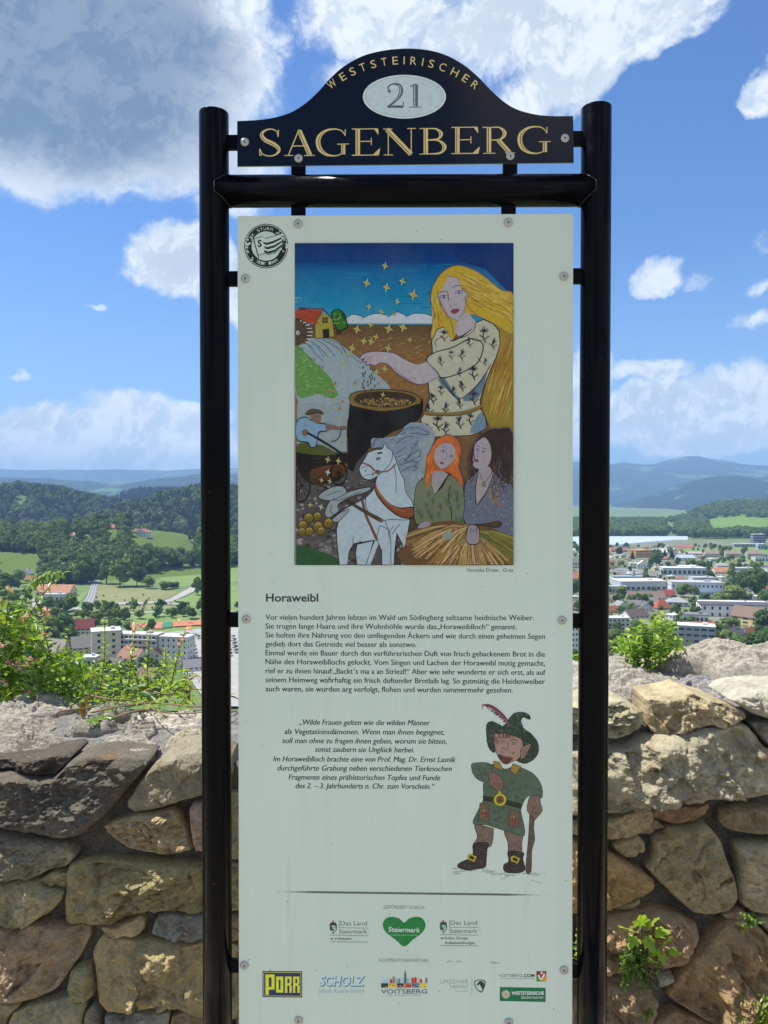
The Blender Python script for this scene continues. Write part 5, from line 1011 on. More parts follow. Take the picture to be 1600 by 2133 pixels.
LS = [
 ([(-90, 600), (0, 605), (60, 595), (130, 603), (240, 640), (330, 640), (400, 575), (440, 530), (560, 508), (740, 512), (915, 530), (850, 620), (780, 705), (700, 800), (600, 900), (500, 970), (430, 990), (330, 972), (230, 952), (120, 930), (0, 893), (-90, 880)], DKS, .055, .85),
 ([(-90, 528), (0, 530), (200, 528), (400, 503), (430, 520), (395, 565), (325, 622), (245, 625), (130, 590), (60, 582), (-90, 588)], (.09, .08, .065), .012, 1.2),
 ([(990, 500), (1060, 475), (1215, 458), (1310, 480), (1400, 520), (1415, 610), (1300, 715), (1210, 737), (1100, 765), (1000, 800), (880, 832), (820, 838), (790, 812), (785, 770), (830, 690), (880, 620), (940, 550)], GR, .05, .5),
 ([(640, 922), (720, 880), (850, 850), (960, 835), (1050, 812), (1090, 840), (1120, 900), (1150, 960), (1185, 1052), (1100, 1076), (1000, 1083), (880, 1070), (780, 1040), (700, 990)], TAN, .05, 1),
 ([(1155, 820), (1170, 785), (1250, 772), (1370, 770), (1372, 1040), (1300, 1090), (1200, 1060), (1175, 990), (1165, 900)], PK, .035, 1),
 ([(1382, 735), (1450, 725), (1520, 740), (1530, 1120), (1450, 1140), (1385, 1130)], OL, .035, 1),
 ([(-90, 960), (0, 965), (120, 985), (250, 1000), (330, 1018), (420, 1028), (475, 1070), (470, 1110), (420, 1160), (330, 1175), (250, 1213), (170, 1240), (90, 1235), (0, 1215), (-90, 1205)], GR, .05, 1),
 ([(230, 1265), (290, 1222), (340, 1195), (405, 1215), (400, 1300), (350, 1285), (270, 1277)], OL, .02, .8),
 ([(-90, 1252), (0, 1252), (130, 1242), (240, 1250), (280, 1292), (400, 1315), (385, 1360), (330, 1420), (260, 1470), (200, 1510), (120, 1514), (0, 1500), (-90, 1500)], (.38, .345, .21), .05, 1),
 ([(410, 1210), (440, 1150), (540, 1122), (700, 1117), (850, 1135), (1000, 1145), (1200, 1150), (1440, 1165), (1530, 1180), (1530, 1430), (1440, 1445), (1200, 1447), (1050, 1420), (900, 1420), (800, 1450), (700, 1500), (560, 1527), (430, 1530), (402, 1500), (405, 1350)], (.33, .285, .15), .045, .95),
 ([(-90, 1530), (100, 1518), (250, 1500), (415, 1535), (540, 1542), (545, 1600), (500, 1700), (450, 1780), (400, 1850), (350, 1900), (250, 1950), (150, 1972), (0, 1972), (-90, 1960)], (.35, .275, .185), .055, 1),
 ([(610, 1548), (740, 1520), (850, 1467), (880, 1500), (880, 1550), (830, 1580), (640, 1590)], TAN, .025, .8),
 ([(918, 1570), (960, 1472), (1050, 1445), (1200, 1462), (1290, 1475), (1300, 1590), (1200, 1602), (1100, 1597), (980, 1590)], BL, .03, .8),
 ([(1320, 1480), (1430, 1470), (1530, 1460), (1530, 1610), (1400, 1612), (1325, 1600)], BR, .03, .8),
 ([(555, 1700), (590, 1640), (620, 1603), (800, 1602), (1000, 1610), (1200, 1625), (1370, 1630), (1450, 1645), (1450, 2090), (1380, 2110), (1290, 2060), (1200, 2015), (1130, 1972), (1050, 1977), (950, 2010), (800, 2027), (660, 2032), (610, 1990), (590, 1900), (580, 1820)], (.40, .33, .175), .055, 1.1),
 ([(430, 1880), (440, 1800), (480, 1770), (545, 1772), (563, 1850), (578, 1940), (540, 1977), (450, 1985), (430, 1950)], OL, .03, .8),
 ([(60, 2110), (90, 2050), (200, 1997), (300, 1972), (420, 1955), (525, 1992), (515, 2060), (500, 2133), (480, 2240), (60, 2240)], (.36, .33, .22), .04, 1),
 ([(512, 2140), (525, 2040), (570, 2005), (610, 2080), (615, 2240), (505, 2240)], GR, .02, .8),
 ([(630, 2240), (628, 2133), (640, 2062), (780, 2047), (900, 2050), (1030, 2058), (1020, 2110), (1000, 2240)], BL, .03, .9),
 ([(1045, 2082), (1150, 2040), (1210, 2060), (1300, 2110), (1400, 2160), (1400, 2240), (1020, 2240)], (.28, .23, .15), .03, .9),
 ([(-90, 2000), (0, 1995), (70, 1990), (150, 1987), (75, 2055), (45, 2110), (45, 2240), (-90, 2240)], OL, .03, .9)]
RS = [
 ([(442, 335), (560, 310), (680, 287), (760, 320), (870, 350), (980, 400), (988, 430), (940, 450), (860, 485), (790, 467), (700, 482), (600, 512), (500, 532), (468, 520), (452, 440)], (.46, .38, .25), .05, 1.2),
 ([(-40, 360), (100, 348), (235, 345), (330, 350), (425, 400), (424, 440), (392, 500), (350, 532), (240, 542), (100, 530), (-40, 520)], (.48, .42, .29), .03, 1.4),
 ([(-40, 625), (100, 605), (240, 595), (320, 590), (400, 552), (470, 532), (600, 508), (700, 490), (800, 478), (945, 462), (1000, 475), (1080, 590), (1160, 640), (1290, 655), (1290, 850), (1200, 855), (980, 862), (800, 852), (640, 882), (480, 902), (240, 947), (100, 950), (-40, 955)], (.36, .335, .25), .075, 1.3),
 ([(1000, 458), (1200, 442), (1290, 440), (1290, 635), (1190, 630), (1095, 575), (1050, 520)], (.33, .32, .27), .05, 1),
 ([(890, 330), (960, 285), (1116, 268), (1290, 270), (1290, 425), (1200, 432), (1100, 437), (1010, 402), (950, 360)], (.46, .43, .36), .06, 1.2),
 ([(-40, 985), (100, 980), (245, 985), (300, 965), (460, 935), (488, 980), (490, 1045), (380, 1075), (245, 1097), (100, 1075), (-40, 1060)], TAN, .04, 1),
 ([(480, 937), (600, 915), (780, 905), (795, 930), (770, 970), (700, 990), (580, 1015), (492, 992)], (.34, .22, .13), .035, .9),
 ([(828, 1000), (850, 932), (950, 920), (1200, 915), (1290, 915), (1290, 1080), (1200, 1077), (1000, 1060), (860, 1042)], (.31, .25, .15), .04, 1),
 ([(250, 1132), (310, 1087), (380, 1077), (428, 1120), (428, 1160), (380, 1180), (320, 1200), (267, 1162)], TAN, .03, .8),
 ([(460, 1092), (530, 1072), (545, 1037), (640, 1040), (760, 1010), (800, 1050), (840, 1110), (870, 1200), (910, 1290), (928, 1380), (922, 1450), (880, 1490), (780, 1507), (690, 1500), (620, 1440), (540, 1370), (480, 1310), (425, 1247), (452, 1200), (470, 1150)], (.36, .31, .18), .06, 1),
 ([(915, 1120), (1000, 1115), (1200, 1115), (1290, 1120), (1290, 1480), (1200, 1492), (1100, 1510), (1010, 1500), (955, 1450), (935, 1350), (935, 1230)], (.38, .345, .23), .045, 1),
 ([(-40, 1090), (35, 1110), (140, 1150), (245, 1180), (330, 1230), (420, 1280), (475, 1330), (473, 1360), (420, 1400), (340, 1440), (250, 1480), (40, 1500), (-40, 1500)], (.40, .265, .13), .055, 1),
 ([(250, 1497), (300, 1462), (400, 1432), (405, 1457), (330, 1478)], OL, .02, .6),
 ([(250, 1515), (350, 1490), (470, 1478), (620, 1512), (718, 1562), (725, 1650), (690, 1700), (640, 1765), (560, 1790), (480, 1795), (400, 1765), (320, 1800), (200, 1810), (60, 1800), (60, 1530)], (.36, .25, .15), .06, 1.6),
 ([(-40, 1830), (140, 1830), (330, 1850), (440, 1900), (500, 2000), (480, 2080), (400, 2112), (245, 2117), (-40, 2110)], (.33, .255, .16), .05, 1.7),
 ([(560, 1985), (600, 1870), (650, 1780), (700, 1700), (770, 1640), (870, 1550), (960, 1530), (1050, 1572), (1116, 1640), (1200, 1680), (1290, 1700), (1290, 2140), (1100, 2150), (900, 2122), (700, 2062), (600, 2012)], (.38, .27, .145), .08, 1.9),
 ([(850, 1522), (920, 1482), (980, 1500), (1000, 1530), (950, 1540), (880, 1545)], PK, .02, .7),
 ([(1020, 1530), (1100, 1525), (1290, 1510), (1290, 1680), (1200, 1665), (1120, 1630), (1060, 1570)], GR, .03, 1),
 ([(478, 1835), (570, 1832), (585, 1860), (540, 1900), (500, 1912)], BL, .03, .6),
 ([(440, 2240), (500, 2100), (590, 2050), (700, 2085), (900, 2145), (900, 2260)], BR, .03, 1),
 ([(920, 2160), (1100, 2170), (1290, 2160), (1290, 2260), (920, 2260)], OL, .03, 1),
 ([(-40, 2135), (240, 2135), (420, 2130), (420, 2260), (-40, 2260)], BR, .03, 1),
 ([(560, 1060), (500, 1050), (470, 1075), (440, 1085), (395, 1080), (440, 1050), (500, 1010)], PK, .0, .5)]
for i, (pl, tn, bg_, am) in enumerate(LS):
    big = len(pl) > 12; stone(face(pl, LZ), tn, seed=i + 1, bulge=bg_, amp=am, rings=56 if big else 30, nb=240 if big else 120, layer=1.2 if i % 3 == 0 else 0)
for i, (pl, tn, bg_, am) in enumerate(RS):
    big = len(pl) > 12; stone(face(pl, RZ), tn, seed=i + 41, bulge=bg_, amp=am, rings=56 if big else 30, nb=240 if big else 120, layer=2.5 if i == 1 else 0)
def clip(poly, a, b, c):
    out = []; n = len(poly)
    for i in range(n):
        p, q = poly[i], poly[(i + 1) % n]; dp = a * p[0] + b * p[1] - c; dq = a * q[0] + b * q[1] - c
        if dp <= 0: out.append(p)
        if dp * dq < 0: t_ = dp / (dp - dq); out.append((p[0] + (q[0] - p[0]) * t_, p[1] + (q[1] - p[1]) * t_))
    return out
def cells(x0, x1, z0, z1, dx, dz, rg):
    S = []; rows = max(1, round((z1 - z0) / dz))
    for r in range(rows):
        n = max(1, round((x1 - x0) / dx)); 
        for k in range(n): S.append((x0 + (k + .5 + (r % 2) * .35 - .17 + rg.uniform(-.28, .28)) * (x1 - x0) / n, z0 + (r + .5 + rg.uniform(-.28, .28)) * (z1 - z0) / rows))
    out = []
    for i, s in enumerate(S):
        pl = [(x0, z0), (x1, z0), (x1, z1), (x0, z1)]
        for j, q in enumerate(S):
            if i == j or not pl: continue
            a, b = q[0] - s[0], q[1] - s[1]; pl = clip(pl, a, b, (q[0] ** 2 + q[1] ** 2 - s[0] ** 2 - s[1] ** 2) / 2 - .010 * math.hypot(a, b))
        if len(pl) > 2: out.append(pl)
    return out
rg = random.Random(21); k = 100
for x0, x1, z1, dx in ((-.425, .545, .80, .26), (-3.3, -1.23, .79, .34), (1.235, 3.3, .93, .34)):
    for pl in cells(x0, x1, -.12, z1, dx, .19, rg):
        k += 1; stone(pl, rg.choice([GR, OL, TAN, (.28, .24, .16), BR, BL]), seed=k, bulge=rg.uniform(.025, .05), rings=12, nb=48)
# mortar core: a rough recessed face and a rough bed on top
def ztop(x): return np.interp(x, [-3.5, -.45, -.1, .45, .7, 1.25, 3.5], [.795, .79, .81, .86, .885, .90, .90])
nx, nz = 420, 70; xs = np.linspace(-3.3, 3.3, nx); V = []
prof = [(WY + .030, z) for z in np.linspace(-.2, 1, 44)] + [(y, None) for y in np.linspace(WY + .045, WY + .62, 34)] + [(WY + .62, z) for z in np.linspace(1, -.6, 8)]
for y, z in prof:
    zt = ztop(xs) - .006
    if z is None: V.append(np.stack([xs, np.full(nx, y), zt], 1))
    else: V.append(np.stack([xs, np.full(nx, y), np.where(z > 0, zt * z, z)], 1))
V = np.array(V); q = V.reshape(-1, 3); nf = fbm(q * 13, 4, .6, s=5); n2_ = fbm(q * 60, 3, .6, s=8); top_ = (np.arange(len(prof)) >= 44) & (np.arange(len(prof)) < 78)
tm = np.repeat(top_, nx); q = q.copy(); q[:, 1] += np.where(tm, 0, nf * .010 + n2_ * .003); q[:, 2] += np.where(tm, nf * .010 + n2_ * .004, 0); q[:, 1] -= WY; q[:, 1] += np.where((np.arange(len(q)) // nx) < 44, BAT * (q[:, 2] - .85), 0)
id_ = np.arange(len(q)).reshape(len(prof), nx); F = np.stack([id_[:-1, :-1], id_[:-1, 1:], id_[1:, 1:], id_[1:, :-1]], -1).reshape(-1, 4)
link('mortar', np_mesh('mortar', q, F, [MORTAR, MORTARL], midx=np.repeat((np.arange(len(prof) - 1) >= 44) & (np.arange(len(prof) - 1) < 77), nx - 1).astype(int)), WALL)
# cap stones lying on the bed
def bed(poly, fn, z): 
    out = []
    for p in poly: q_ = gnd(*fn(p), z); out.append((q_.x, q_.y))
    return out
W1 = (.46, .42, .35); W2 = (.38, .345, .28); W3 = (.33, .30, .245)
TL = [([(-120, 175), (120, 165), (225, 112), (330, 118), (600, 155), (590, 180), (500, 200), (430, 215), (330, 238), (200, 240), (60, 262), (-120, 270)], .815, W1, .045, 3),
      ([(-120, 292), (60, 268), (190, 262), (330, 252), (350, 300), (240, 345), (130, 352), (-120, 372)], .805, W2, .035, 2),
      ([(-120, 405), (60, 372), (250, 352), (400, 340), (445, 385), (400, 470), (250, 508), (0, 522), (-120, 520)], .80, W3, .04, 1.5),
      ([(460, 420), (560, 385), (700, 372), (860, 385), (960, 430), (930, 498), (830, 520), (700, 503), (560, 500), (440, 490)], .80, (.46, .42, .34), .04, 1.5),
      ([(415, 300), (520, 270), (690, 288), (720, 330), (600, 348), (440, 345)], .805, W3, .035, 2),
      ([(740, 330), (840, 285), (940, 295), (955, 345), (880, 380), (790, 372)], .805, W2, .025, 2),
      ([(800, 262), (960, 232), (1150, 238), (1330, 245), (1400, 300), (1250, 320), (1060, 330), (900, 290)], .805, (.58, .53, .44), .04, 1.6),
      ([(460, 225), (620, 205), (800, 215), (780, 252), (620, 270), (480, 262)], .805, W2, .035, 1),
      ([(990, 440), (1060, 360), (1220, 340), (1380, 350), (1440, 420), (1330, 480), (1210, 455), (1060, 470)], .80, (.42, .37, .25), .03, 1.2)]
TR = [([(505, 128), (545, 70), (600, 60), (750, 66), (900, 70), (1050, 95), (1290, 130), (1290, 232), (1000, 232), (850, 205), (760, 160), (640, 150)], .945, (.47, .42, .34), .105, 3),
      ([(-60, 150), (120, 130), (240, 122), (380, 118), (500, 128), (640, 152), (720, 175), (640, 225), (480, 260), (300, 285), (120, 290), (-60, 280)], .915, (.46, .42, .35), .055, 3),
      ([(-60, 300), (120, 298), (300, 292), (400, 300), (440, 330), (400, 380), (300, 345), (100, 348), (-60, 352)], .905, W2, .035, 2),
      ([(740, 205), (860, 215), (1000, 240), (930, 290), (860, 330), (760, 310), (680, 285), (560, 300), (480, 290), (640, 235)], .905, (.33, .325, .32), .04, 1),
      ([(900, 262), (1030, 240), (1290, 240), (1290, 275), (1116, 278), (960, 300)], .93, (.56, .52, .44), .05, 1.5)]
for i, (pl, z, tn, h_, ly) in enumerate(TL): stone(bed(pl, LZ, z), tn, 'top', w0=z - .02, depth=.05, bulge=h_ * .62, seed=300 + i, name='capstone', mat=TOPST, amp=.42, rings=48, nb=200, layer=ly, facets=3, taper=.99)
for i, (pl, z, tn, h_, ly) in enumerate(TR): stone(bed(pl, RZ, z), tn, 'top', w0=z - .03, depth=.06, bulge=h_ * .8, seed=340 + i, name='capstone', mat=TOPST, amp=.42, rings=48, nb=200, layer=ly, facets=3, taper=.99)
k = 400
for x0, x1 in ((-.36, .52), (-3.3, -1.32), (1.36, 3.3)):
    for pl in cells(x0, x1, WY + .02, WY + .6, .34, .25, rg):
        k += 1; zc = float(ztop(sum(p[0] for p in pl) / len(pl))); stone(pl, rg.choice([W1, W2, W3]), 'top', w0=zc - .01, depth=.05, bulge=.035, seed=k, name='capstone', mat=TOPST, rings=14, nb=60, layer=1.5, facets=3)
# ================================================================== hills and mountains
def proj(x, y, z):
    dx, dy, dz = x - CAM.x, y - CAM.y, z - CAM.z; c, s = math.cos(PITCH), math.sin(PITCH)
    f = dy * c - dz * s; u = dy * s + dz * c
    return 800 + 1600 * dx / f, 1066.5 - 1600 * u / f
class Ridge:
    def __init__(s, prof, Y, wf, wb, amp=0, freq=.002, seed=0, p=1.6):
        s.Y, s.wf, s.wb, s.amp, s.freq, s.seed, s.p = Y, wf, wb, amp, freq, seed, p
        s.px = [q[0] for q in prof]; s.z = [at(q[0], q[1], Y).z for q in prof]; s.x = [(q - 800) / 1600 * Y for q in s.px]
    def zf(s, x, y):
        top = np.interp(x, s.x, s.z)
        v = np.where(y < s.Y, (y - (s.Y - s.wf)) / s.wf, 1 - (y - s.Y) / s.wb); v = np.clip(v, 0, 1); w = v * v * (3 - 2 * v); w = w * (1 - .25 * np.sin(v * 9 + x * 2 / s.wf) * v * (1 - v))
        n = fbm(np.stack([x * s.freq, y * s.freq, x * 0 + s.seed], -1), 5, s=s.seed) * s.amp
        return np.where(v > 0, ZV - 3 + (top - ZV + 3) * w + n * w * (1 - .75 * np.exp(-((y - s.Y) / (s.wf * .12)) ** 2)), ZV - 30)
    def mesh(s, name, mat, nx=260, ny=90, xpad=0):
        xs = np.linspace(s.x[0], s.x[-1], nx); ys = np.linspace(s.Y - s.wf, s.Y + s.wb, ny); X, Y = np.meshgrid(xs, ys); Z = s.zf(X, Y)
        id_ = np.arange(nx * ny).reshape(ny, nx); F = np.stack([id_[:-1, :-1], id_[:-1, 1:], id_[1:, 1:], id_[1:, :-1]], -1).reshape(-1, 4)
        return tag(link(name, np_mesh(name, np.stack([X.ravel(), Y.ravel(), Z.ravel()], 1), F, mat)), kind='structure')
def hillmat(name, sc, thr, forest=(.022, .042, .016), meadow=(.12, .20, .045), fs=1.0):
    t = NT(name); v = t.coord(); vs = t.coord('Object', (1, 1, 2.5)); a = t.noise(vs, sc, 4, .5); b = t.noise(v, sc * 9, 8, .7); c_ = t.noise(v, sc * 60, 8, .75)
    m = t.rng(t.math('ADD', a, t.math('MULTIPLY', b, .10)), thr, thr + .012)
    f = t.mix(t.rng(c_, .3, .7), tuple(x * .55 for x in forest), tuple(x * 1.7 for x in forest)); f = t.mix(t.rng(b, .4, .65, 0, .5), f, tuple(x * 1.5 for x in forest))
    t.col(t.mix(m, f, meadow)); t.rough(.95); t.b.inputs['Specular IOR Level'].default_value = .1; t.bump(t.math('MULTIPLY', c_, 1), .6, 12 * fs); return t.m
FARM = hillmat('far_hill_cover', .0020, .635, (.008, .018, .014), (.075, .135, .05)); MIDM = hillmat('mid_hill_cover', .0036, .65, (.008, .018, .012), (.08, .14, .045)); DARKM = hillmat('wooded_hill_floor', .006, .42, (.018, .032, .013)); NEARM = hillmat('farm_hill_cover', .01, .2, meadow=(.13, .19, .045))  # wooded_hill_floor: cloud shadow on the left hill put into its dark forest colour
RG = []
def ridge(name, mat, *a, nx=260, ny=90, **k):
    r = Ridge(*a, **k); r.mesh(name, mat, nx, ny); RG.append(r); return r
ridge('mountain', FARM, [(-500, 992), (0, 980), (60, 983), (130, 984), (200, 981), (310, 978), (350, 980), (420, 976), (600, 974), (800, 978), (1000, 990)], 14500, 4500, 1500, amp=60, freq=.0008, seed=1)
ridge('mountain', FARM, [(600, 995), (900, 980), (1100, 968), (1190, 963), (1250, 966), (1275, 967), (1295, 962), (1330, 969), (1360, 968), (1400, 957), (1430, 953), (1470, 960), (1530, 972), (1600, 979), (1800, 985), (2200, 995)], 11500, 4200, 2500, amp=80, freq=.0009, seed=2, nx=340)
ridge('hill', MIDM, [(-500, 1000), (0, 993), (100, 995), (160, 1000), (220, 1007), (260, 1013), (300, 1012), (330, 1004), (380, 995), (430, 989), (600, 985), (800, 1000), (1000, 1030)], 7500, 2600, 1500, amp=40, freq=.0016, seed=3)
ridge('hill', MIDM, [(900, 1085), (1150, 1080), (1230, 1072), (1280, 1060), (1340, 1042), (1400, 1018), (1440, 1001), (1480, 993), (1510, 992), (1560, 1003), (1600, 995), (1700, 985), (2200, 980)], 6500, 2300, 1500, amp=30, freq=.002, seed=4)
ridge('hill', MIDM, [(850, 1078), (1100, 1072), (1190, 1066), (1240, 1070), (1290, 1074), (1340, 1078), (1420, 1080)], 5200, 900, 900, amp=14, freq=.003, seed=14)
r_f = ridge('hill', DARKM, [(150, 1070), (250, 1034), (300, 1026), (350, 1023), (420, 1026), (500, 1034), (620, 1060)], 3100, 800, 600, amp=12, freq=.005, seed=5)
r_d = ridge('wooded_hill', DARKM, [(-500, 1062), (-100, 1050), (0, 1038), (40, 1029), (75, 1025), (110, 1028), (160, 1036), (210, 1046), (250, 1057), (280, 1066), (330, 1076), (420, 1090)], 2150, 700, 500, amp=14, freq=.006, seed=6)
r_e = ridge('wooded_hill', DARKM, [(180, 1098), (240, 1078), (290, 1066), (340, 1052), (380, 1037), (420, 1030), (500, 1032), (650, 1040), (800, 1070), (950, 1098)], 1900, 560, 500, amp=12, freq=.007, seed=7)
r_h = ridge('wooded_hill', hillmat('right_hill_cover', .004, .2, meadow=(.14, .23, .05)), [(1000, 1112), (1250, 1102), (1370, 1092), (1430, 1086), (1460, 1072), (1500, 1060), (1540, 1055), (1600, 1053), (1800, 1043), (2200, 1038)], 2500, 950, 700, amp=10, freq=.006, seed=8)
r_g = ridge('farm_hill', NEARM, [(-400, 1112), (0, 1116), (60, 1122), (130, 1112), (200, 1108), (240, 1098), (300, 1102), (340, 1108), (400, 1124), (450, 1142), (540, 1170), (640, 1200)], 1050, 330, 350, amp=3, freq=.012, seed=9, nx=200)
def hz(x, y):
    z = gz(np.asarray(x, float), np.asarray(y, float))
    for r in RG[5:]: z = np.maximum(z, np.where((np.asarray(x) > r.x[0]) & (np.asarray(x) < r.x[-1]), r.zf(x, y), ZV))
    return z

# ================================================================== fields, roads, courts on the valley floor
lvl = [0]
def sheet(name, pts, mat, fn=lambda p: p, z=None, dz=.06):
    lvl[0] += 1; z = ZV + dz * lvl[0] if z is None else z
    P = [gnd(*fn(p), z) for p in pts]; m = MB(); n = len(P)
    c = Vector((P[0].x, P[0].y, 0)); vs = [(p.x, p.y, z) for p in P]
    fs = [tuple(t_) for t_ in tessellate_polygon([[Vector((p.x, p.y, 0)) for p in P]])]
    fs = [f if (Vector(vs[f[1]]) - Vector(vs[f[0]])).cross(Vector(vs[f[2]]) - Vector(vs[f[0]])).z > 0 else f[::-1] for f in fs]
    m.add(vs, fs); return tag(m.build(name, mat), kind='structure')
def fieldmat(name, a, b, sc=.05, stripes=0):
    t = NT(name); v = t.coord(); n = t.noise(v, sc, 6, .6); n2 = t.noise(v, sc * 12, 4, .7); c = t.mix(t.rng(n, .35, .65), a, b); c = t.mix(t.rng(n2, .3, .7, 0, .3), c, tuple(x * .6 for x in a))
    if stripes:
        w = t.node('ShaderNodeTexWave', {'Vector': v, 'Scale': stripes, 'Distortion': 1.5}).outputs[1]; c = t.mix(t.math('MULTIPLY', w, .35), c, tuple(x * 1.5 for x in b))
    t.col(c); t.rough(.95); return t.m
GRASS = fieldmat('mown_meadow', (.08, .15, .032), (.14, .205, .048), stripes=.09); HAY = fieldmat('stubble_field', (.115, .135, .045), (.175, .18, .07), stripes=.12); ASPH = fieldmat('road_asphalt', (.16, .165, .175), (.22, .225, .235), .2)
CONC = fieldmat('lot_concrete', (.26, .26, .25), (.34, .33, .31), .1); CLAY = fieldmat('clay_court', (.36, .13, .07), (.42, .17, .09), .1); COURTG = fieldmat('green_court', (.02, .14, .09), (.03, .18, .11), .1); WHITE = simple('white_paint', (.75, .75, .73), .5, var=.05)
TOWNG = fieldmat('town_ground', (.08, .115, .04), (.20, .195, .16), .04)
def A(p): return (p[0] / 3.2, 940 + p[1] / 3.2)
def C(p): return (1180 + p[0] / 3.81, 920 + p[1] / 3.81)
sheet('meadow', [(1010, 800), (1340, 778), (1640, 760), (1640, 860), (1340, 893), (1200, 897), (1080, 860)], GRASS, A)
sheet('field', [(650, 885), (760, 895), (860, 908), (1190, 935), (1130, 975), (1050, 997), (620, 1012)], HAY, A)
sheet('field', [(640, 1030), (1100, 1022), (1140, 1048), (1000, 1056), (600, 1076)], HAY, A)
sheet('meadow', [(1130, 1005), (1340, 940), (1640, 880), (1640, 1070), (1340, 1085), (1240, 1072), (1275, 1042), (1240, 1022)], GRASS, A)
sheet('verge', [(400, 1050), (560, 935), (585, 945), (520, 1020), (470, 1040)], GRASS, A)
sheet('verge', [(510, 1085), (1200, 1075), (1340, 1100), (1340, 1220), (1000, 1210), (640, 1130), (510, 1120)], GRASS, A)
road = sheet('road', [(500, 1082), (556, 1010), (588, 950), (611, 880), (632, 822), (668, 830), (668, 858), (650, 920), (628, 1000), (598, 1080)], ASPH, A)
sheet('road', [(622, 1012), (1060, 998), (1130, 985), (1275, 903), (1302, 910), (1302, 930), (1150, 1001), (1060, 1013), (622, 1028)], CONC, A)
sheet('road', [(1110, 1008), (1180, 1012), (1250, 1028), (1272, 1045), (1225, 1067), (1212, 1062), (1250, 1046), (1228, 1032), (1165, 1022), (1120, 1020)], CONC, A)
sheet('road', [(280, 1084), (350, 1055), (510, 1034), (535, 1045), (500, 1062), (380, 1075), (290, 1095)], CONC, A)
sheet('road', [(150, 1085), (225, 1050), (208, 1000), (230, 972), (268, 985), (272, 1012), (245, 1062), (175, 1092)], CONC, A)
sheet('cycle_path', [(510, 1078), (900, 1070), (1150, 1062), (1150, 1070), (900, 1079), (510, 1088)], CONC, A)
for e in ((-1, 518, 596, 628), (0, 545, 617, 643), (1, 582, 636, 657)):
    x0, x1, x2 = e[1:]; sheet('lane_marking', [(x0, 1078), (x1 - 12, 970), (x2, 832), (x2 + .5, 832), (x1 - 10.6, 970), (x0 + 2, 1078)], WHITE, A)
sheet('tennis_court', [(905, 1148), (1085, 1138), (1085, 1182), (960, 1180)], CLAY, A); sheet('tennis_court', [(1088, 1140), (1148, 1136), (1148, 1172), (1075, 1178)], COURTG, A); sheet('tennis_court', [(1152, 1135), (1640, 1110), (1640, 1138), (1152, 1168)], CLAY, A)
sheet('parking_lot', [(1060, 1215), (1340, 1180), (1700, 1165), (1700, 1700), (1400, 1700), (1250, 1500)], CONC, A)
sheet('town_ground', [(-100, 1010), (560, 780), (1700, 790), (1700, 1900), (-300, 1900)], TOWNG, C)
sheet('meadow', [(880, 850), (1240, 838), (1600, 835), (1600, 880), (1250, 880), (860, 890)], GRASS, C); sheet('meadow', [(1160, 935), (1500, 915), (1600, 930), (1600, 980), (1200, 975)], GRASS, C)
sheet('meadow', [(860, 1340), (1080, 1300), (1110, 1370), (930, 1420), (860, 1400)], GRASS, C)
sheet('street', [(620, 1040), (640, 1030), (860, 1115), (1100, 1180), (1060, 1200), (840, 1140)], ASPH, C); sheet('street', [(330, 1000), (560, 1010), (720, 1120), (700, 1135), (540, 1040), (330, 1030)], ASPH, C)
for q_ in ([(560, 1250), (700, 1235), (740, 1290), (580, 1310)], [(720, 1180), (880, 1170), (900, 1215), (730, 1225)], [(900, 1240), (1060, 1225), (1080, 1290), (930, 1300)], [(600, 1150), (700, 1146), (720, 1165), (620, 1172)]): sheet('field', q_, HAY if q_[0][0] in (560, 900) else GRASS)
sheet('street', [(1210, 1400), (1260, 1395), (1320, 1500), (1300, 1540), (1250, 1500)], ASPH, C)

# ================================================================== trees
t = NT('foliage'); oi = t.node('ShaderNodeObjectInfo'); ta = t.node('ShaderNodeAttribute', attribute_name='tint'); v = t.coord()
rc = t.ramp(oi.outputs['Random'], [(0, (.050, .090, .022)), (.3, (.078, .135, .028)), (.7, (.112, .175, .038)), (1, (.165, .215, .055))])
t.col(t.mix(1, rc, ta.outputs['Color'], 'MULTIPLY')); t.rough(.8); t.b.inputs['Specular IOR Level'].default_value = .2; TREEM = t.m
t = NT('conifer_needles'); oi = t.node('ShaderNodeObjectInfo'); ta = t.node('ShaderNodeAttribute', attribute_name='tint')
rc = t.ramp(oi.outputs['Random'], [(0, (.009, .022, .014)), (.6, (.017, .036, .018)), (1, (.040, .068, .026))])
t.col(t.mix(1, rc, ta.outputs['Color'], 'MULTIPLY')); t.rough(.85); t.b.inputs['Specular IOR Level'].default_value = .15; CONM = t.m  # dark needles; cloud shadow over the left hill is put into this colour too
BARK = simple('bark', (.09, .07, .05), .9, var=.3, scale=6)
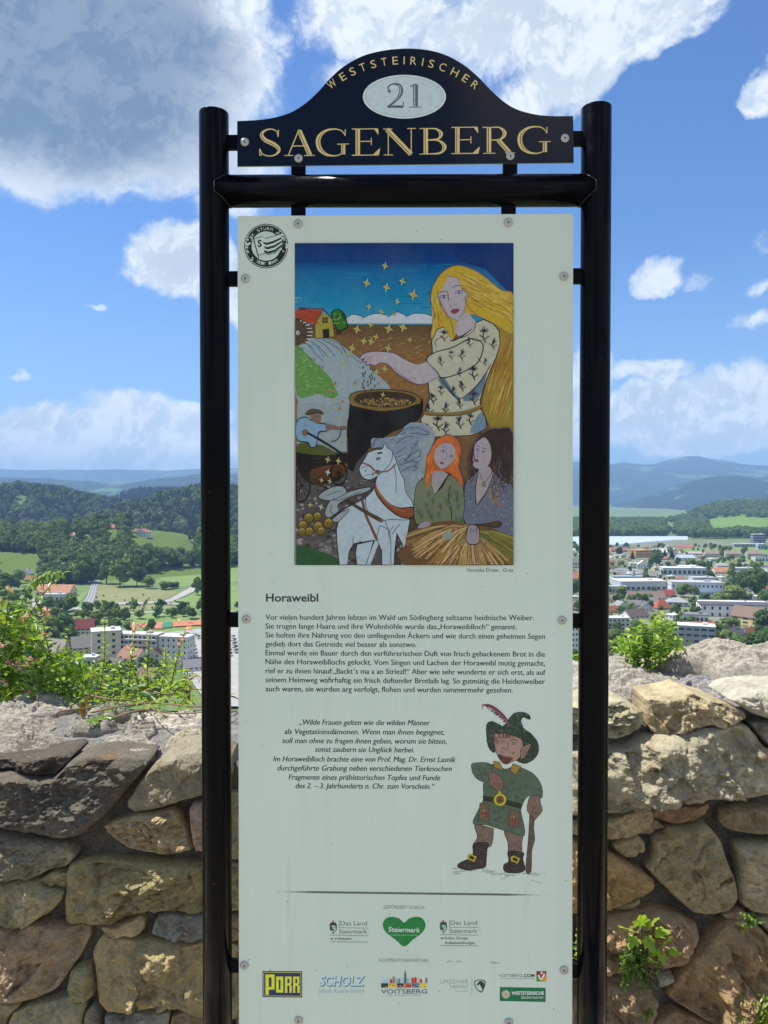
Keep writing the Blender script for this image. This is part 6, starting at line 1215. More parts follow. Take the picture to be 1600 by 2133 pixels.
def crown_mesh(name, kind, seed, n_leaf=900, mat=None):
    """one unit tall crown: many small leaf clumps spread through lobes, so the outline is ragged"""
    rg = np.random.default_rng(seed); V = []; F = []; Cc = []; k = 0
    lob = []
    if kind == 'broad':
        for i in range(13):
            a = rg.uniform(0, 6.28); z = rg.uniform(.28, .86); r = .30 * math.sin(math.pi * min(1, (z + .02))) ** .5 * rg.uniform(.3, 1); lob.append((r * math.cos(a), r * math.sin(a), z, rg.uniform(.11, .19)))
        lob.append((0, 0, .55, .25)); lob.append((0, 0, .82, .15))
    elif kind == 'poplar':
        for i in range(12): z = .12 + .8 * i / 11; lob.append((rg.normal() * .02, rg.normal() * .02, z, .11 * math.sin(math.pi * (.12 + z * .82)) ** .6 + .02))
    elif kind == 'bush':
        for i in range(9): a = rg.uniform(0, 6.28); lob.append((.35 * math.cos(a) * rg.uniform(.3, 1), .35 * math.sin(a) * rg.uniform(.3, 1), rg.uniform(.3, .7), rg.uniform(.2, .32)))
    elif kind == 'conifer':
        for i in range(16): z = .10 + .88 * i / 15; lob.append((rg.normal() * .015, rg.normal() * .015, z, .20 * (1.04 - z) ** .85 + .015))
    wsum = np.array([l[3] ** 2 for l in lob]); wsum /= wsum.sum()
    pick = rg.choice(len(lob), n_leaf, p=wsum); ls = .030 if kind in ('broad', 'bush') else .022
    for i in pick:
        cx, cy, cz, r = lob[i]; d = rg.normal(size=3); d /= np.linalg.norm(d); 
        if d[2] < -.4: d[2] *= -.5
        rr = r * rg.uniform(.80, 1.12); p = np.array([cx, cy, cz]) + d * rr * np.array([1, 1, .45 if kind == 'conifer' else .9])
        if kind == 'conifer': d = d * np.array([1, 1, .3]) + np.array([0, 0, .35]); d /= np.linalg.norm(d)
        a = np.cross(d, rg.normal(size=3)); a /= np.linalg.norm(a); b = np.cross(d, a); s1 = ls * rg.uniform(.6, 1.5) * (1.4 if kind == 'bush' else 1); s2 = s1 * rg.uniform(.6, 1)
        d2 = d * s1 * .45
        V += [p - a * s1 - d2, p - b * s2 + d2 * .4, p + a * s1 - d2 * .7, p + b * s2 + d2]; F.append((k, k + 1, k + 2, k + 3)); k += 4
        tt = rg.uniform(.7, 1.35); Cc += [(tt, tt, tt * rg.uniform(.8, 1.1), 1)] * 4
    for cx, cy, cz, r in lob:                           # leafy cores keep the crown dense
        m = 7; n = 10; base = k
        for i in range(m + 1):
            ph = math.pi * i / m
            for j in range(n):
                q = 2 * math.pi * j / n; dd = np.array([math.sin(ph) * math.cos(q), math.sin(ph) * math.sin(q), math.cos(ph)]); rr = r * .86 * (1 + .22 * rg.normal())
                V.append(np.array([cx, cy, cz]) + dd * rr * np.array([1, 1, .5 if kind == 'conifer' else .9])); tt = rg.uniform(.6, 1.15); Cc.append((tt, tt, tt, 1)); k += 1
        for i in range(m):
            for j in range(n): F.append((base + i * n + j, base + (i + 1) * n + j, base + (i + 1) * n + (j + 1) % n, base + i * n + (j + 1) % n))
    V = np.array(V); V[:, 2] = np.maximum(V[:, 2], .03)
    return np_mesh(name, V, np.array(F), mat or TREEM, smooth=False, colour=np.array(Cc))
CR = {'broad': [crown_mesh('crown', 'broad', s_) for s_ in (1, 2, 3, 4)], 'poplar': [crown_mesh('crown', 'poplar', 5, 800)], 'bush': [crown_mesh('crown', 'bush', 6, 500), crown_mesh('crown', 'bush', 7, 500)],
      'conifer': [crown_mesh('crown', 'conifer', 8, 900, CONM), crown_mesh('crown', 'conifer', 9, 900, CONM)]}
m = MB(); m.tube([(0, 0, -.03), (.004, 0, .2), (-.004, .003, .45), (0, 0, .7)], [.026, .019, .012, .004], 7)
for a in (0.4, 2.3, 4.4): m.tube([(0, 0, .28), (.07 * math.cos(a), .07 * math.sin(a), .42), (.15 * math.cos(a), .15 * math.sin(a), .56)], [.010, .007, .002], 5)
TRUNK = m.mesh('trunk', BARK)
rt = random.Random(77); NTREE = [0]
def tree(x, y, h, kind, label, group=None, z=None, wide=1.0, name=None, rnd_=None):
    z = float(hz(x, y)) if z is None else z
    nm = name or {'broad': 'broadleaf_tree', 'poplar': 'poplar_tree', 'bush': 'bush', 'conifer': 'conifer_tree'}[kind]
    e = empty(nm, (x, y, z - .2), rt.uniform(0, 6.28)); w = wide * rt.uniform(.9, 1.15)
    link('crown', rt.choice(CR[kind]), e, scale=(h * w, h * w, h)); 
    if kind != 'bush': link('trunk', TRUNK, e, scale=(h, h, h))
    tag(e, label, 'bush' if kind == 'bush' else 'tree', group); NTREE[0] += 1; return e
def tpx(px, py, hpx, kind, label, group=None, wide=1.0):
    g = gnd(px, py); return tree(g.x, g.y, hpx * g.y / 1600, kind, label, group, ZV, wide)
G_L = 'trees on the valley floor west of the sign'
for px, py, h, kd, wd, lb in (
    (250, 1222, 62, 'broad', 1.2, 'large rounded grey-green tree at the corner of the stubble field'), (285, 1222, 44, 'broad', 1.2, 'pale willow-like tree at the field edge beside the big rounded tree'),
    (222, 1216, 56, 'broad', .9, 'tall dark tree right beside the far end of the main road'), (150, 1205, 62, 'broad', 1.3, 'massive dark green tree above the orange roofed farm building'),
    (180, 1215, 66, 'broad', 1.1, 'massive dark green tree left of the main road'), (118, 1200, 50, 'broad', 1.1, 'dark tree behind the orange roofed building, next to the massive ones'),
    (310, 1226, 28, 'broad', 1.4, 'low round tree halfway along the far edge of the stubble field'), (340, 1228, 20, 'bush', 1.6, 'low bush near the far edge of the stubble field'),
    (412, 1240, 40, 'broad', .9, 'dark tree where the side road meets the left post'), (362, 1226, 16, 'bush', 1.5, 'small hedge bush at the right end of the far field edge'),
    (372, 1279, 14, 'bush', 1.3, 'small round tree beside the looping road'), (60, 1335, 66, 'broad', 1.1, 'big dark tree behind the flowering shrub, lower left of the valley'),
    (20, 1310, 60, 'broad', 1.2, 'big dark tree at the edge of the view behind the pink flowers'), (100, 1340, 60, 'broad', 1.1, 'big dark green tree left of the red roofed long house'),
    (135, 1325, 52, 'broad', 1.0, 'dark tree touching the red roofed long house'), (76, 1350, 40, 'bush', 1.0, 'rounded bush below the big dark trees'), (20, 1365, 60, 'broad', 1.1, 'mid green tree just above the flowering shrub'),
    (205, 1300, 30, 'broad', 1.3, 'tree behind the red roofed long house beside the tennis courts'), (240, 1315, 28, 'broad', 1.4, 'bright rounded tree behind the apartment block roof'), (270, 1318, 24, 'broad', 1.5, 'second rounded tree behind the apartment block, nearer the courts'),
    (262, 1293, 22, 'broad', 1.3, 'tree in the row above the tennis courts, leftmost'), (292, 1290, 22, 'broad', 1.3, 'tree in the row above the tennis courts, middle'), (330, 1286, 24, 'broad', 1.3, 'tree in the row above the tennis courts, near the loop road'),
    (362, 1288, 24, 'broad', 1.2, 'tree in the row above the tennis courts, right end'), (400, 1290, 26, 'broad', 1.3, 'tree beside the left post above the tennis courts'), (12, 1235, 44, 'broad', 1.2, 'dark tree left of the pale farm buildings'), (40, 1215, 30, 'broad', 1.2, 'dark tree in front of the white house with orange roof')):
    tpx(px, py, h, kd, lb, None, wd)
for px, py, h, kd, wd, lb in (
    (1525, 1232, 62, 'poplar', 1.0, 'slim dark poplar rising above the white industrial roofs'), (1548, 1245, 62, 'broad', .75, 'tall columnar tree right of the slim poplar'), (1580, 1250, 72, 'broad', .8, 'tallest dark tree at the far right above the dark roofed hall'),
    (1530, 1262, 44, 'broad', 1.3, 'broad dark tree in front of the slim poplar'), (1498, 1262, 30, 'broad', 1.5, 'dark tree below the pale blue roof'), (1470, 1258, 24, 'broad', 1.5, 'dark tree left of the pale blue roof'), (1425, 1247, 34, 'broad', 1.2, 'dark tree at the left end of the white factory complex'),
    (1560, 1262, 26, 'broad', 1.1, 'light green round tree behind the dark roofed hall'), (1590, 1262, 34, 'broad', 1.0, 'yellow-green tree at the right edge behind the hall'), (1520, 1318, 34, 'broad', 1.5, 'dark garden tree between the white hall and the yellow house'),
    (1495, 1322, 26, 'broad', 1.2, 'garden tree behind the grey apartment block'), (1590, 1322, 54, 'broad', 1.1, 'large green tree beside the yellow house'), (1575, 1372, 58, 'broad', 1.2, 'large light green tree just above the wall at the far right'),
    (1600, 1385, 80, 'broad', 1.1, 'largest light green tree rising above the right end of the wall'), (1535, 1365, 44, 'broad', 1.2, 'green tree between the grey apartment block and the wall crest'), (1510, 1345, 36, 'broad', 1.2, 'dark green tree right of the grey apartment block'),
    (1285, 1370, 62, 'broad', 1.1, 'big dark tree just right of the right post above the wall'), (1312, 1365, 52, 'broad', 1.1, 'big dark tree behind the bright green shrub'), (1340, 1352, 34, 'broad', 1.3, 'dark tree between shrub and dark roofed house'),
    (1315, 1275, 22, 'broad', 1.1, 'round dark garden tree between grey roofed houses'), (1290, 1256, 22, 'broad', 1.4, 'dark trees beside the red roof next to the right post'), (1368, 1184, 42, 'broad', .9, 'dark tall tree in front of the ochre school'), (1400, 1168, 24, 'conifer', 1.4, 'pair of dark conifers right of the ochre school'),
    (1385, 1165, 22, 'conifer', 1.3, 'dark conifer right of the ochre school'), (1318, 1166, 20, 'conifer', 1.2, 'dark conifer left of the ochre school'), (1290, 1160, 22, 'broad', 1.0, 'dark tree beside the right post, far town'), (1507, 1161, 24, 'poplar', 1.6, 'dark tree between the far beige barracks'), (1552, 1160, 24, 'broad', .8, 'dark tree right of the middle beige barrack'),
    (1440, 1184, 22, 'broad', 1.6, 'dark tree group in the middle of the far town'), (1462, 1187, 22, 'broad', 1.4, 'dark tree right of the dark group in the far town'), (1545, 1180, 18, 'broad', 1.2, 'light green tree in the far meadow'), (1575, 1190, 20, 'broad', 1.2, 'light green tree below the far meadow'),
    (1294, 1178, 12, 'bush', 1.0, 'light green round tree near a white house by the right post'), (1398, 1215, 10, 'bush', 1.2, 'small light green tree on the industrial street'), (1416, 1218, 12, 'bush', 1.2, 'small dark tree on the industrial street'), (1484, 1205, 14, 'broad', 1.2, 'dark tree left of the orange roof'), (1295, 1245, 26, 'broad', 1.4, 'dark tree in front of the long brown roof'),
    (1194, 1250, 46, 'broad', 1.0, 'dark tree seen in the gap between panel and right post'), (1196, 1140, 14, 'broad', 1.0, 'far dark tree seen in the gap between panel and right post'), (1440, 1300, 18, 'broad', 1.4, 'garden tree left of the small white flat roofed house'), (1400, 1280, 18, 'broad', 1.6, 'garden tree in front of the bright red roof'), (1540, 1300, 22, 'broad', 1.3, 'dark garden tree left of the yellow house'), (1195, 1380, 30, 'broad', 1.0, 'dark tree in front of the white tower block in the gap')):
    tpx(px, py, h, kd, lb, None, wd)
# scattered trees: the nearest as objects, the rest of each wood as one mass
def inpoly(x, y, pl):
    c = False; n = len(pl); j = n - 1
    for i in range(n):
        xi, yi = pl[i]; xj, yj = pl[j]
        if (yi > y) != (yj > y) and x < (xj - xi) * (y - yi) / (yj - yi) + xi: c = not c
        j = i
    return c
CLEAR = [[A(p) for p in q] for q in ([(840, 560), (880, 515), (960, 530), (1060, 515), (1200, 540), (1340, 580), (1340, 610), (1150, 600), (1000, 575)], [(495, 522), (560, 498), (690, 498), (700, 520), (540, 540)], [(820, 555), (870, 495), (900, 500), (885, 535)],
         [(1000, 790), (1340, 770), (1640, 750), (1640, 1070), (1200, 1100), (400, 1100), (560, 930), (600, 860), (670, 830), (690, 880), (1100, 920), (1190, 900)], [(-50, 300), (180, 290), (180, 310), (-50, 312)], [(60, 480), (160, 478), (160, 500), (60, 502)], [(-60, 668), (285, 676), (280, 755), (-60, 745)], [(700, 448), (800, 445), (800, 500), (700, 505)], [(425, 485), (520, 485), (520, 545), (425, 545)], [(885, 470), (1015, 470), (1015, 560), (885, 560)], [(130, 785), (215, 785), (215, 870), (130, 870)])]
CLEAR_R = [[C(p) for p in q] for q in ([(1090, 620), (1350, 595), (1620, 605), (1620, 650), (1350, 640), (1200, 655), (1090, 632)], [(760, 635), (900, 650), (870, 672), (800, 668)])]
def scatter(x0, x1, y0, y1, n, seed, ok):
    rg = np.random.default_rng(seed); X = rg.uniform(x0, x1, n * 3); Y = rg.uniform(y0, y1, n * 3); Z = hz(X, Y); out = []
    for x, y, z in zip(X, Y, Z):
        px, py = proj(x, y, z)
        if -60 < px < 1700 and all(ok(px, py - q_ * 1600 / y, z) for q_ in (0, 9, 18, 27)): out.append((x, y, z))
        if len(out) >= n: break
    return out
def okl(px, py, z): return px < 560 and 1040 < py < 1217 and not any(inpoly(px, py, c) for c in CLEAR) and not (py > 1196 and px > 205)
mass = []
near = scatter(-560, -110, 700, 1180, 2300, 5, okl)
near.sort(key=lambda p: p[1])
def wood_label(x, y, z, h, kd):
    px, py = proj(x, y, z)
    zone = [(30, 'at the left edge of the view'), (75, 'beside the houses at the left edge'), (110, 'above the pale farm buildings'), (150, 'above the long orange roofed farm building'), (185, 'just left of the main road'), (215, 'behind the end of the main road'),
            (250, 'behind the big rounded tree'), (300, 'below the white hilltop farmhouse'), (345, 'below the open hill meadow'), (385, 'left of the left post, below the meadow'), (425, 'touching the left post'), (2000, 'behind the sign')]
    zn = next(b for a, b in zone if px < a); row = 'foot' if py > 1195 else 'lower slope' if py > 1175 else 'middle slope' if py > 1150 else 'upper slope'
    return f"{'tall' if h > 17.5 else 'low' if h < 13.5 else 'mid-sized'} {'dark conifer' if kd == 'conifer' else 'leafy tree'} {zn}, {row} of the wood" 
for i, (x, y, z) in enumerate(near):
    h = rt.uniform(11, 21); kd = 'conifer' if rt.random() < .16 else 'broad'
    if i < 90: tree(x, y, h, kd, wood_label(x, y, z, h, kd), 'trees of the wood below the farm', z, 1.15)
    else: mass.append((x, y, z, h * (1.1), kd))
woods = [('wooded_slope', 'broad', [m_ for m_ in mass if m_[4] == 'broad']), ('conifer_stand', 'conifer', [m_ for m_ in mass if m_[4] == 'conifer'])]
dk = [(x, y, z, rt.uniform(17, 27)) for x, y, z in scatter(-1250, 150, 1350, 2330, 9500, 6, lambda px, py, z: px < 620 and z > ZV + 8 and not any(inpoly(px, py, c) for c in CLEAR[4:6]))]
woods.append(('conifer_forest', 'conifer', [(*p, 0) for p in dk[:7400]])); woods.append(('mixed_forest', 'broad', [(*p, 0) for p in dk[7400:]]))
woods.append(('conifer_forest', 'conifer', [(x, y, z, rt.uniform(18, 27), 0) for x, y, z in scatter(-1000, -100, 2350, 3150, 2600, 16, lambda px, py, z: 120 < px < 620 and z > ZV + 10)]))
rh = [(x, y, z, rt.uniform(12, 22), 0) for x, y, z in scatter(300, 1500, 1560, 2560, 7000, 7, lambda px, py, z: px > 1150 and py < 1124 and not any(inpoly(px, py, c) for c in CLEAR_R) and not (1265 < px < 1440 and py > 1119))]
woods.append(('valley_wood', 'broad', rh))
hid = [(x, y, z, rt.uniform(10, 20), 0) for x, y, z in scatter(-420, 560, 620, 2500, 2600, 8, lambda px, py, z: 505 < px < 1180 and math.sin(px * .021 + py * .11) + math.sin(px * .007 - py * .05) > .35)]
woods.append(('valley_thicket', 'broad', hid))
# town greenery
B_OCC = []
def gn_wood(name, kind, pts, sd):
    """one mass of trees too many to count: crowns set on points of one mesh"""
    me = bpy.data.meshes.new(name); me.from_pydata([p[:3] for p in pts], [], []); a = me.attributes.new('hgt', 'FLOAT', 'POINT'); a.data.foreach_set('value', [p[3] for p in pts])
    o = link(name, me); ng = bpy.data.node_groups.new(name, 'GeometryNodeTree'); ng.interface.new_socket('Geometry', in_out='INPUT', socket_type='NodeSocketGeometry'); ng.interface.new_socket('Geometry', in_out='OUTPUT', socket_type='NodeSocketGeometry')
    n = ng.nodes; l = ng.links; gi = n.new('NodeGroupInput'); go = n.new('NodeGroupOutput'); last = gi.outputs[0]; geos = []
    protos = PROTO[kind]
    na = n.new('GeometryNodeInputNamedAttribute'); na.data_type = 'FLOAT'; na.inputs['Name'].default_value = 'hgt'
    for i, pr in enumerate(protos):
        rv_ = n.new('FunctionNodeRandomValue'); rv_.data_type = 'INT'; rv_.inputs[4].default_value = 0; rv_.inputs[5].default_value = len(protos) - 1; rv_.inputs['Seed'].default_value = sd
        cp = n.new('FunctionNodeCompare'); cp.data_type = 'INT'; cp.operation = 'EQUAL'; l.new(rv_.outputs[2], cp.inputs[2]); cp.inputs[3].default_value = i
        oi_ = n.new('GeometryNodeObjectInfo'); oi_.transform_space = 'ORIGINAL'; oi_.inputs['Object'].default_value = pr; oi_.inputs['As Instance'].default_value = True
        ip = n.new('GeometryNodeInstanceOnPoints'); l.new(gi.outputs[0], ip.inputs['Points']); l.new(cp.outputs[0], ip.inputs['Selection']); l.new(oi_.outputs['Geometry'], ip.inputs['Instance'])
        rr_ = n.new('FunctionNodeRandomValue'); rr_.data_type = 'FLOAT_VECTOR'; rr_.inputs[0].default_value = (0, 0, 0); rr_.inputs[1].default_value = (.12, .12, 6.28); rr_.inputs['Seed'].default_value = sd + 5; l.new(rr_.outputs[0], ip.inputs['Rotation'])
        l.new(na.outputs[0], ip.inputs['Scale']); geos.append(ip.outputs[0])
    jn = n.new('GeometryNodeJoinGeometry')
    for g_ in geos: l.new(g_, jn.inputs[0])
    l.new(jn.outputs[0], go.inputs[0]); md = o.modifiers.new('wood', 'NODES'); md.node_group = ng
    return o
def find_proto(kind, k):
    out = []
    for o in bpy.data.objects:
        if o.type == 'MESH' and o.data in CR[kind] and o.data not in [q.data for q in out] : out.append(o)
    return out[:k]
PROTO = {k: find_proto(k, 4) for k in ('broad', 'conifer')}
LAB = {'valley_thicket': 'groves and hedgerows across the open valley behind the sign', 'wooded_slope': 'mass of leafy trees on the slope below the farm', 'conifer_stand': 'scattered conifers among the leafy trees of the farm slope', 'conifer_forest': 'dark conifer forest covering the hill', 'mixed_forest': 'leafy trees mixed into the dark hill forest', 'valley_wood': 'green woods beyond the town up to the hill meadow'}
for i, (nm, kd, pts) in enumerate(woods):
    if pts: o = gn_wood(nm, kd, pts, i * 13 + 1); tag(o, LAB[nm], 'forest', kind='stuff')
# ================================================================== buildings
PLAST = obj_tinted('house_render', .85, .14, .8); ROOFM = obj_tinted('roof_covering', .8, .3, 1.6, .4); WOODM = simple('dark_timber', (.09, .055, .03), .8)
t = NT('window_glass'); t.col((.03, .04, .05)); t.rough(.08); GLASS = t.m
m = MB(); m.box(-.5, .5, -.05, .05, 0, 1); UW = m.mesh('window', GLASS)
m = MB(); m.box(-.5, .5, -.5, .5, 0, 1); UC = m.mesh('chimney', simple('chimney_brick', (.30, .20, .15), .9))
m = MB(); m.box(-.5, .5, -.5, .5, 0, 1); UB = m.mesh('balcony', simple('balcony_render', (.55, .55, .52), .8))
UP = MB().box(-.5, .5, -.5, .5, 0, 1).mesh('panel', simple('solar_panel', (.02, .03, .06), .2))
OCC = []; LM = []
def near_what(px, py, x0=0, cut=4):
    """words for the landmark building closest to a spot, and on which side of it the spot lies"""
    lx, ly, lb = min(LM, key=lambda q: (q[0] - px) ** 2 + ((q[1] - py) * 2.2) ** 2); dx, dy = px - lx, (py - ly) * 2.2
    w = lb.split(); st = next((i for i, v in enumerate(w) if v in ('house', 'hall', 'building', 'block', 'school', 'villa', 'shed', 'supermarket', 'complex', 'tower', 'wing', 'pavilion', 'barn', 'row', 'farmhouse', 'workshop', 'annex', 'houses', 'barracks', 'roof', 'group')), 3)
    core = ' '.join(w[:st + 1][-4:]); 
    if core.startswith(('with', 'of', 'and', 'in')): core = core.split(' ', 1)[1]
    side = ('in front of' if dy > 0 else 'behind') if abs(dy) > abs(dx) else ('right of' if dx > 0 else 'left of')
    ex = core + (' with ' + ' '.join(w[st + 2:st + 6]) if st + 1 < len(w) and w[st + 1] == 'with' else '')
    while ex.split()[-1] in ('with', 'and', 'a', 'of', 'in', 'the', 'at', 'one', 'by', 'cream', 'deep', 'beside'): ex = ' '.join(ex.split()[:-1])
    return f'{side} the {ex}'
RD = (.29, .095, .06); RB_ = (.25, .095, .06); GRY = (.17, .17, .175); DG = (.07, .07, .08); ORG = (.40, .17, .09); WHR = (.62, .62, .60); BRN = (.19, .12, .085); SIL = (.42, .44, .46)
WH = (.72, .71, .66); CRM = (.66, .60, .42); YEL = (.68, .55, .26); BEI = (.56, .50, .38); PNK = (.60, .42, .36); GW = (.52, .53, .53)
def house(px, py, wpx, hpx, label, walls=WH, roof=RD, kind='gable', rot=0.0, dep=.7, rr=.42, rows=2, cols=4, group=None, name='house', cat='house', z=None, chim=True, over=.4, sides=True, wcol=None, wh=.42, ww=.5):
    g = gnd(px, py, ZV if z is None else z); Y = g.y; w = wpx * Y / 1600; H = hpx * Y / 1600; d = w * dep if dep < 3 else dep; zb = (ZV if z is None else z)
    if kind == 'flat': he = H; 
    else: he = H * (1 - rr)
    ds = d / 2
    e = empty(name, (g.x, Y + ds * .8, zb), rot); tag(e, label, cat, group); OCC.append((px, py, wpx, hpx))
    if not group: LM.append((px, py, label))
    m = MB(); m.box(-w / 2, w / 2, -d / 2, d / 2, -1, he)
    if kind == 'gable':
        for s in (-1, 1): x = s * (w / 2 - .01); m.add([(x, -d / 2, he), (x, d / 2, he), (x, 0, H)], [(0, 1, 2) if s > 0 else (0, 2, 1)])
    if kind == 'front': 
        for s in (-1, 1): y = s * (d / 2 - .01); m.add([(-w / 2, y, he), (w / 2, y, he), (0, y, H)], [(0, 1, 2) if s < 0 else (0, 2, 1)])
    o = m.build('wall', PLAST, e); o.color = (*walls, 1)
    m = MB(); o_ = over; th = .25
    if kind == 'gable':
        for s in (-1, 1):
            sl = (H - he) / (d / 2); y1 = s * (d / 2 + o_); z1 = he - sl * o_
            vs = [(-w / 2 - o_, y1, z1), (w / 2 + o_, y1, z1), (w / 2 + o_, 0, H), (-w / 2 - o_, 0, H)]; vs += [(x, y, z_ + th) for x, y, z_ in vs]
            m.add(vs, [(0, 1, 2, 3), (4, 7, 6, 5), (0, 4, 5, 1), (1, 5, 6, 2), (3, 2, 6, 7), (0, 3, 7, 4)])
    elif kind == 'front':
        for s in (-1, 1):
            sl = (H - he) / (w / 2); x1 = s * (w / 2 + o_); z1 = he - sl * o_
            vs = [(x1, -d / 2 - o_, z1), (x1, d / 2 + o_, z1), (0, d / 2 + o_, H), (0, -d / 2 - o_, H)]; vs += [(x, y, z_ + th) for x, y, z_ in vs]
            m.add(vs, [(0, 1, 2, 3), (4, 7, 6, 5), (0, 4, 5, 1), (1, 5, 6, 2), (3, 2, 6, 7), (0, 3, 7, 4)])
    elif kind == 'hip':
        r = min(w, d) / 2; a = max(w / 2 - r, 0.05); vs = [(-w / 2 - o_, -d / 2 - o_, he), (w / 2 + o_, -d / 2 - o_, he), (w / 2 + o_, d / 2 + o_, he), (-w / 2 - o_, d / 2 + o_, he), (-a, 0, H), (a, 0, H)]
        m.add(vs, [(0, 1, 5, 4), (1, 2, 5), (2, 3, 4, 5), (3, 0, 4), (0, 3, 2, 1)])
    elif kind == 'flat': m.box(-w / 2 - .25, w / 2 + .25, -d / 2 - .25, d / 2 + .25, he, he + .45); m.box(w * .18, w * .30, -d * .1, d * .2, he + .45, he + 1.5)
    elif kind == 'shed':
        vs = [(-w / 2 - .6, -d / 2 - .6, he), (w / 2 + .6, -d / 2 - .6, he), (w / 2 + .6, d / 2 + .6, H), (-w / 2 - .6, d / 2 + .6, H)]; vs += [(x, y, z_ + .4) for x, y, z_ in vs]
        m.add(vs, [(0, 3, 2, 1), (4, 5, 6, 7), (0, 1, 5, 4), (1, 2, 6, 5), (2, 3, 7, 6), (3, 0, 4, 7)])
        m2 = MB(); m2.box(-w / 2, w / 2, 0, d / 2, he, H); o3 = m2.build('wall', PLAST, e); o3.color = (*walls, 1)
    o = m.build('roof', ROOFM, e); o.color = (*roof, 1)
    if chim and kind != 'flat': link('chimney', UC, e, (w * .2, d * .08, H - (H - he) * .3), None, (.7, .7, (H - he) * .3 + 1.2))
    fh = he / rows
    for r_ in range(rows):
        for c_ in range(cols):
            x = -w / 2 + (c_ + .5) * w / cols; link('window', UW, e, (x, -d / 2, fh * (r_ + .3)), None, (w / cols * ww, 1, fh * wh))
        if sides:
            nc = max(1, int(cols * d / w)) 
            for c_ in range(min(nc, 5)):
                y = -d / 2 + (c_ + .5) * d / min(nc, 5)
                s = 1 if g.x < 0 else -1; link('window', UW, e, (s * w / 2, y, fh * (r_ + .3)), (0, 0, R(90)), (d / nc * ww * .8, 1, fh * wh))
    return e, w, d, he, H
def hc(x0, x1, y0, y1, label, **k):
    """a building from its bounds in the 3.81x view of the town"""
    a = C(((x0 + x1) / 2, y1)); return house(a[0], a[1], (x1 - x0) / 3.81, (y1 - y0) / 3.81, label, **k)
def ha(x0, x1, y0, y1, label, **k):
    a = A(((x0 + x1) / 2, y1)); return house(a[0], a[1], (x1 - x0) / 3.2, (y1 - y0) / 3.2, label, **k)
BL_ = dict(name='building', cat='building')
e, w, d, he, H = hc(1085, 1600, 1275, 1402, 'long white two-storey hall with a dark slanting roof carrying solar panels', walls=(.78, .78, .76), roof=DG, kind='shed', dep=.30, rr=.18, rows=2, cols=9, rot=R(-8), ww=.28, wh=.5, **BL_)
for i in range(9): link('solar_panel', UP, e, (w * (-.1 + i * .065), -d * .1, he + .75), (R(12), 0, 0), (w * .05, d * .3, .12))
hc(1362, 1600, 1318, 1482, 'pale yellow gabled house with grey brown roof near the right edge', walls=YEL, roof=BRN, kind='gable', rot=R(-52), dep=.6, rr=.45, rows=3, cols=3)
hc(940, 1132, 1375, 1442, 'small white flat roofed villa with dark window band', walls=WH, roof=GRY, kind='flat', rows=1, cols=6, rot=R(-14), ww=.6, wh=.4, **BL_)
hc(915, 1192, 1465, 1650, 'grey four-storey apartment block with light flat roof just above the wall', walls=(.36, .37, .38), roof=WHR, kind='flat', rot=R(-20), dep=.55, rows=4, cols=5, ww=.7, wh=.35, **BL_)
hc(955, 1190, 1436, 1500, 'long house with bright red roof behind the grey apartment block', walls=GW, roof=RD, rot=R(-5), dep=.5, rr=.7, rows=1, cols=5)
hc(1200, 1292, 1440, 1512, 'house with brownish red hipped roof right of the grey apartment block', walls=GW, roof=RB_, kind='hip', rot=R(20), rr=.6)
hc(1262, 1430, 1482, 1582, 'lemon yellow house with dark grey roof below the pale yellow one', walls=(.70, .64, .25), roof=DG, rot=R(38), dep=.8, rr=.5)
hc(1420, 1510, 1480, 1560, 'house with deep red roof between the two yellow houses', walls=CRM, roof=RB_, rot=R(10), rr=.6)
house(1190, 1372, 40, 68, 'white tower block seen between the panel and the right post', walls=(.70, .71, .70), roof=GRY, kind='flat', dep=.8, rows=6, cols=5, rot=R(12), ww=.5, wh=.4, **BL_)
hc(330, 500, 1400, 1500, 'cream block with flat white roof beside the right post', walls=(.60, .59, .54), roof=WHR, kind='flat', dep=.6, rows=3, cols=5, **BL_)
hc(460, 650, 1335, 1420, 'white gabled house with wide dark brown roof', walls=WH, roof=(.10, .075, .07), rot=R(24), dep=.7, rr=.6)
hc(335, 415, 1308, 1370, 'house with red roof touching the right post', walls=GW, roof=RD, rot=R(5), rr=.6)
hc(700, 822, 1256, 1345, 'house with the brightest red steep roof and white dormer', walls=PNK, roof=(.38, .085, .055), kind='hip', rot=R(14), rr=.7)
hc(595, 690, 1285, 1360, 'white fronted gabled house left of the bright red roof', walls=WH, roof=GRY, kind='front', rot=R(-20), rr=.5)
hc(620, 730, 1240, 1310, 'grey roofed house directly behind the white fronted one', walls=GW, roof=GRY, rot=R(-15), rr=.6)
hc(385, 490, 1268, 1345, 'grey roofed white house left of the garden tree', walls=WH, roof=(.24, .25, .26), kind='front', rot=R(25), rr=.45)
hc(500, 600, 1262, 1325, 'blue-grey roofed house behind the dark brown roof', walls=GW, roof=GRY, rot=R(-10), rr=.55)
hc(490, 785, 1192, 1262, 'long low house with dull pinkish brown roof', walls=BEI, roof=(.26, .17, .145), dep=.28, rr=.7, rows=1, cols=9, rot=R(3))
hc(778, 855, 1180, 1246, 'house with crimson roof at the end of the long brown one', walls=WH, roof=(.40, .07, .06), rr=.6, rot=R(10))
hc(815, 972, 1240, 1322, 'pale grey house with flat porch right of the crimson roof', walls=GW, roof=(.30, .31, .33), kind='hip', rot=R(-12), rr=.4)
hc(408, 785, 1108, 1200, 'large industrial hall with cream white flat roof', walls=(.48, .51, .54), roof=(.66, .62, .52), kind='flat', dep=.55, rows=1, cols=9, ww=.6, wh=.25, rot=R(5), chim=False, **BL_)
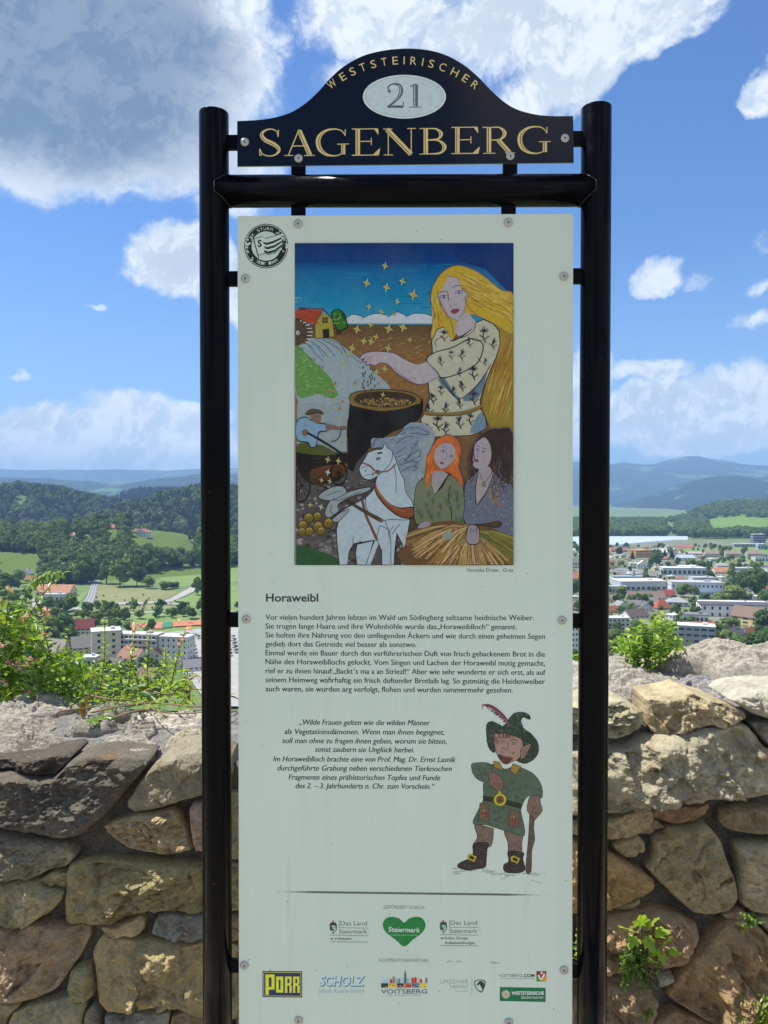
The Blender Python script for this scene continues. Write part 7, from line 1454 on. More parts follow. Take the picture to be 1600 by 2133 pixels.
hc(340, 480, 1150, 1215, 'low grey roofed shed in front of the cream roofed hall', walls=GW, roof=SIL, kind='flat', dep=.5, rows=1, cols=6, **BL_)
hc(850, 1240, 1118, 1222, 'wide white factory complex with flat grey roofs', walls=(.70, .71, .72), roof=(.40, .41, .42), kind='flat', dep=.45, rows=2, cols=12, ww=.35, wh=.35, rot=R(-9), **BL_)
hc(1000, 1180, 1080, 1150, 'grey factory hall behind the wide white complex', walls=(.60, .62, .64), roof=SIL, kind='flat', dep=.5, rows=1, cols=8, **BL_)
hc(770, 1105, 1003, 1068, 'long supermarket with white roof strips', walls=(.50, .53, .58), roof=WHR, kind='flat', dep=.35, rows=1, cols=9, ww=.6, rot=R(-4), **BL_)
hc(900, 1040, 988, 1030, 'white roofed hall behind the supermarket', walls=(.6, .6, .6), roof=(.7, .7, .68), kind='flat', dep=.5, rows=1, cols=6, **BL_)
hc(370, 605, 1072, 1135, 'hall with blue-grey flat roof near the right post', walls=(.55, .58, .60), roof=(.24, .32, .40), kind='flat', dep=.45, rows=1, cols=10, **BL_)
hc(1175, 1335, 1000, 1056, 'wide low house with vivid orange roof', walls=WH, roof=(.46, .20, .11), rr=.6, dep=.45, rows=1, cols=6)
hc(1330, 1500, 1005, 1075, 'row of grey and white apartment houses at the right', walls=(.66, .68, .70), roof=SIL, kind='flat', dep=.5, rows=3, cols=8, **BL_)
hc(1195, 1290, 965, 1010, 'white house with grey hipped roof behind the orange roof', walls=WH, roof=(.3, .3, .32), kind='hip', rr=.4)
hc(528, 690, 862, 925, 'ochre school building with dark roof at one end', walls=(.56, .33, .10), roof=(.50, .30, .11), kind='flat', dep=.6, rows=3, cols=9, ww=.55, rot=R(14), **BL_)
hc(600, 680, 838, 890, 'dark brown hipped roof rising behind the ochre school', walls=(.5, .3, .1), roof=(.13, .09, .09), kind='hip', rr=.6)
hc(690, 800, 850, 905, 'pale hall with white roof right of the ochre school', walls=(.50, .42, .34), roof=WHR, kind='gable', rr=.5, dep=.5)
for x0, x1, lb in ((1100, 1212, 'leftmost of the three far beige barracks in the meadow'), (1262, 1388, 'middle one of the three far beige barracks in the meadow'), (1435, 1555, 'rightmost of the three far beige barracks in the meadow')):
    hc(x0, x1, 866, 922, lb, walls=BEI, roof=(.30, .22, .19), rr=.42, dep=.4, rows=2, cols=7)
hc(1480, 1580, 735, 812, 'grey office tower with white rim beyond the meadow', walls=(.22, .26, .30), roof=WHR, kind='flat', dep=.5, rows=4, cols=6, ww=.8, **BL_)
hc(1330, 1580, 812, 842, 'very long low hall with pale green roof at the valley edge', walls=(.35, .38, .40), roof=(.46, .60, .55), kind='flat', dep=.2, rows=1, cols=12, **BL_)
hc(1520, 1585, 812, 862, 'pale blue shed at the right end of the long hall', walls=(.40, .50, .58), roof=WHR, kind='flat', rows=1, cols=3, **BL_)
hc(1060, 1225, 1190, 1228, 'low pavilion with pale sky blue roof among the dark trees', walls=(.5, .6, .7), roof=(.25, .42, .60), kind='flat', dep=.5, rows=1, cols=6, **BL_)
hc(570, 660, 945, 1015, 'tall white gabled house left of centre in the far town', walls=WH, roof=(.62, .60, .56), kind='front', rr=.45, rot=R(-12))
hc(505, 575, 965, 1010, 'white box house beside the tall white gabled one', walls=WH, roof=WHR, kind='flat', rows=2, cols=3)
hc(890, 1020, 900, 955, 'pale house group with blue-grey roof below the far meadow', walls=(.6, .64, .68), roof=(.36, .42, .48), rr=.4)
hc(960, 1080, 875, 905, 'row of low white houses at the near rim of the far meadow', walls=WH, roof=(.40, .30, .28), rr=.4, rows=1)
hc(350, 480, 840, 880, 'long house with dull red roof beside the right post, far town', walls=PNK, roof=RB_, rr=.55, rows=1)
hc(880, 1010, 826, 846, 'far low shed with thin red roof behind the meadow', walls=(.5, .3, .25), roof=(.38, .08, .07), rr=.6, rows=1, chim=False, **BL_)
hc(1495, 1600, 915, 960, 'white house with dark flat roof right of the far meadow', walls=WH, roof=GRY, kind='flat', rows=1, **BL_)
hc(1500, 1600, 1010, 1060, 'grey roofed house at the right edge above the tall tree', walls=(.62, .64, .66), roof=(.35, .37, .40), rr=.4)
hc(1565, 1640, 1140, 1240, 'white house with rust roof cut by the right edge', walls=WH, roof=RB_, rr=.3)
house(1197, 1185, 22, 22, 'cream houses seen in the gap beside the right post', walls=CRM, roof=GRY, rr=.4); house(1196, 1215, 24, 22, 'house with orange roof in the gap beside the right post', walls=WH, roof=ORG, rr=.5); house(1198, 1275, 26, 18, 'brown roofed house in the gap beside the right post', walls=BEI, roof=BRN, rr=.6)
# greenhouses
WHF = NT('greenhouse_film'); WHF.col((.40, .47, .56)); WHF.rough(.35); WHF = WHF.m
m = MB()
for k in range(9):
    a = [math.pi * j / 8 for j in range(9)]
vs = [(x_, -5 * math.cos(q), 3.6 * math.sin(q) + .8) for x_ in (-.5, .5) for q in [math.pi * j / 8 for j in range(9)]]
m.add(vs, [(j, j + 1, j + 10, j + 9) for j in range(8)]); m.add([(x_, y_, z_) for x_ in (-.5, .5) for y_ in (-5, 5) for z_ in (-.5, .8)], [(0, 1, 5, 4), (2, 6, 7, 3)])
m.add([(-.5, 5, .8)] + vs[:9], [tuple(range(1, 10))]); m.add(vs[9:], [tuple(range(8, -1, -1))]); GHM = m.mesh('film_cover', WHF)
for i in range(22):
    y = 1335 + i * 11.5; x0 = (1150 - 800) / 1600 * y; x1 = ((1432 if i > 12 else 1400 - (12 - i) * 9) - 800) / 1600 * y
    e = empty('greenhouse', ((x0 + x1) / 2, y, ZV)); link('film_cover', GHM, e, scale=(x1 - x0, 1, 1)); tag(e, f"white film greenhouse tunnel, {('nearest' if i == 0 else 'farthest' if i == 21 else str(i + 1) + ['th', 'st', 'nd', 'rd'][(i + 1) % 10 if (i + 1) % 10 < 4 and not 10 < i + 1 < 14 else 0])} row counted from the town", 'greenhouse', 'white greenhouse tunnels in parallel rows')
# left side buildings
ha(240, 478, 893, 966, 'long farm building with weathered orange roof beside the main road', walls=CRM, roof=(.42, .19, .11), rr=.62, dep=.42, rows=1, cols=7, rot=R(-6))
ha(285, 425, 955, 1020, 'white workshop with metal roof in front of the orange roofed building', walls=GW, roof=SIL, kind='flat', rows=1, cols=5, dep=.5, **BL_)
ha(478, 615, 1122, 1218, 'white house with deep red roof and skylights above the apartments', walls=WH, roof=(.25, .05, .05), rr=.6, dep=.5, rot=R(14), cols=5)
e, w, d, he, H = ha(590, 775, 1200, 1405, 'beige end wing of the apartment complex with nearly blank wall', walls=(.56, .51, .40), roof=(.5, .5, .48), kind='flat', dep=.9, rows=5, cols=2, rot=R(22), ww=.2, **BL_)
e, w, d, he, H = ha(770, 1065, 1222, 1395, 'five-storey white apartment block with continuous balcony bands', walls=(.62, .62, .60), roof=(.46, .46, .45), kind='flat', dep=.4, rows=5, cols=9, rot=R(-10), ww=.72, wh=.5, **BL_)
for r_ in range(5): link('balcony', UB, e, (0, -d / 2 - .6, he / 5 * r_ + .05), None, (w * .98, 1.2, he / 5 * .30))
ha(1040, 1272, 1238, 1400, 'pale right wing of the apartment complex with small windows', walls=(.60, .60, .56), roof=(.52, .52, .50), kind='flat', dep=.5, rows=4, cols=6, rot=R(-12), ww=.3, wh=.4, **BL_)
ha(465, 610, 1240, 1370, 'beige house with steep grey roof left of the apartments', walls=BEI, roof=(.22, .21, .20), rot=R(25), rr=.5, rows=3)
ha(270, 440, 1262, 1385, 'house with broad grey brown roof above the flowering shrub', walls=BEI, roof=(.24, .22, .20), rot=R(-15), rr=.55)
ha(785, 965, 1322, 1432, 'house with rusty brown gable roof in front of the apartments', walls=(.62, .60, .56), roof=(.26, .13, .09), kind='gable', rot=R(-30), rr=.5)
ha(945, 1105, 1288, 1400, 'white gabled house with brown tiled roof in front of the right wing', walls=WH, roof=(.25, .14, .10), kind='front', rot=R(-25), rr=.5)
ha(1060, 1210, 1368, 1470, 'house with slate grey roof below the right wing', walls=GW, roof=(.13, .13, .14), rot=R(15), rr=.6)
ha(700, 830, 1385, 1480, 'dark roofed house partly hidden by the leaves on the wall', walls=BEI, roof=(.14, .12, .12), rot=R(-20), rr=.6)
ha(520, 640, 1375, 1450, 'low white roofed annex behind the upright stems', walls=GW, roof=(.55, .57, .6), kind='flat', rows=1, **BL_)
ha(1215, 1345, 1395, 1480, 'grey roofed house at the foot of the left post', walls=WH, roof=(.2, .2, .22), rot=R(20), rr=.5)
ha(920, 1050, 1450, 1540, 'brown roofed house just above the vine on the wall', walls=BEI, roof=BRN, rot=R(-15), rr=.6)
zf_ = lambda px, Y: float(hz((px - 800) / 1600 * Y, Y))
def hh(px, Y, wpx, hpx, label, **k):
    x = (px - 800) / 1600 * Y; z = float(hz(x, Y)); q = proj(x, Y, z); house(q[0], q[1], wpx, hpx, label, z=z, **k)
hh(233, 1010, 22, 10, 'farmhouse with salmon red roof on the hilltop meadow', walls=CRM, roof=(.42, .17, .11), rr=.6, dep=.5)
hh(296, 975, 26, 17, 'white farmhouse with red gabled roof at the top of the hill meadow', walls=WH, roof=(.36, .12, .09), kind='front', rot=R(-20), rr=.4)
hh(286, 990, 14, 9, 'red roofed barn behind the white hilltop farmhouse', walls=BEI, roof=(.38, .12, .09), rr=.6)
hh(146, 985, 18, 11, 'house with pinkish roof in the trees of the farm hill', walls=WH, roof=(.40, .22, .18), rr=.5); hh(186, 975, 12, 11, 'small orange roofed house hidden in trees on the farm hill', walls=BEI, roof=ORG, rr=.5)
hh(8, 1000, 34, 14, 'red brown roofed house at the left edge of the view', walls=BEI, roof=RB_, rr=.6); 
ha(60, 200, 660, 700, 'white flat roofed hall at the left edge above the trees', walls=WH, roof=WHR, kind='flat', rows=1, z=float(hz(-330, 760)) , **BL_)
ha(0, 75, 685, 730, 'long house with dull red roof at the left edge', walls=BEI, roof=RB_, rr=.6); ha(195, 285, 690, 745, 'house with dusty pink roof left of the massive trees', walls=GW, roof=(.40, .22, .2), rr=.6)
ha(135, 205, 785, 862, 'white house with orange porch roof left of the massive trees', walls=WH, roof=(.3, .32, .36), kind='front', rr=.4); ha(165, 215, 830, 870, 'small orange roofed shed beside the white house', walls=CRM, roof=ORG, rr=.6, rows=1)
ha(300, 420, 740, 790, 'grey roofed house in the trees left of the main road', walls=GW, roof=SIL, rr=.5)
# small houses of the far town, too alike to tell apart
fr_ = random.Random(31); n = 0; tries = 0
wn = {WH: 'white', CRM: 'cream', GW: 'pale grey', BEI: 'beige', YEL: 'yellow'}
while n < 215 and tries < 9000:
    tries += 1; px = fr_.uniform(1085, 1640); py = 1143 + 165 * fr_.random() ** 1.4
    sc_ = (py - 1035) / 85 * 1.0; wpx = fr_.uniform(10, 15) * sc_ * .64; hpx = wpx * fr_.uniform(.5, .75)
    if any(abs(px - o[0]) < (wpx + o[2]) * .56 and abs((py - hpx / 2) - (o[1] - o[3] / 2)) < (hpx + o[3]) * .50 for o in OCC): continue
    if any(inpoly(px, py, [C(p) for p in q]) for q in ([(880, 850), (1240, 838), (1600, 835), (1600, 880), (860, 890)], [(1160, 935), (1500, 915), (1600, 930), (1600, 980), (1200, 975)], [(860, 1340), (1080, 1300), (1110, 1370), (930, 1420)])): continue
    rf, rn = fr_.choice([(RB_, 'red'), (GRY, 'grey'), (SIL, 'grey'), (BRN, 'brown'), ((.3, .3, .32), 'grey'), (WHR, 'white'), (WHR, 'white'), (SIL, 'grey'), (RB_, 'red')]); wl = fr_.choice([WH, WH, CRM, GW, BEI, YEL]); kd = 'flat' if rn == 'white' else fr_.choice(['gable', 'hip', 'front', 'gable'])
    far = 'farther' if py < 1185 else 'nearer'
    house(px, py, wpx, hpx, f"small {wn[wl]} {dict(gable='house', hip='hip-roofed house', front='gabled house', flat='flat-topped house')[kd]}, {rn} roof, {near_what(px, py)}", walls=wl, roof=rf, kind=kd, rot=R(fr_.uniform(-40, 40)), rr=.5, rows=1 if py < 1200 else 2, cols=3, group='small houses of the town', sides=py > 1200); n += 1
# greenery between the houses
tr_ = random.Random(8); pts = []; n = 0; tries = 0
while tries < 12000 and n < 900:
    tries += 1; px = tr_.uniform(1060, 1660); py = 1140 + 225 * tr_.random() ** 1.1; hp = tr_.uniform(7, 15) * (py - 1035) / 150
    if any(abs(px - o[0]) < o[2] * .5 and -hp - 1 < o[1] - py < o[3] * .8 for o in OCC): 
        if tr_.random() < .93: continue
    g = gnd(px, py); h = hp * g.y / 1600; n += 1
    if n <= 60 and py > 1200: tree(g.x, g.y, h, 'broad', f"{'tall' if hp > 20 else 'low' if hp < 12 else 'mid-sized'} garden tree {near_what(px, py)}", 'garden trees between the houses', ZV, 1.25)
    else: pts.append((g.x, g.y, ZV, h * 1.15, 0))
o = gn_wood('garden_greenery', 'broad', pts, 91); tag(o, 'hedges and garden trees filling the gaps between the houses', 'greenery', kind='stuff')
tr_ = random.Random(18); pts = []
for k in range(420):
    px = tr_.uniform(-40, 560); py = tr_.uniform(1225, 1372)
    q = ((px) * 3.2, (py - 940) * 3.2)
    if py < 1272 and px > 70: continue
    if px > 325 and py > 1305: continue
    if 150 < px < 330 and 1300 < py: 
        if tr_.random() < .8: continue
    if 270 < px < 430 and 1290 < py < 1312: continue
    if any(abs(px - o[0]) < o[2] * .5 and -12 < o[1] - py < o[3] * .8 for o in OCC): continue
    g = gnd(px, py); pts.append((g.x, g.y, ZV, tr_.uniform(5, 11) * (1 if px > 150 else 1.4), 0))
for k in range(70):     # young trees along the paths and the field edge
    px = tr_.uniform(200, 400); py = 1262 + tr_.gauss(0, 8); g = gnd(px, py)
    pts.append((g.x, g.y, ZV, tr_.uniform(1.2, 2.6), 0))
for k in range(150):
    px = tr_.uniform(-60, 330); py = tr_.uniform(1392, 1475); g = gnd(px, py); pts.append((g.x, g.y, float(hz(g.x, g.y)), tr_.uniform(5, 9), 0))
for k in range(60):
    px = tr_.uniform(1170, 1700); py = tr_.uniform(1385, 1450); g = gnd(px, py); pts.append((g.x, g.y, float(hz(g.x, g.y)), tr_.uniform(6, 10), 0))
o = gn_wood('garden_greenery', 'broad', pts, 95); tag(o, 'hedges and small trees along the roads and gardens of the valley', 'greenery', kind='stuff')

# ================================================================== cars
CARP = obj_tinted('car_paint', .25, .05, 1); TYRE = simple('tyre_rubber', (.015, .015, .015), .8)
m = MB()
def loft(m, secs, mi=0):
    n = len(secs[0]); vs = [p for s_ in secs for p in s_]; fs = []
    for i in range(len(secs) - 1):
        for j in range(n): fs.append((i * n + j, i * n + (j + 1) % n, (i + 1) * n + (j + 1) % n, (i + 1) * n + j))
    fs += [tuple(range(n))[::-1], tuple((len(secs) - 1) * n + j for j in range(n))]; m.add(vs, fs, mi)
def sec(x, w, z0, z1): return [(x, -w, z0), (x, w, z0), (x, w * 1.02, (z0 + z1) / 2), (x, w * .9, z1), (x, -w * .9, z1), (x, -w * 1.02, (z0 + z1) / 2)]
loft(m, [sec(-2.2, .72, .35, .85), sec(-2.05, .86, .25, .98), sec(-1.0, .88, .22, 1.0), (sec(.9, .88, .22, .98)), sec(1.8, .86, .25, .82), sec(2.15, .70, .35, .65)])
loft(m, [sec(-1.1, .62, 1.40, 1.44), sec(.2, .62, 1.42, 1.46)]); CB = m.mesh('body', CARP)
m = MB(); loft(m, [[(-1.85, -.74, .97), (-1.85, .74, .97), (1.05, .74, .97), (1.05, -.74, .97)], [(-1.2, -.6, 1.41), (-1.2, .6, 1.41), (.25, .6, 1.43), (.25, -.6, 1.43)]]); CG = m.mesh('windows', GLASS)
m = MB(); m.lathe([(.31, -.1), (.31, .1), (.18, .11)], 12, Matrix.Rotation(R(90), 4, 'X')); CWh = m.mesh('wheel', TYRE)
def car(x, y, rz, c, label, group):
    e = empty('parked_car' if 'parked' in label else 'car', (x, y, ZV + .1 + .06 * lvl[0]), rz); b = link('body', CB, e); b.color = (*c, 1); link('windows', CG, e)
    for sx in (-1.35, 1.35):
        for sy in (-.8, .8): link('wheel', CWh, e, (sx, sy, .31))
    tag(e, label, 'car', group)
cc = [((.6, .6, .6), 'white'), ((.3, .31, .32), 'silver'), ((.02, .02, .025), 'black'), ((.05, .08, .2), 'blue'), ((.3, .03, .03), 'red'), ((.12, .12, .13), 'grey')]; cr_ = random.Random(4)
for i in range(7):
    a = A((640 - i * 5.5 + (i % 2) * 6, 830 + i * 9.5)); g = gnd(*a); c_, nm = cr_.choice(cc); car(g.x, g.y, math.atan2(220, 35) + 0, c_, f"{nm} car on the main road, {['first', 'second', 'third', 'fourth', 'fifth', 'sixth', 'seventh'][i]} from the wood", 'cars queueing on the main road')
for r_ in range(6):
    for k in range(9):
        px = 384 + k * 14.5 + r_ * 1.5; py = 1334 + r_ * 7.4
        if 413 < px < 470 or cr_.random() < .15: continue
        g = gnd(px, py); c_, nm = cr_.choice(cc); car(g.x, g.y, R(80 + cr_.uniform(-3, 3)), c_, f"{nm} parked car, {['back', 'second', 'third', 'fourth', 'fifth', 'front'][r_]} row of the lot, {'left of' if px < 440 else 'right of'} the post", 'cars parked in the lot')
for px, py, c_, nm in ((388, 1328, (.03, .03, .03), 'dark'), (405, 1331, (.05, .05, .06), 'dark')):
    g = gnd(px, py); car(g.x, g.y, R(10), c_, f"dark parked car crosswise at the lot's far edge, {'left' if px < 400 else 'right'} of two", 'dark cars at the far edge of the lot')

# ================================================================== the air
t = NT('air'); t.n.remove(t.b); pv = t.node('ShaderNodeVolumePrincipled', {'Color': (.36, .60, .96), 'Density': HAZE_DENS}); t.l.new(pv.outputs[0], t.out.inputs['Volume'])
m = MB(); m.box(-17500, 17500, -17500, 17500, ZV - 34, 720); hz_o = m.build('haze', t.m); tag(hz_o, 'thin bluish summer haze over the valley', 'haze', kind='stuff')
# ================================================================== plants on and around the wall
def leafmat(name, cols, trans=.5, gloss=.4, hue=0):
    t = NT(name); oi = t.node('ShaderNodeObjectInfo'); at2 = t.node('ShaderNodeAttribute', attribute_name='tint'); v = t.coord(); n = t.noise(v, 60, 4)
    c = t.ramp(oi.outputs['Random'], [(i / (len(cols) - 1), c_) for i, c_ in enumerate(cols)]); c = t.mix(1, c, at2.outputs['Color'], 'MULTIPLY'); c = t.mix(t.rng(n, .35, .7, 0, .35), c, t.mix(1, c, (.6, .65, .5), 'MULTIPLY'))
    t.col(c); t.rough(gloss); tr = t.node('ShaderNodeBsdfTranslucent', {0: t.mix(1, c, (1.35, 1.4, .55), 'MULTIPLY')}); ms = t.node('ShaderNodeMixShader', {0: trans, 1: t.b.outputs[0], 2: tr.outputs[0]}); t.l.new(ms.outputs[0], t.out.inputs[0]); return t.m
LM1 = leafmat('fresh_leaf', [(.12, .22, .03), (.20, .33, .04), (.35, .46, .065), (.24, .33, .05)], .48); LM2 = leafmat('dark_leaf', [(.05, .11, .03), (.08, .16, .035), (.12, .22, .05)], .35); LM3 = leafmat('lime_leaf', [(.26, .40, .05), (.34, .48, .06)], .5)
LBR = leafmat('dry_leaf', [(.20, .10, .03), (.30, .17, .05)], .3); PNKM = leafmat('pink_petal', [(.66, .24, .34), (.74, .40, .48), (.80, .58, .62)], .5); STEMM = simple('plant_stem', (.13, .15, .04), .7); STEMR = simple('red_brown_stem', (.17, .075, .045), .7); VINEM = simple('vine_bark', (.22, .14, .085), .85, var=.3, scale=80)
def leaf_mesh(name, mat, w=.42, fold=.16, curl=.18, n=5, lobes=0, tint=(1, 1, 1)):
    """a leaf one unit long, folded along its midrib and curling at the tip; stalk at the origin, growing along +y"""
    V = []; F = []
    for i in range(n + 1):
        s = i / n; hw = w / 2 * math.sin(math.pi * min(1, s * .96 + .02)) ** .75 * (1.15 - .5 * s)
        if lobes: hw = w / 2 * (abs(math.sin(s * math.pi * lobes)) * .55 + .45) * math.sin(math.pi * min(.98, s * .9 + .08)) ** .5
        z = -curl * s * s; V += [(-hw, s, z + fold * hw * 2), (0, s + (.02 if i == n else 0), z), (hw, s, z + fold * hw * 2)]
    for i in range(n): a = i * 3; F += [(a, a + 3, a + 4, a + 1), (a + 1, a + 4, a + 5, a + 2)]
    V = np.array(V); c = np.tile(np.array([*tint, 1.0]), (len(V), 1)); return np_mesh(name, V, np.array(F), mat, smooth=True, colour=c)
def maple_mesh(name, mat, pts, cup=.1):
    """a broad lobed leaf from its outline, veins pressed in"""
    P = np.array([(x, y) for x, y in pts] + [(-x, y) for x, y in pts[::-1][1:-1]]); c = np.array([0, .45]); V = [(0, .45, 0)]; F = []; k = 4; n = len(P)
    for r in range(1, k + 1):
        f = r / k
        for i, p in enumerate(P): q = c + (p - c) * f; rr = np.hypot(*(q - c)); V.append((q[0], q[1], cup * rr * rr * -1.4 + (.025 * (1 if i % 2 else -1)) * f + .03 * math.sin(i * 1.7) * f))
    for i in range(n): F.append((0, 1 + i, 1 + (i + 1) % n, 0))
    Q = [f[:3] for f in F]; me = bpy.data.meshes.new(name); F2 = Q + [(1 + (r - 1) * n + i, 1 + r * n + i, 1 + r * n + (i + 1) % n, 1 + (r - 1) * n + (i + 1) % n) for r in range(1, k) for i in range(n)]
    me.from_pydata([tuple(v) for v in V], [], F2); me.materials.append(mat); a = me.color_attributes.new('tint', 'FLOAT_COLOR', 'POINT')
    for d in a.data: d.color = (1, 1, 1, 1)
    me.update(); return me
LF = [leaf_mesh('leaf', LM1, .46, .2, .25), leaf_mesh('leaf', LM1, .40, .3, .4), leaf_mesh('leaf', LM1, .5, .1, .1)]; LFD = [leaf_mesh('leaf', LM2, .5, .2, .2)]; LFO = [leaf_mesh('leaflet', LM1, .55, .15, .12, 4), leaf_mesh('leaflet', LM3, .55, .2, .2, 4)]; LFB = leaf_mesh('withered_leaf', LBR, .5, .5, .9)
HOPO = [(0, 0), (.10, .02), (.25, -.04), (.36, .06), (.50, .10), (.44, .22), (.55, .34), (.40, .36), (.34, .44), (.42, .60), (.30, .62), (.22, .66), (.16, .80), (.09, .84), (0, 1.0)]
HOP = maple_mesh('lobed_leaf', LM2, HOPO); HOPL = maple_mesh('lobed_leaf', LM1, HOPO)
CEL = maple_mesh('lobed_leaf', LM3, [(0, 0), (.12, .10), (.30, .04), (.42, .16), (.34, .28), (.46, .40), (.40, .56), (.24, .54), (.22, .70), (.14, .86), (0, .92)], .05)
m = MB()
for k in range(5):
    a = k * 1.257; ca, sa = math.cos(a), math.sin(a); vs = [(0, 0, 0), (.16 * ca - .1 * sa, .16 * sa + .1 * ca, .5), (.34 * ca - .16 * sa, .34 * sa + .16 * ca, .85), (.52 * ca, .52 * sa, 1.0), (.34 * ca + .16 * sa, .34 * sa - .16 * ca, .85), (.16 * ca + .1 * sa, .16 * sa - .1 * ca, .5)]; m.add(vs, [(0, 1, 5), (1, 2, 4, 5), (2, 3, 4)])
m.tube([(0, 0, -.5), (0, 0, 0), (0, 0, .12)], [.03, .08, .10], 6); FLW = m.mesh('flower', PNKM); a_ = FLW.color_attributes.new('tint', 'FLOAT_COLOR', 'POINT')
for d in a_.data: d.color = (1, 1, 1, 1)
rp = random.Random(99)
def orient(loc, direction, roll=0.0, s=1.0):
    d = Vector(direction).normalized(); q = d.to_track_quat('Y', 'Z'); return Matrix.Translation(loc) @ q.to_matrix().to_4x4() @ Matrix.Rotation(roll, 4, 'Y') @ Matrix.Scale(s, 4)
class Plant:
    def __init__(s, name, loc, label, cat, group=None, cap=280): s.e = empty(name, loc); tag(s.e, label, cat, group); s.o = Vector(loc); s.L = []; s.st = {}; s.cap = cap
    def stem(s, pts, r0, r1, mat=STEMM, n=6, name='stem', own=False):
        P = crom([Vector(p) - s.o for p in pts], 5) if len(pts) > 2 else [Vector(p) - s.o for p in pts]; rr = [r0 + (r1 - r0) * i / (len(P) - 1) for i in range(len(P))]
        m = MB(); m.tube(P, rr, n); m.build(name, mat, s.e, smooth=True); return [p + s.o for p in P]
    def leaf(s, me, loc, d, roll=0.0, size=.03): s.L.append((size, me, orient(Vector(loc) - s.o, d, roll, size)))
    def done(s, massname='foliage'):
        s.L.sort(key=lambda q: -q[0]); V = []; F = []; M_ = []; mats = []
        for size, me, M in s.L[:s.cap]: o = link(me.name.split('.')[0], me, s.e); o.matrix_local = M
        rest = s.L[s.cap:]
        if rest:
            m = MB(); mt = []
            for size, me, M in rest:
                mm = me.materials[0]
                if mm not in mt: mt.append(mm)
                m.add([M @ v.co for v in me.vertices], [tuple(p.vertices) for p in me.polygons], mt.index(mm))
            me2 = m.mesh(massname, mt, True); a = me2.color_attributes.new('tint', 'FLOAT_COLOR', 'POINT'); n = len(me2.vertices); v_ = np.ones((n, 4), dtype=np.float32); k = 0
            for size, me, M in rest: t_ = rp.uniform(.6, 1.5); v_[k:k + len(me.vertices), :3] = (t_, t_ * rp.uniform(.92, 1.0), t_); k += len(me.vertices)
            a.data.foreach_set('color', v_.ravel()); link(massname, me2, s.e)['kind'] = 'stuff'
        return s
def leafy(pl, P, meshes, size, step=.02, start=.15, droop=.1, spread=1.0, pair=True, up=.3, tipsmall=.5):
    """opposite leaves up a stem"""
    L_ = 0; nxt = 0; tot = sum((P[i + 1] - P[i]).length for i in range(len(P) - 1)); k = 0
    for i in range(len(P) - 1):
        seg = P[i + 1] - P[i]; l = seg.length; t_ = seg.normalized()
        while nxt < L_ + l:
            f = nxt / tot
            if f >= start:
                p = P[i] + seg * ((nxt - L_) / l); a = k * 1.57 + rp.uniform(-.3, .3); side = t_.orthogonal().normalized(); side.rotate(Matrix.Rotation(a, 3, t_))
                for sg in ((1, -1) if pair else (1,)):
                    d = side * sg * spread + t_ * up + Vector((0, 0, -droop)) + Vector((rp.uniform(-.15, .15),) * 3); pl.leaf(rp.choice(meshes), p, d, rp.uniform(-.5, .5), size * rp.uniform(.7, 1.2) * (1 - (1 - tipsmall) * f))
                k += 1
            nxt += step * rp.uniform(.8, 1.2)
        L_ += l
def flowers(pl, p, n, s, d=(0, 0, 1)):
    for i in range(n):
        q = Vector(p) + Vector((rp.uniform(-1, 1), rp.uniform(-1, 1), rp.uniform(-.6, .8))) * s * 1.1; dd = Vector(d) + Vector((rp.uniform(-1, 1), rp.uniform(-1.2, .4), rp.uniform(-.8, .8)))
        M = Matrix.Translation(q - pl.o) @ dd.to_track_quat('Z', 'Y').to_matrix().to_4x4() @ Matrix.Scale(s * rp.uniform(.7, 1.2), 4); o = link('flower', FLW, pl.e); o.matrix_local = M
# the flowering shrub behind the left end of the wall
S = lambda px, py, Y: at(px, py, Y)
sh = Plant('flowering_shrub', (-1.25, 3.15, .3), 'bright green shrub with pink blossoms behind the left end of the wall', 'shrub', 'flowering shrubs behind the wall', cap=300)
for (bx, by), tip, n_ in (((10, 1480), (128, 1192), 0), ((20, 1480), (62, 1250), 0), ((-20, 1480), (20, 1225), 1), ((0, 1480), (-40, 1260), 1), ((60, 1470), (92, 1345), 1), ((-30, 1480), (8, 1300), 1), ((30, 1480), (48, 1330), 1), ((80, 1470), (130, 1352), 0), ((100, 1470), (72, 1300), 0)):
    Y = rp.uniform(2.95, 3.3); a = S(bx, by, Y); b = S(tip[0], tip[1], Y + rp.uniform(-.15, .1)); mid = a.lerp(b, .55) + Vector((rp.uniform(-.05, .02), 0, .05)); P = sh.stem([a, mid, b], .004, .0012, STEMR); leafy(sh, P, LF, .055, .022, .15, .15)
    if n_: flowers(sh, P[-1], 2, .024); flowers(sh, P[len(P) // 2], 1, .02)
P = sh.stem([S(30, 1300, 3.0), S(60, 1225, 3.0), S(95, 1200, 2.95), S(133, 1193, 2.9)], .003, .001, STEMM); leafy(sh, P, LF, .05, .016, 0, .25)
for i in range(1350):
    px = rp.uniform(-70, 175); top = 1235 + max(0, px) * .95 + 22 * math.sin(px * .07); py = rp.uniform(top, 1490); Y = rp.uniform(2.92, 3.5); p = S(px, py, Y); sh.leaf(rp.choice(LF + LFD[:1] if py > top + 60 else LF), p, (rp.uniform(-1, 1), rp.uniform(-1, .3), rp.uniform(-.4, .7)), rp.uniform(-1, 1), rp.uniform(.03, .06))
for px, py in ((20, 1340), (38, 1290), (24, 1390), (60, 1380), (5, 1262), (66, 1440), (48, 1395), (12, 1425), (75, 1385)): flowers(sh, S(px, py, 2.93), 2, .022)
sh.done()
s2 = Plant('flowering_shrub', (-.9, 3.1, .35), 'row of slim upright leafy shoots with pink buds behind the wall left of the post', 'shrub', 'flowering shrubs behind the wall', cap=300)
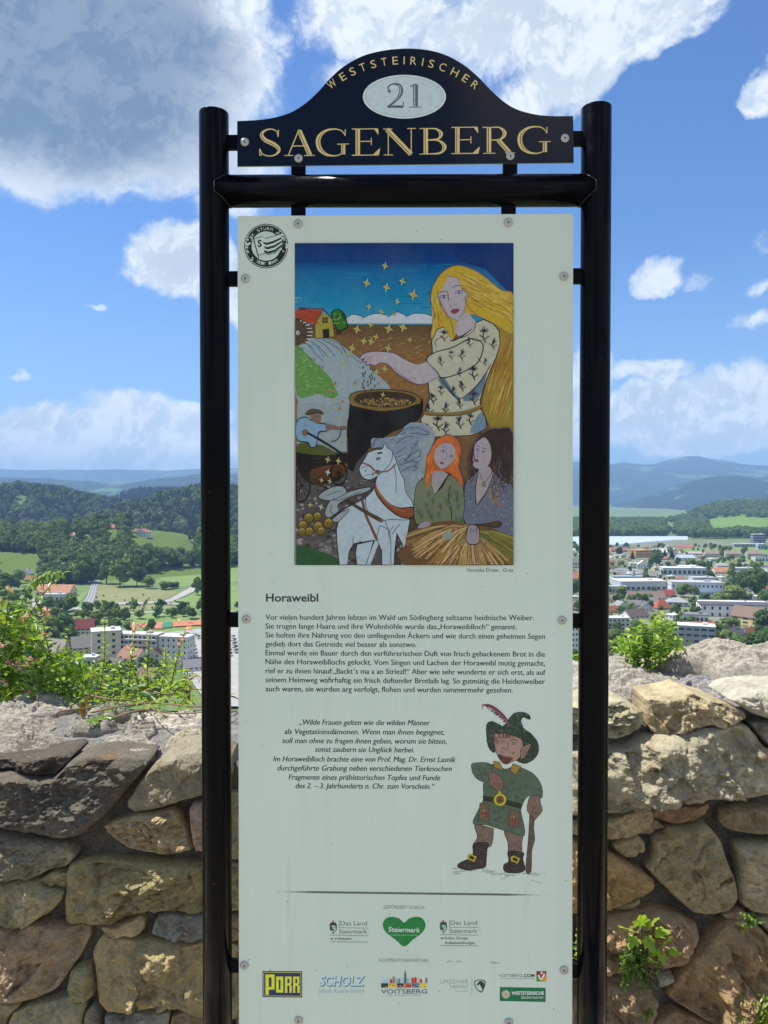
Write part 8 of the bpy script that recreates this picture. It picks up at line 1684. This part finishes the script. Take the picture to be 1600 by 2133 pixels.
for bx, by, tx, ty, fl in ((145, 1460, 141, 1310, 0), (205, 1455, 218, 1288, 0), (265, 1450, 282, 1312, 1), (310, 1450, 314, 1312, 0), (352, 1450, 388, 1305, 1), (120, 1420, 86, 1282, 2), (185, 1440, 196, 1380, 0), (250, 1450, 240, 1372, 0), (330, 1450, 345, 1350, 0), (298, 1450, 270, 1355, 0)):
    Y = rp.uniform(2.93, 3.08); a = S(bx, by, Y); b = S(tx, ty, Y); P = s2.stem([a, a.lerp(b, .5) + Vector((rp.uniform(-.012, .012), 0, 0)), b], .0032, .001, STEMR); leafy(s2, P, LF, .036, .015, .1, .0, .9, True, .7, .55)
    if fl: flowers(s2, P[-1], 4 if fl == 1 else 6, .024 if fl == 1 else .018); flowers(s2, P[-4], 2, .022)
for i in range(650):
    px = rp.uniform(110, 400); top = 1392 + 22 * math.sin(px * .05) + rp.uniform(-12, 10); py = rp.uniform(top, 1474); Y = rp.uniform(2.88, 3.3); s2.leaf(rp.choice(LF), S(px, py, Y), (rp.uniform(-1, 1), rp.uniform(-1, .3), rp.uniform(-.2, .8)), rp.uniform(-1, 1), rp.uniform(.018, .036))
s2.done()
vn = Plant('hop_vine', (-.75, 2.75, .85), 'trailing vine with large lobed dark leaves and bare twisted stems on the wall top', 'vine')
def TP(px, py, z): q = gnd(px, py, z); return q
for pts in (((190, 1490), (250, 1478), (320, 1470), (415, 1478), (480, 1470)), ((240, 1500), (300, 1484), (360, 1492), (420, 1490)), ((300, 1440), (350, 1452), (400, 1440), (440, 1448)), ((330, 1462), (370, 1440), (410, 1412), (424, 1430)), ((180, 1452), (230, 1462), (290, 1468), (350, 1500)), ((120, 1500), (125, 1488), (190, 1480), (215, 1470)), ((400, 1440), (392, 1418), (404, 1408), (412, 1420)), ((300, 1402), (290, 1420), (310, 1452), (360, 1465)), ((430, 1470), (470, 1455), (500, 1462), (540, 1480))):
    P = vn.stem([TP(x, y, .83 + .02 * (i % 2)) + Vector((0, 0, .01)) for i, (x, y) in enumerate(pts)], .0042, .002, VINEM, 6, 'vine_stem')
    leafy(vn, P, [HOPL, LF[1]], .035, .09, .2, .0, .6, False, .4)
for px, py, z, s_, me, dx, dy, dz in ((300, 1425, .88, .085, HOP, -.9, -.55, -.15), (305, 1440, .87, .075, HOP, .7, -.7, -.3), (275, 1432, .86, .07, HOPL, -1, -.2, .1), (230, 1490, .83, .06, HOPL, -.6, -.8, 0), (222, 1478, .83, .05, HOPL, .5, -.8, .1), (262, 1470, .84, .05, HOP, .3, -.9, .0), (330, 1455, .85, .05, HOPL, .8, -.5, .2), (205, 1500, .83, .045, HOPL, -.9, -.4, 0), (345, 1425, .86, .05, HOPL, .9, .1, .2), (380, 1398, .93, .05, HOPL, .5, -.6, .3)):
    p = TP(px, py, z); vn.leaf(me, p, (dx, dy, dz), rp.uniform(-.3, .3), s_)
for px, py in ((185, 1450), (178, 1462), (385, 1410), (395, 1425)): vn.leaf(LFB, TP(px, py, .86), (rp.uniform(-.5, .5), -.5, -.6), rp.uniform(-1, 1), .055)
for i in range(260): vn.leaf(rp.choice([LF[0], LF[1], HOPL]), TP(rp.uniform(150, 415), rp.gauss(1462, 12), .83) + Vector((0, 0, .01)), (rp.uniform(-1, 1), rp.uniform(-1, .5), rp.uniform(-.1, .8)), rp.uniform(-1, 1), rp.uniform(.008, .022))
vn.done()
# bright shrub behind the wall right of the post
ac = Plant('acacia_shrub', (1.0, 3.0, .6), 'sunlit yellow green shrub with pinnate leaflets behind the wall right of the post', 'shrub', cap=300)
for i in range(34):
    tx = rp.uniform(1292, 1425); ty = 1262 + abs(tx - 1370) * .55 + rp.uniform(0, 60); bx = 1362 + (tx - 1362) * .55; by = 1392; Y = rp.uniform(2.98, 3.3)
    a = S(bx, by, Y); b = S(tx, ty, Y - .02); P = ac.stem([a, a.lerp(b, .5) + Vector((0, 0, .02)), b + Vector((rp.uniform(-.03, .03), 0, -.01))], .0016, .0007, STEMM, 5, 'leaf_stalk'); leafy(ac, P, LFO, .034, .0115, .2, .05, 1.0, True, .55, .8)
for i in range(260):
    px = rp.gauss(1365, 32); py = rp.uniform(1335, 1398); ac.leaf(rp.choice(LFO), S(px, py, rp.uniform(2.97, 3.2)), (rp.uniform(-1, 1), rp.uniform(-1, .2), rp.uniform(-.1, .9)), rp.uniform(-1, 1), rp.uniform(.018, .032))
ac.done()
# plants in the joints of the wall face
def F_(px, py, out=.05): return on_face(px, py, out)
ce = Plant('celandine', tuple(F_(1330, 1975, .02)), 'lime green lobed herb growing from a joint low in the wall', 'plant')
for px, py, dx, dz, s_ in ((1316, 1938, -.7, .4, .055), (1333, 1932, 0, .8, .06), (1350, 1930, .5, .7, .05), (1362, 1942, .9, .2, .05), (1345, 1950, .3, -.6, .05), (1325, 1950, -.5, -.5, .045), (1372, 1975, -.6, -.3, .04), (1385, 1968, .2, .7, .045), (1392, 1980, .9, -.1, .04), (1378, 1984, .1, -.8, .035), (1342, 1918, .1, 1, .02)):
    p = F_(px, py, .085); ce.leaf(CEL, p, (dx, -.35, dz), rp.uniform(-.3, .3), s_)
    ce.stem([F_(1340, 1985, .03), F_((px + 1340) / 2, (py + 1985) / 2, .08), p], .0014, .0008)
ce.done()
def fernlet(name, label, fronds, leafm, size, step, group=None):
    f = Plant(name, tuple(F_(*fronds[0][0], .02)), label, 'fern', group, cap=200)
    for a, b, bend in fronds:
        p0, p2 = F_(*a, .045), F_(*b, .10); p1 = p0.lerp(p2, .5) + Vector((0, -.03, bend)); P = f.stem([p0, p1, p2], .001, .0004, STEMM, 4, 'frond_stalk'); leafy(f, P, leafm, size, step, .05, 0, 1.0, True, .25, .45)
    f.done()
LSP = [leaf_mesh('leaflet', LM1, .8, .1, .1, 3), leaf_mesh('leaflet', LM2, .8, .1, .1, 3)]
fernlet('spleenwort', 'clump of fine dark green spleenwort hanging in the joint below the lime green herb', [((1315 + rp.uniform(-30, 25), 1965 + rp.uniform(-10, 30)), (1330 + rp.uniform(-45, 50), 2010 + rp.uniform(-25, 60)), rp.uniform(-.01, .02)) for i in range(30)] + [((1330, 2010), (1345 + rp.uniform(-20, 30), 2060 + rp.uniform(-12, 14)), 0) for i in range(8)], LSP, .011, .0045)
fernlet('spleenwort', 'tiny pale spleenwort tuft near the bottom right, under the larger clump', [((1345, 2105), (1340 + rp.uniform(-18, 22), 2085 + rp.uniform(-12, 30)), .005) for i in range(7)], LSP, .010, .005)
fernlet('spleenwort', 'small spleenwort tuft in the joint at the right edge of the wall', [((1560, 1905), (1555 + rp.uniform(-25, 40), 1915 + rp.uniform(-20, 30)), .005) for i in range(12)], LSP, .013, .006)
fernlet('polypody_fern', 'green fern fronds leaning into the bottom right corner', [((1600, 2150), (1520, 2118), .03), ((1610, 2150), (1545, 2085), .04), ((1620, 2160), (1580, 2070), .04), ((1600, 2160), (1535, 2140), .02), ((1640, 2150), (1600, 2080), .04)], [leaf_mesh('pinna', LM1, .32, .1, .1, 3)], .036, .009)
sp1_ = Plant('wall_seedling', tuple(F_(1202, 1990, .02)), 'small green seedling in the wall seen between the panel and the right post', 'plant')
P = sp1_.stem([F_(1205, 2010, .03), F_(1202, 1970, .06), F_(1203, 1935, .06)], .002, .001); leafy(sp1_, P, [CEL], .022, .02, .3, 0, 1, True, .4)
for px, py in ((1198, 1985), (1204, 1990), (1200, 1998)): sp1_.leaf(CEL, F_(px, py, .06), (rp.uniform(-1, 1), -.3, .3), 0, .025)
sp1_.done()
sp2_ = Plant('wall_seedling', tuple(TP(1195, 1375, .95)), 'small light green leaves on the wall crest beside the panel edge', 'plant')
for i in range(12): sp2_.leaf(rp.choice(LFO), at(1197 + rp.uniform(-9, 9), 1368 + rp.uniform(-8, 10), 2.9), (rp.uniform(-1, 1), -.5, rp.uniform(0, .8)), 0, .03)
sp2_.done()

# labels that would still be the same are told apart by their order across the view
bpy.context.view_layer.update()
def near_dup():
    by = {}
    for o in bpy.data.objects:
        if o.parent is None and o.get('label') and o.get('category') and not o.get('kind'): by.setdefault(o['label'], []).append(o)
    for lb, os_ in by.items():
        w = lb.split()
        if len(w) > 13: lb = ' '.join(w[:13]).rstrip(','); 
        while lb.split()[-1] in ('the', 'with', 'of', 'a', 'and', 'in', 'right', 'left'): lb = ' '.join(lb.split()[:-1])
        if len(os_) == 1:
            if len(w) > 16: os_[0]['label'] = lb
            continue
        os_.sort(key=lambda o: proj(o.location.x, o.location.y, o.location.z)[0]); n = len(os_)
        for i, o in enumerate(os_):
            k = i + 1; sfx = 'th' if 10 < k < 14 else {1: 'st', 2: 'nd', 3: 'rd'}.get(k % 10, 'th')
            o['label'] = f"{lb}, {k}{sfx} from left"
near_dup()
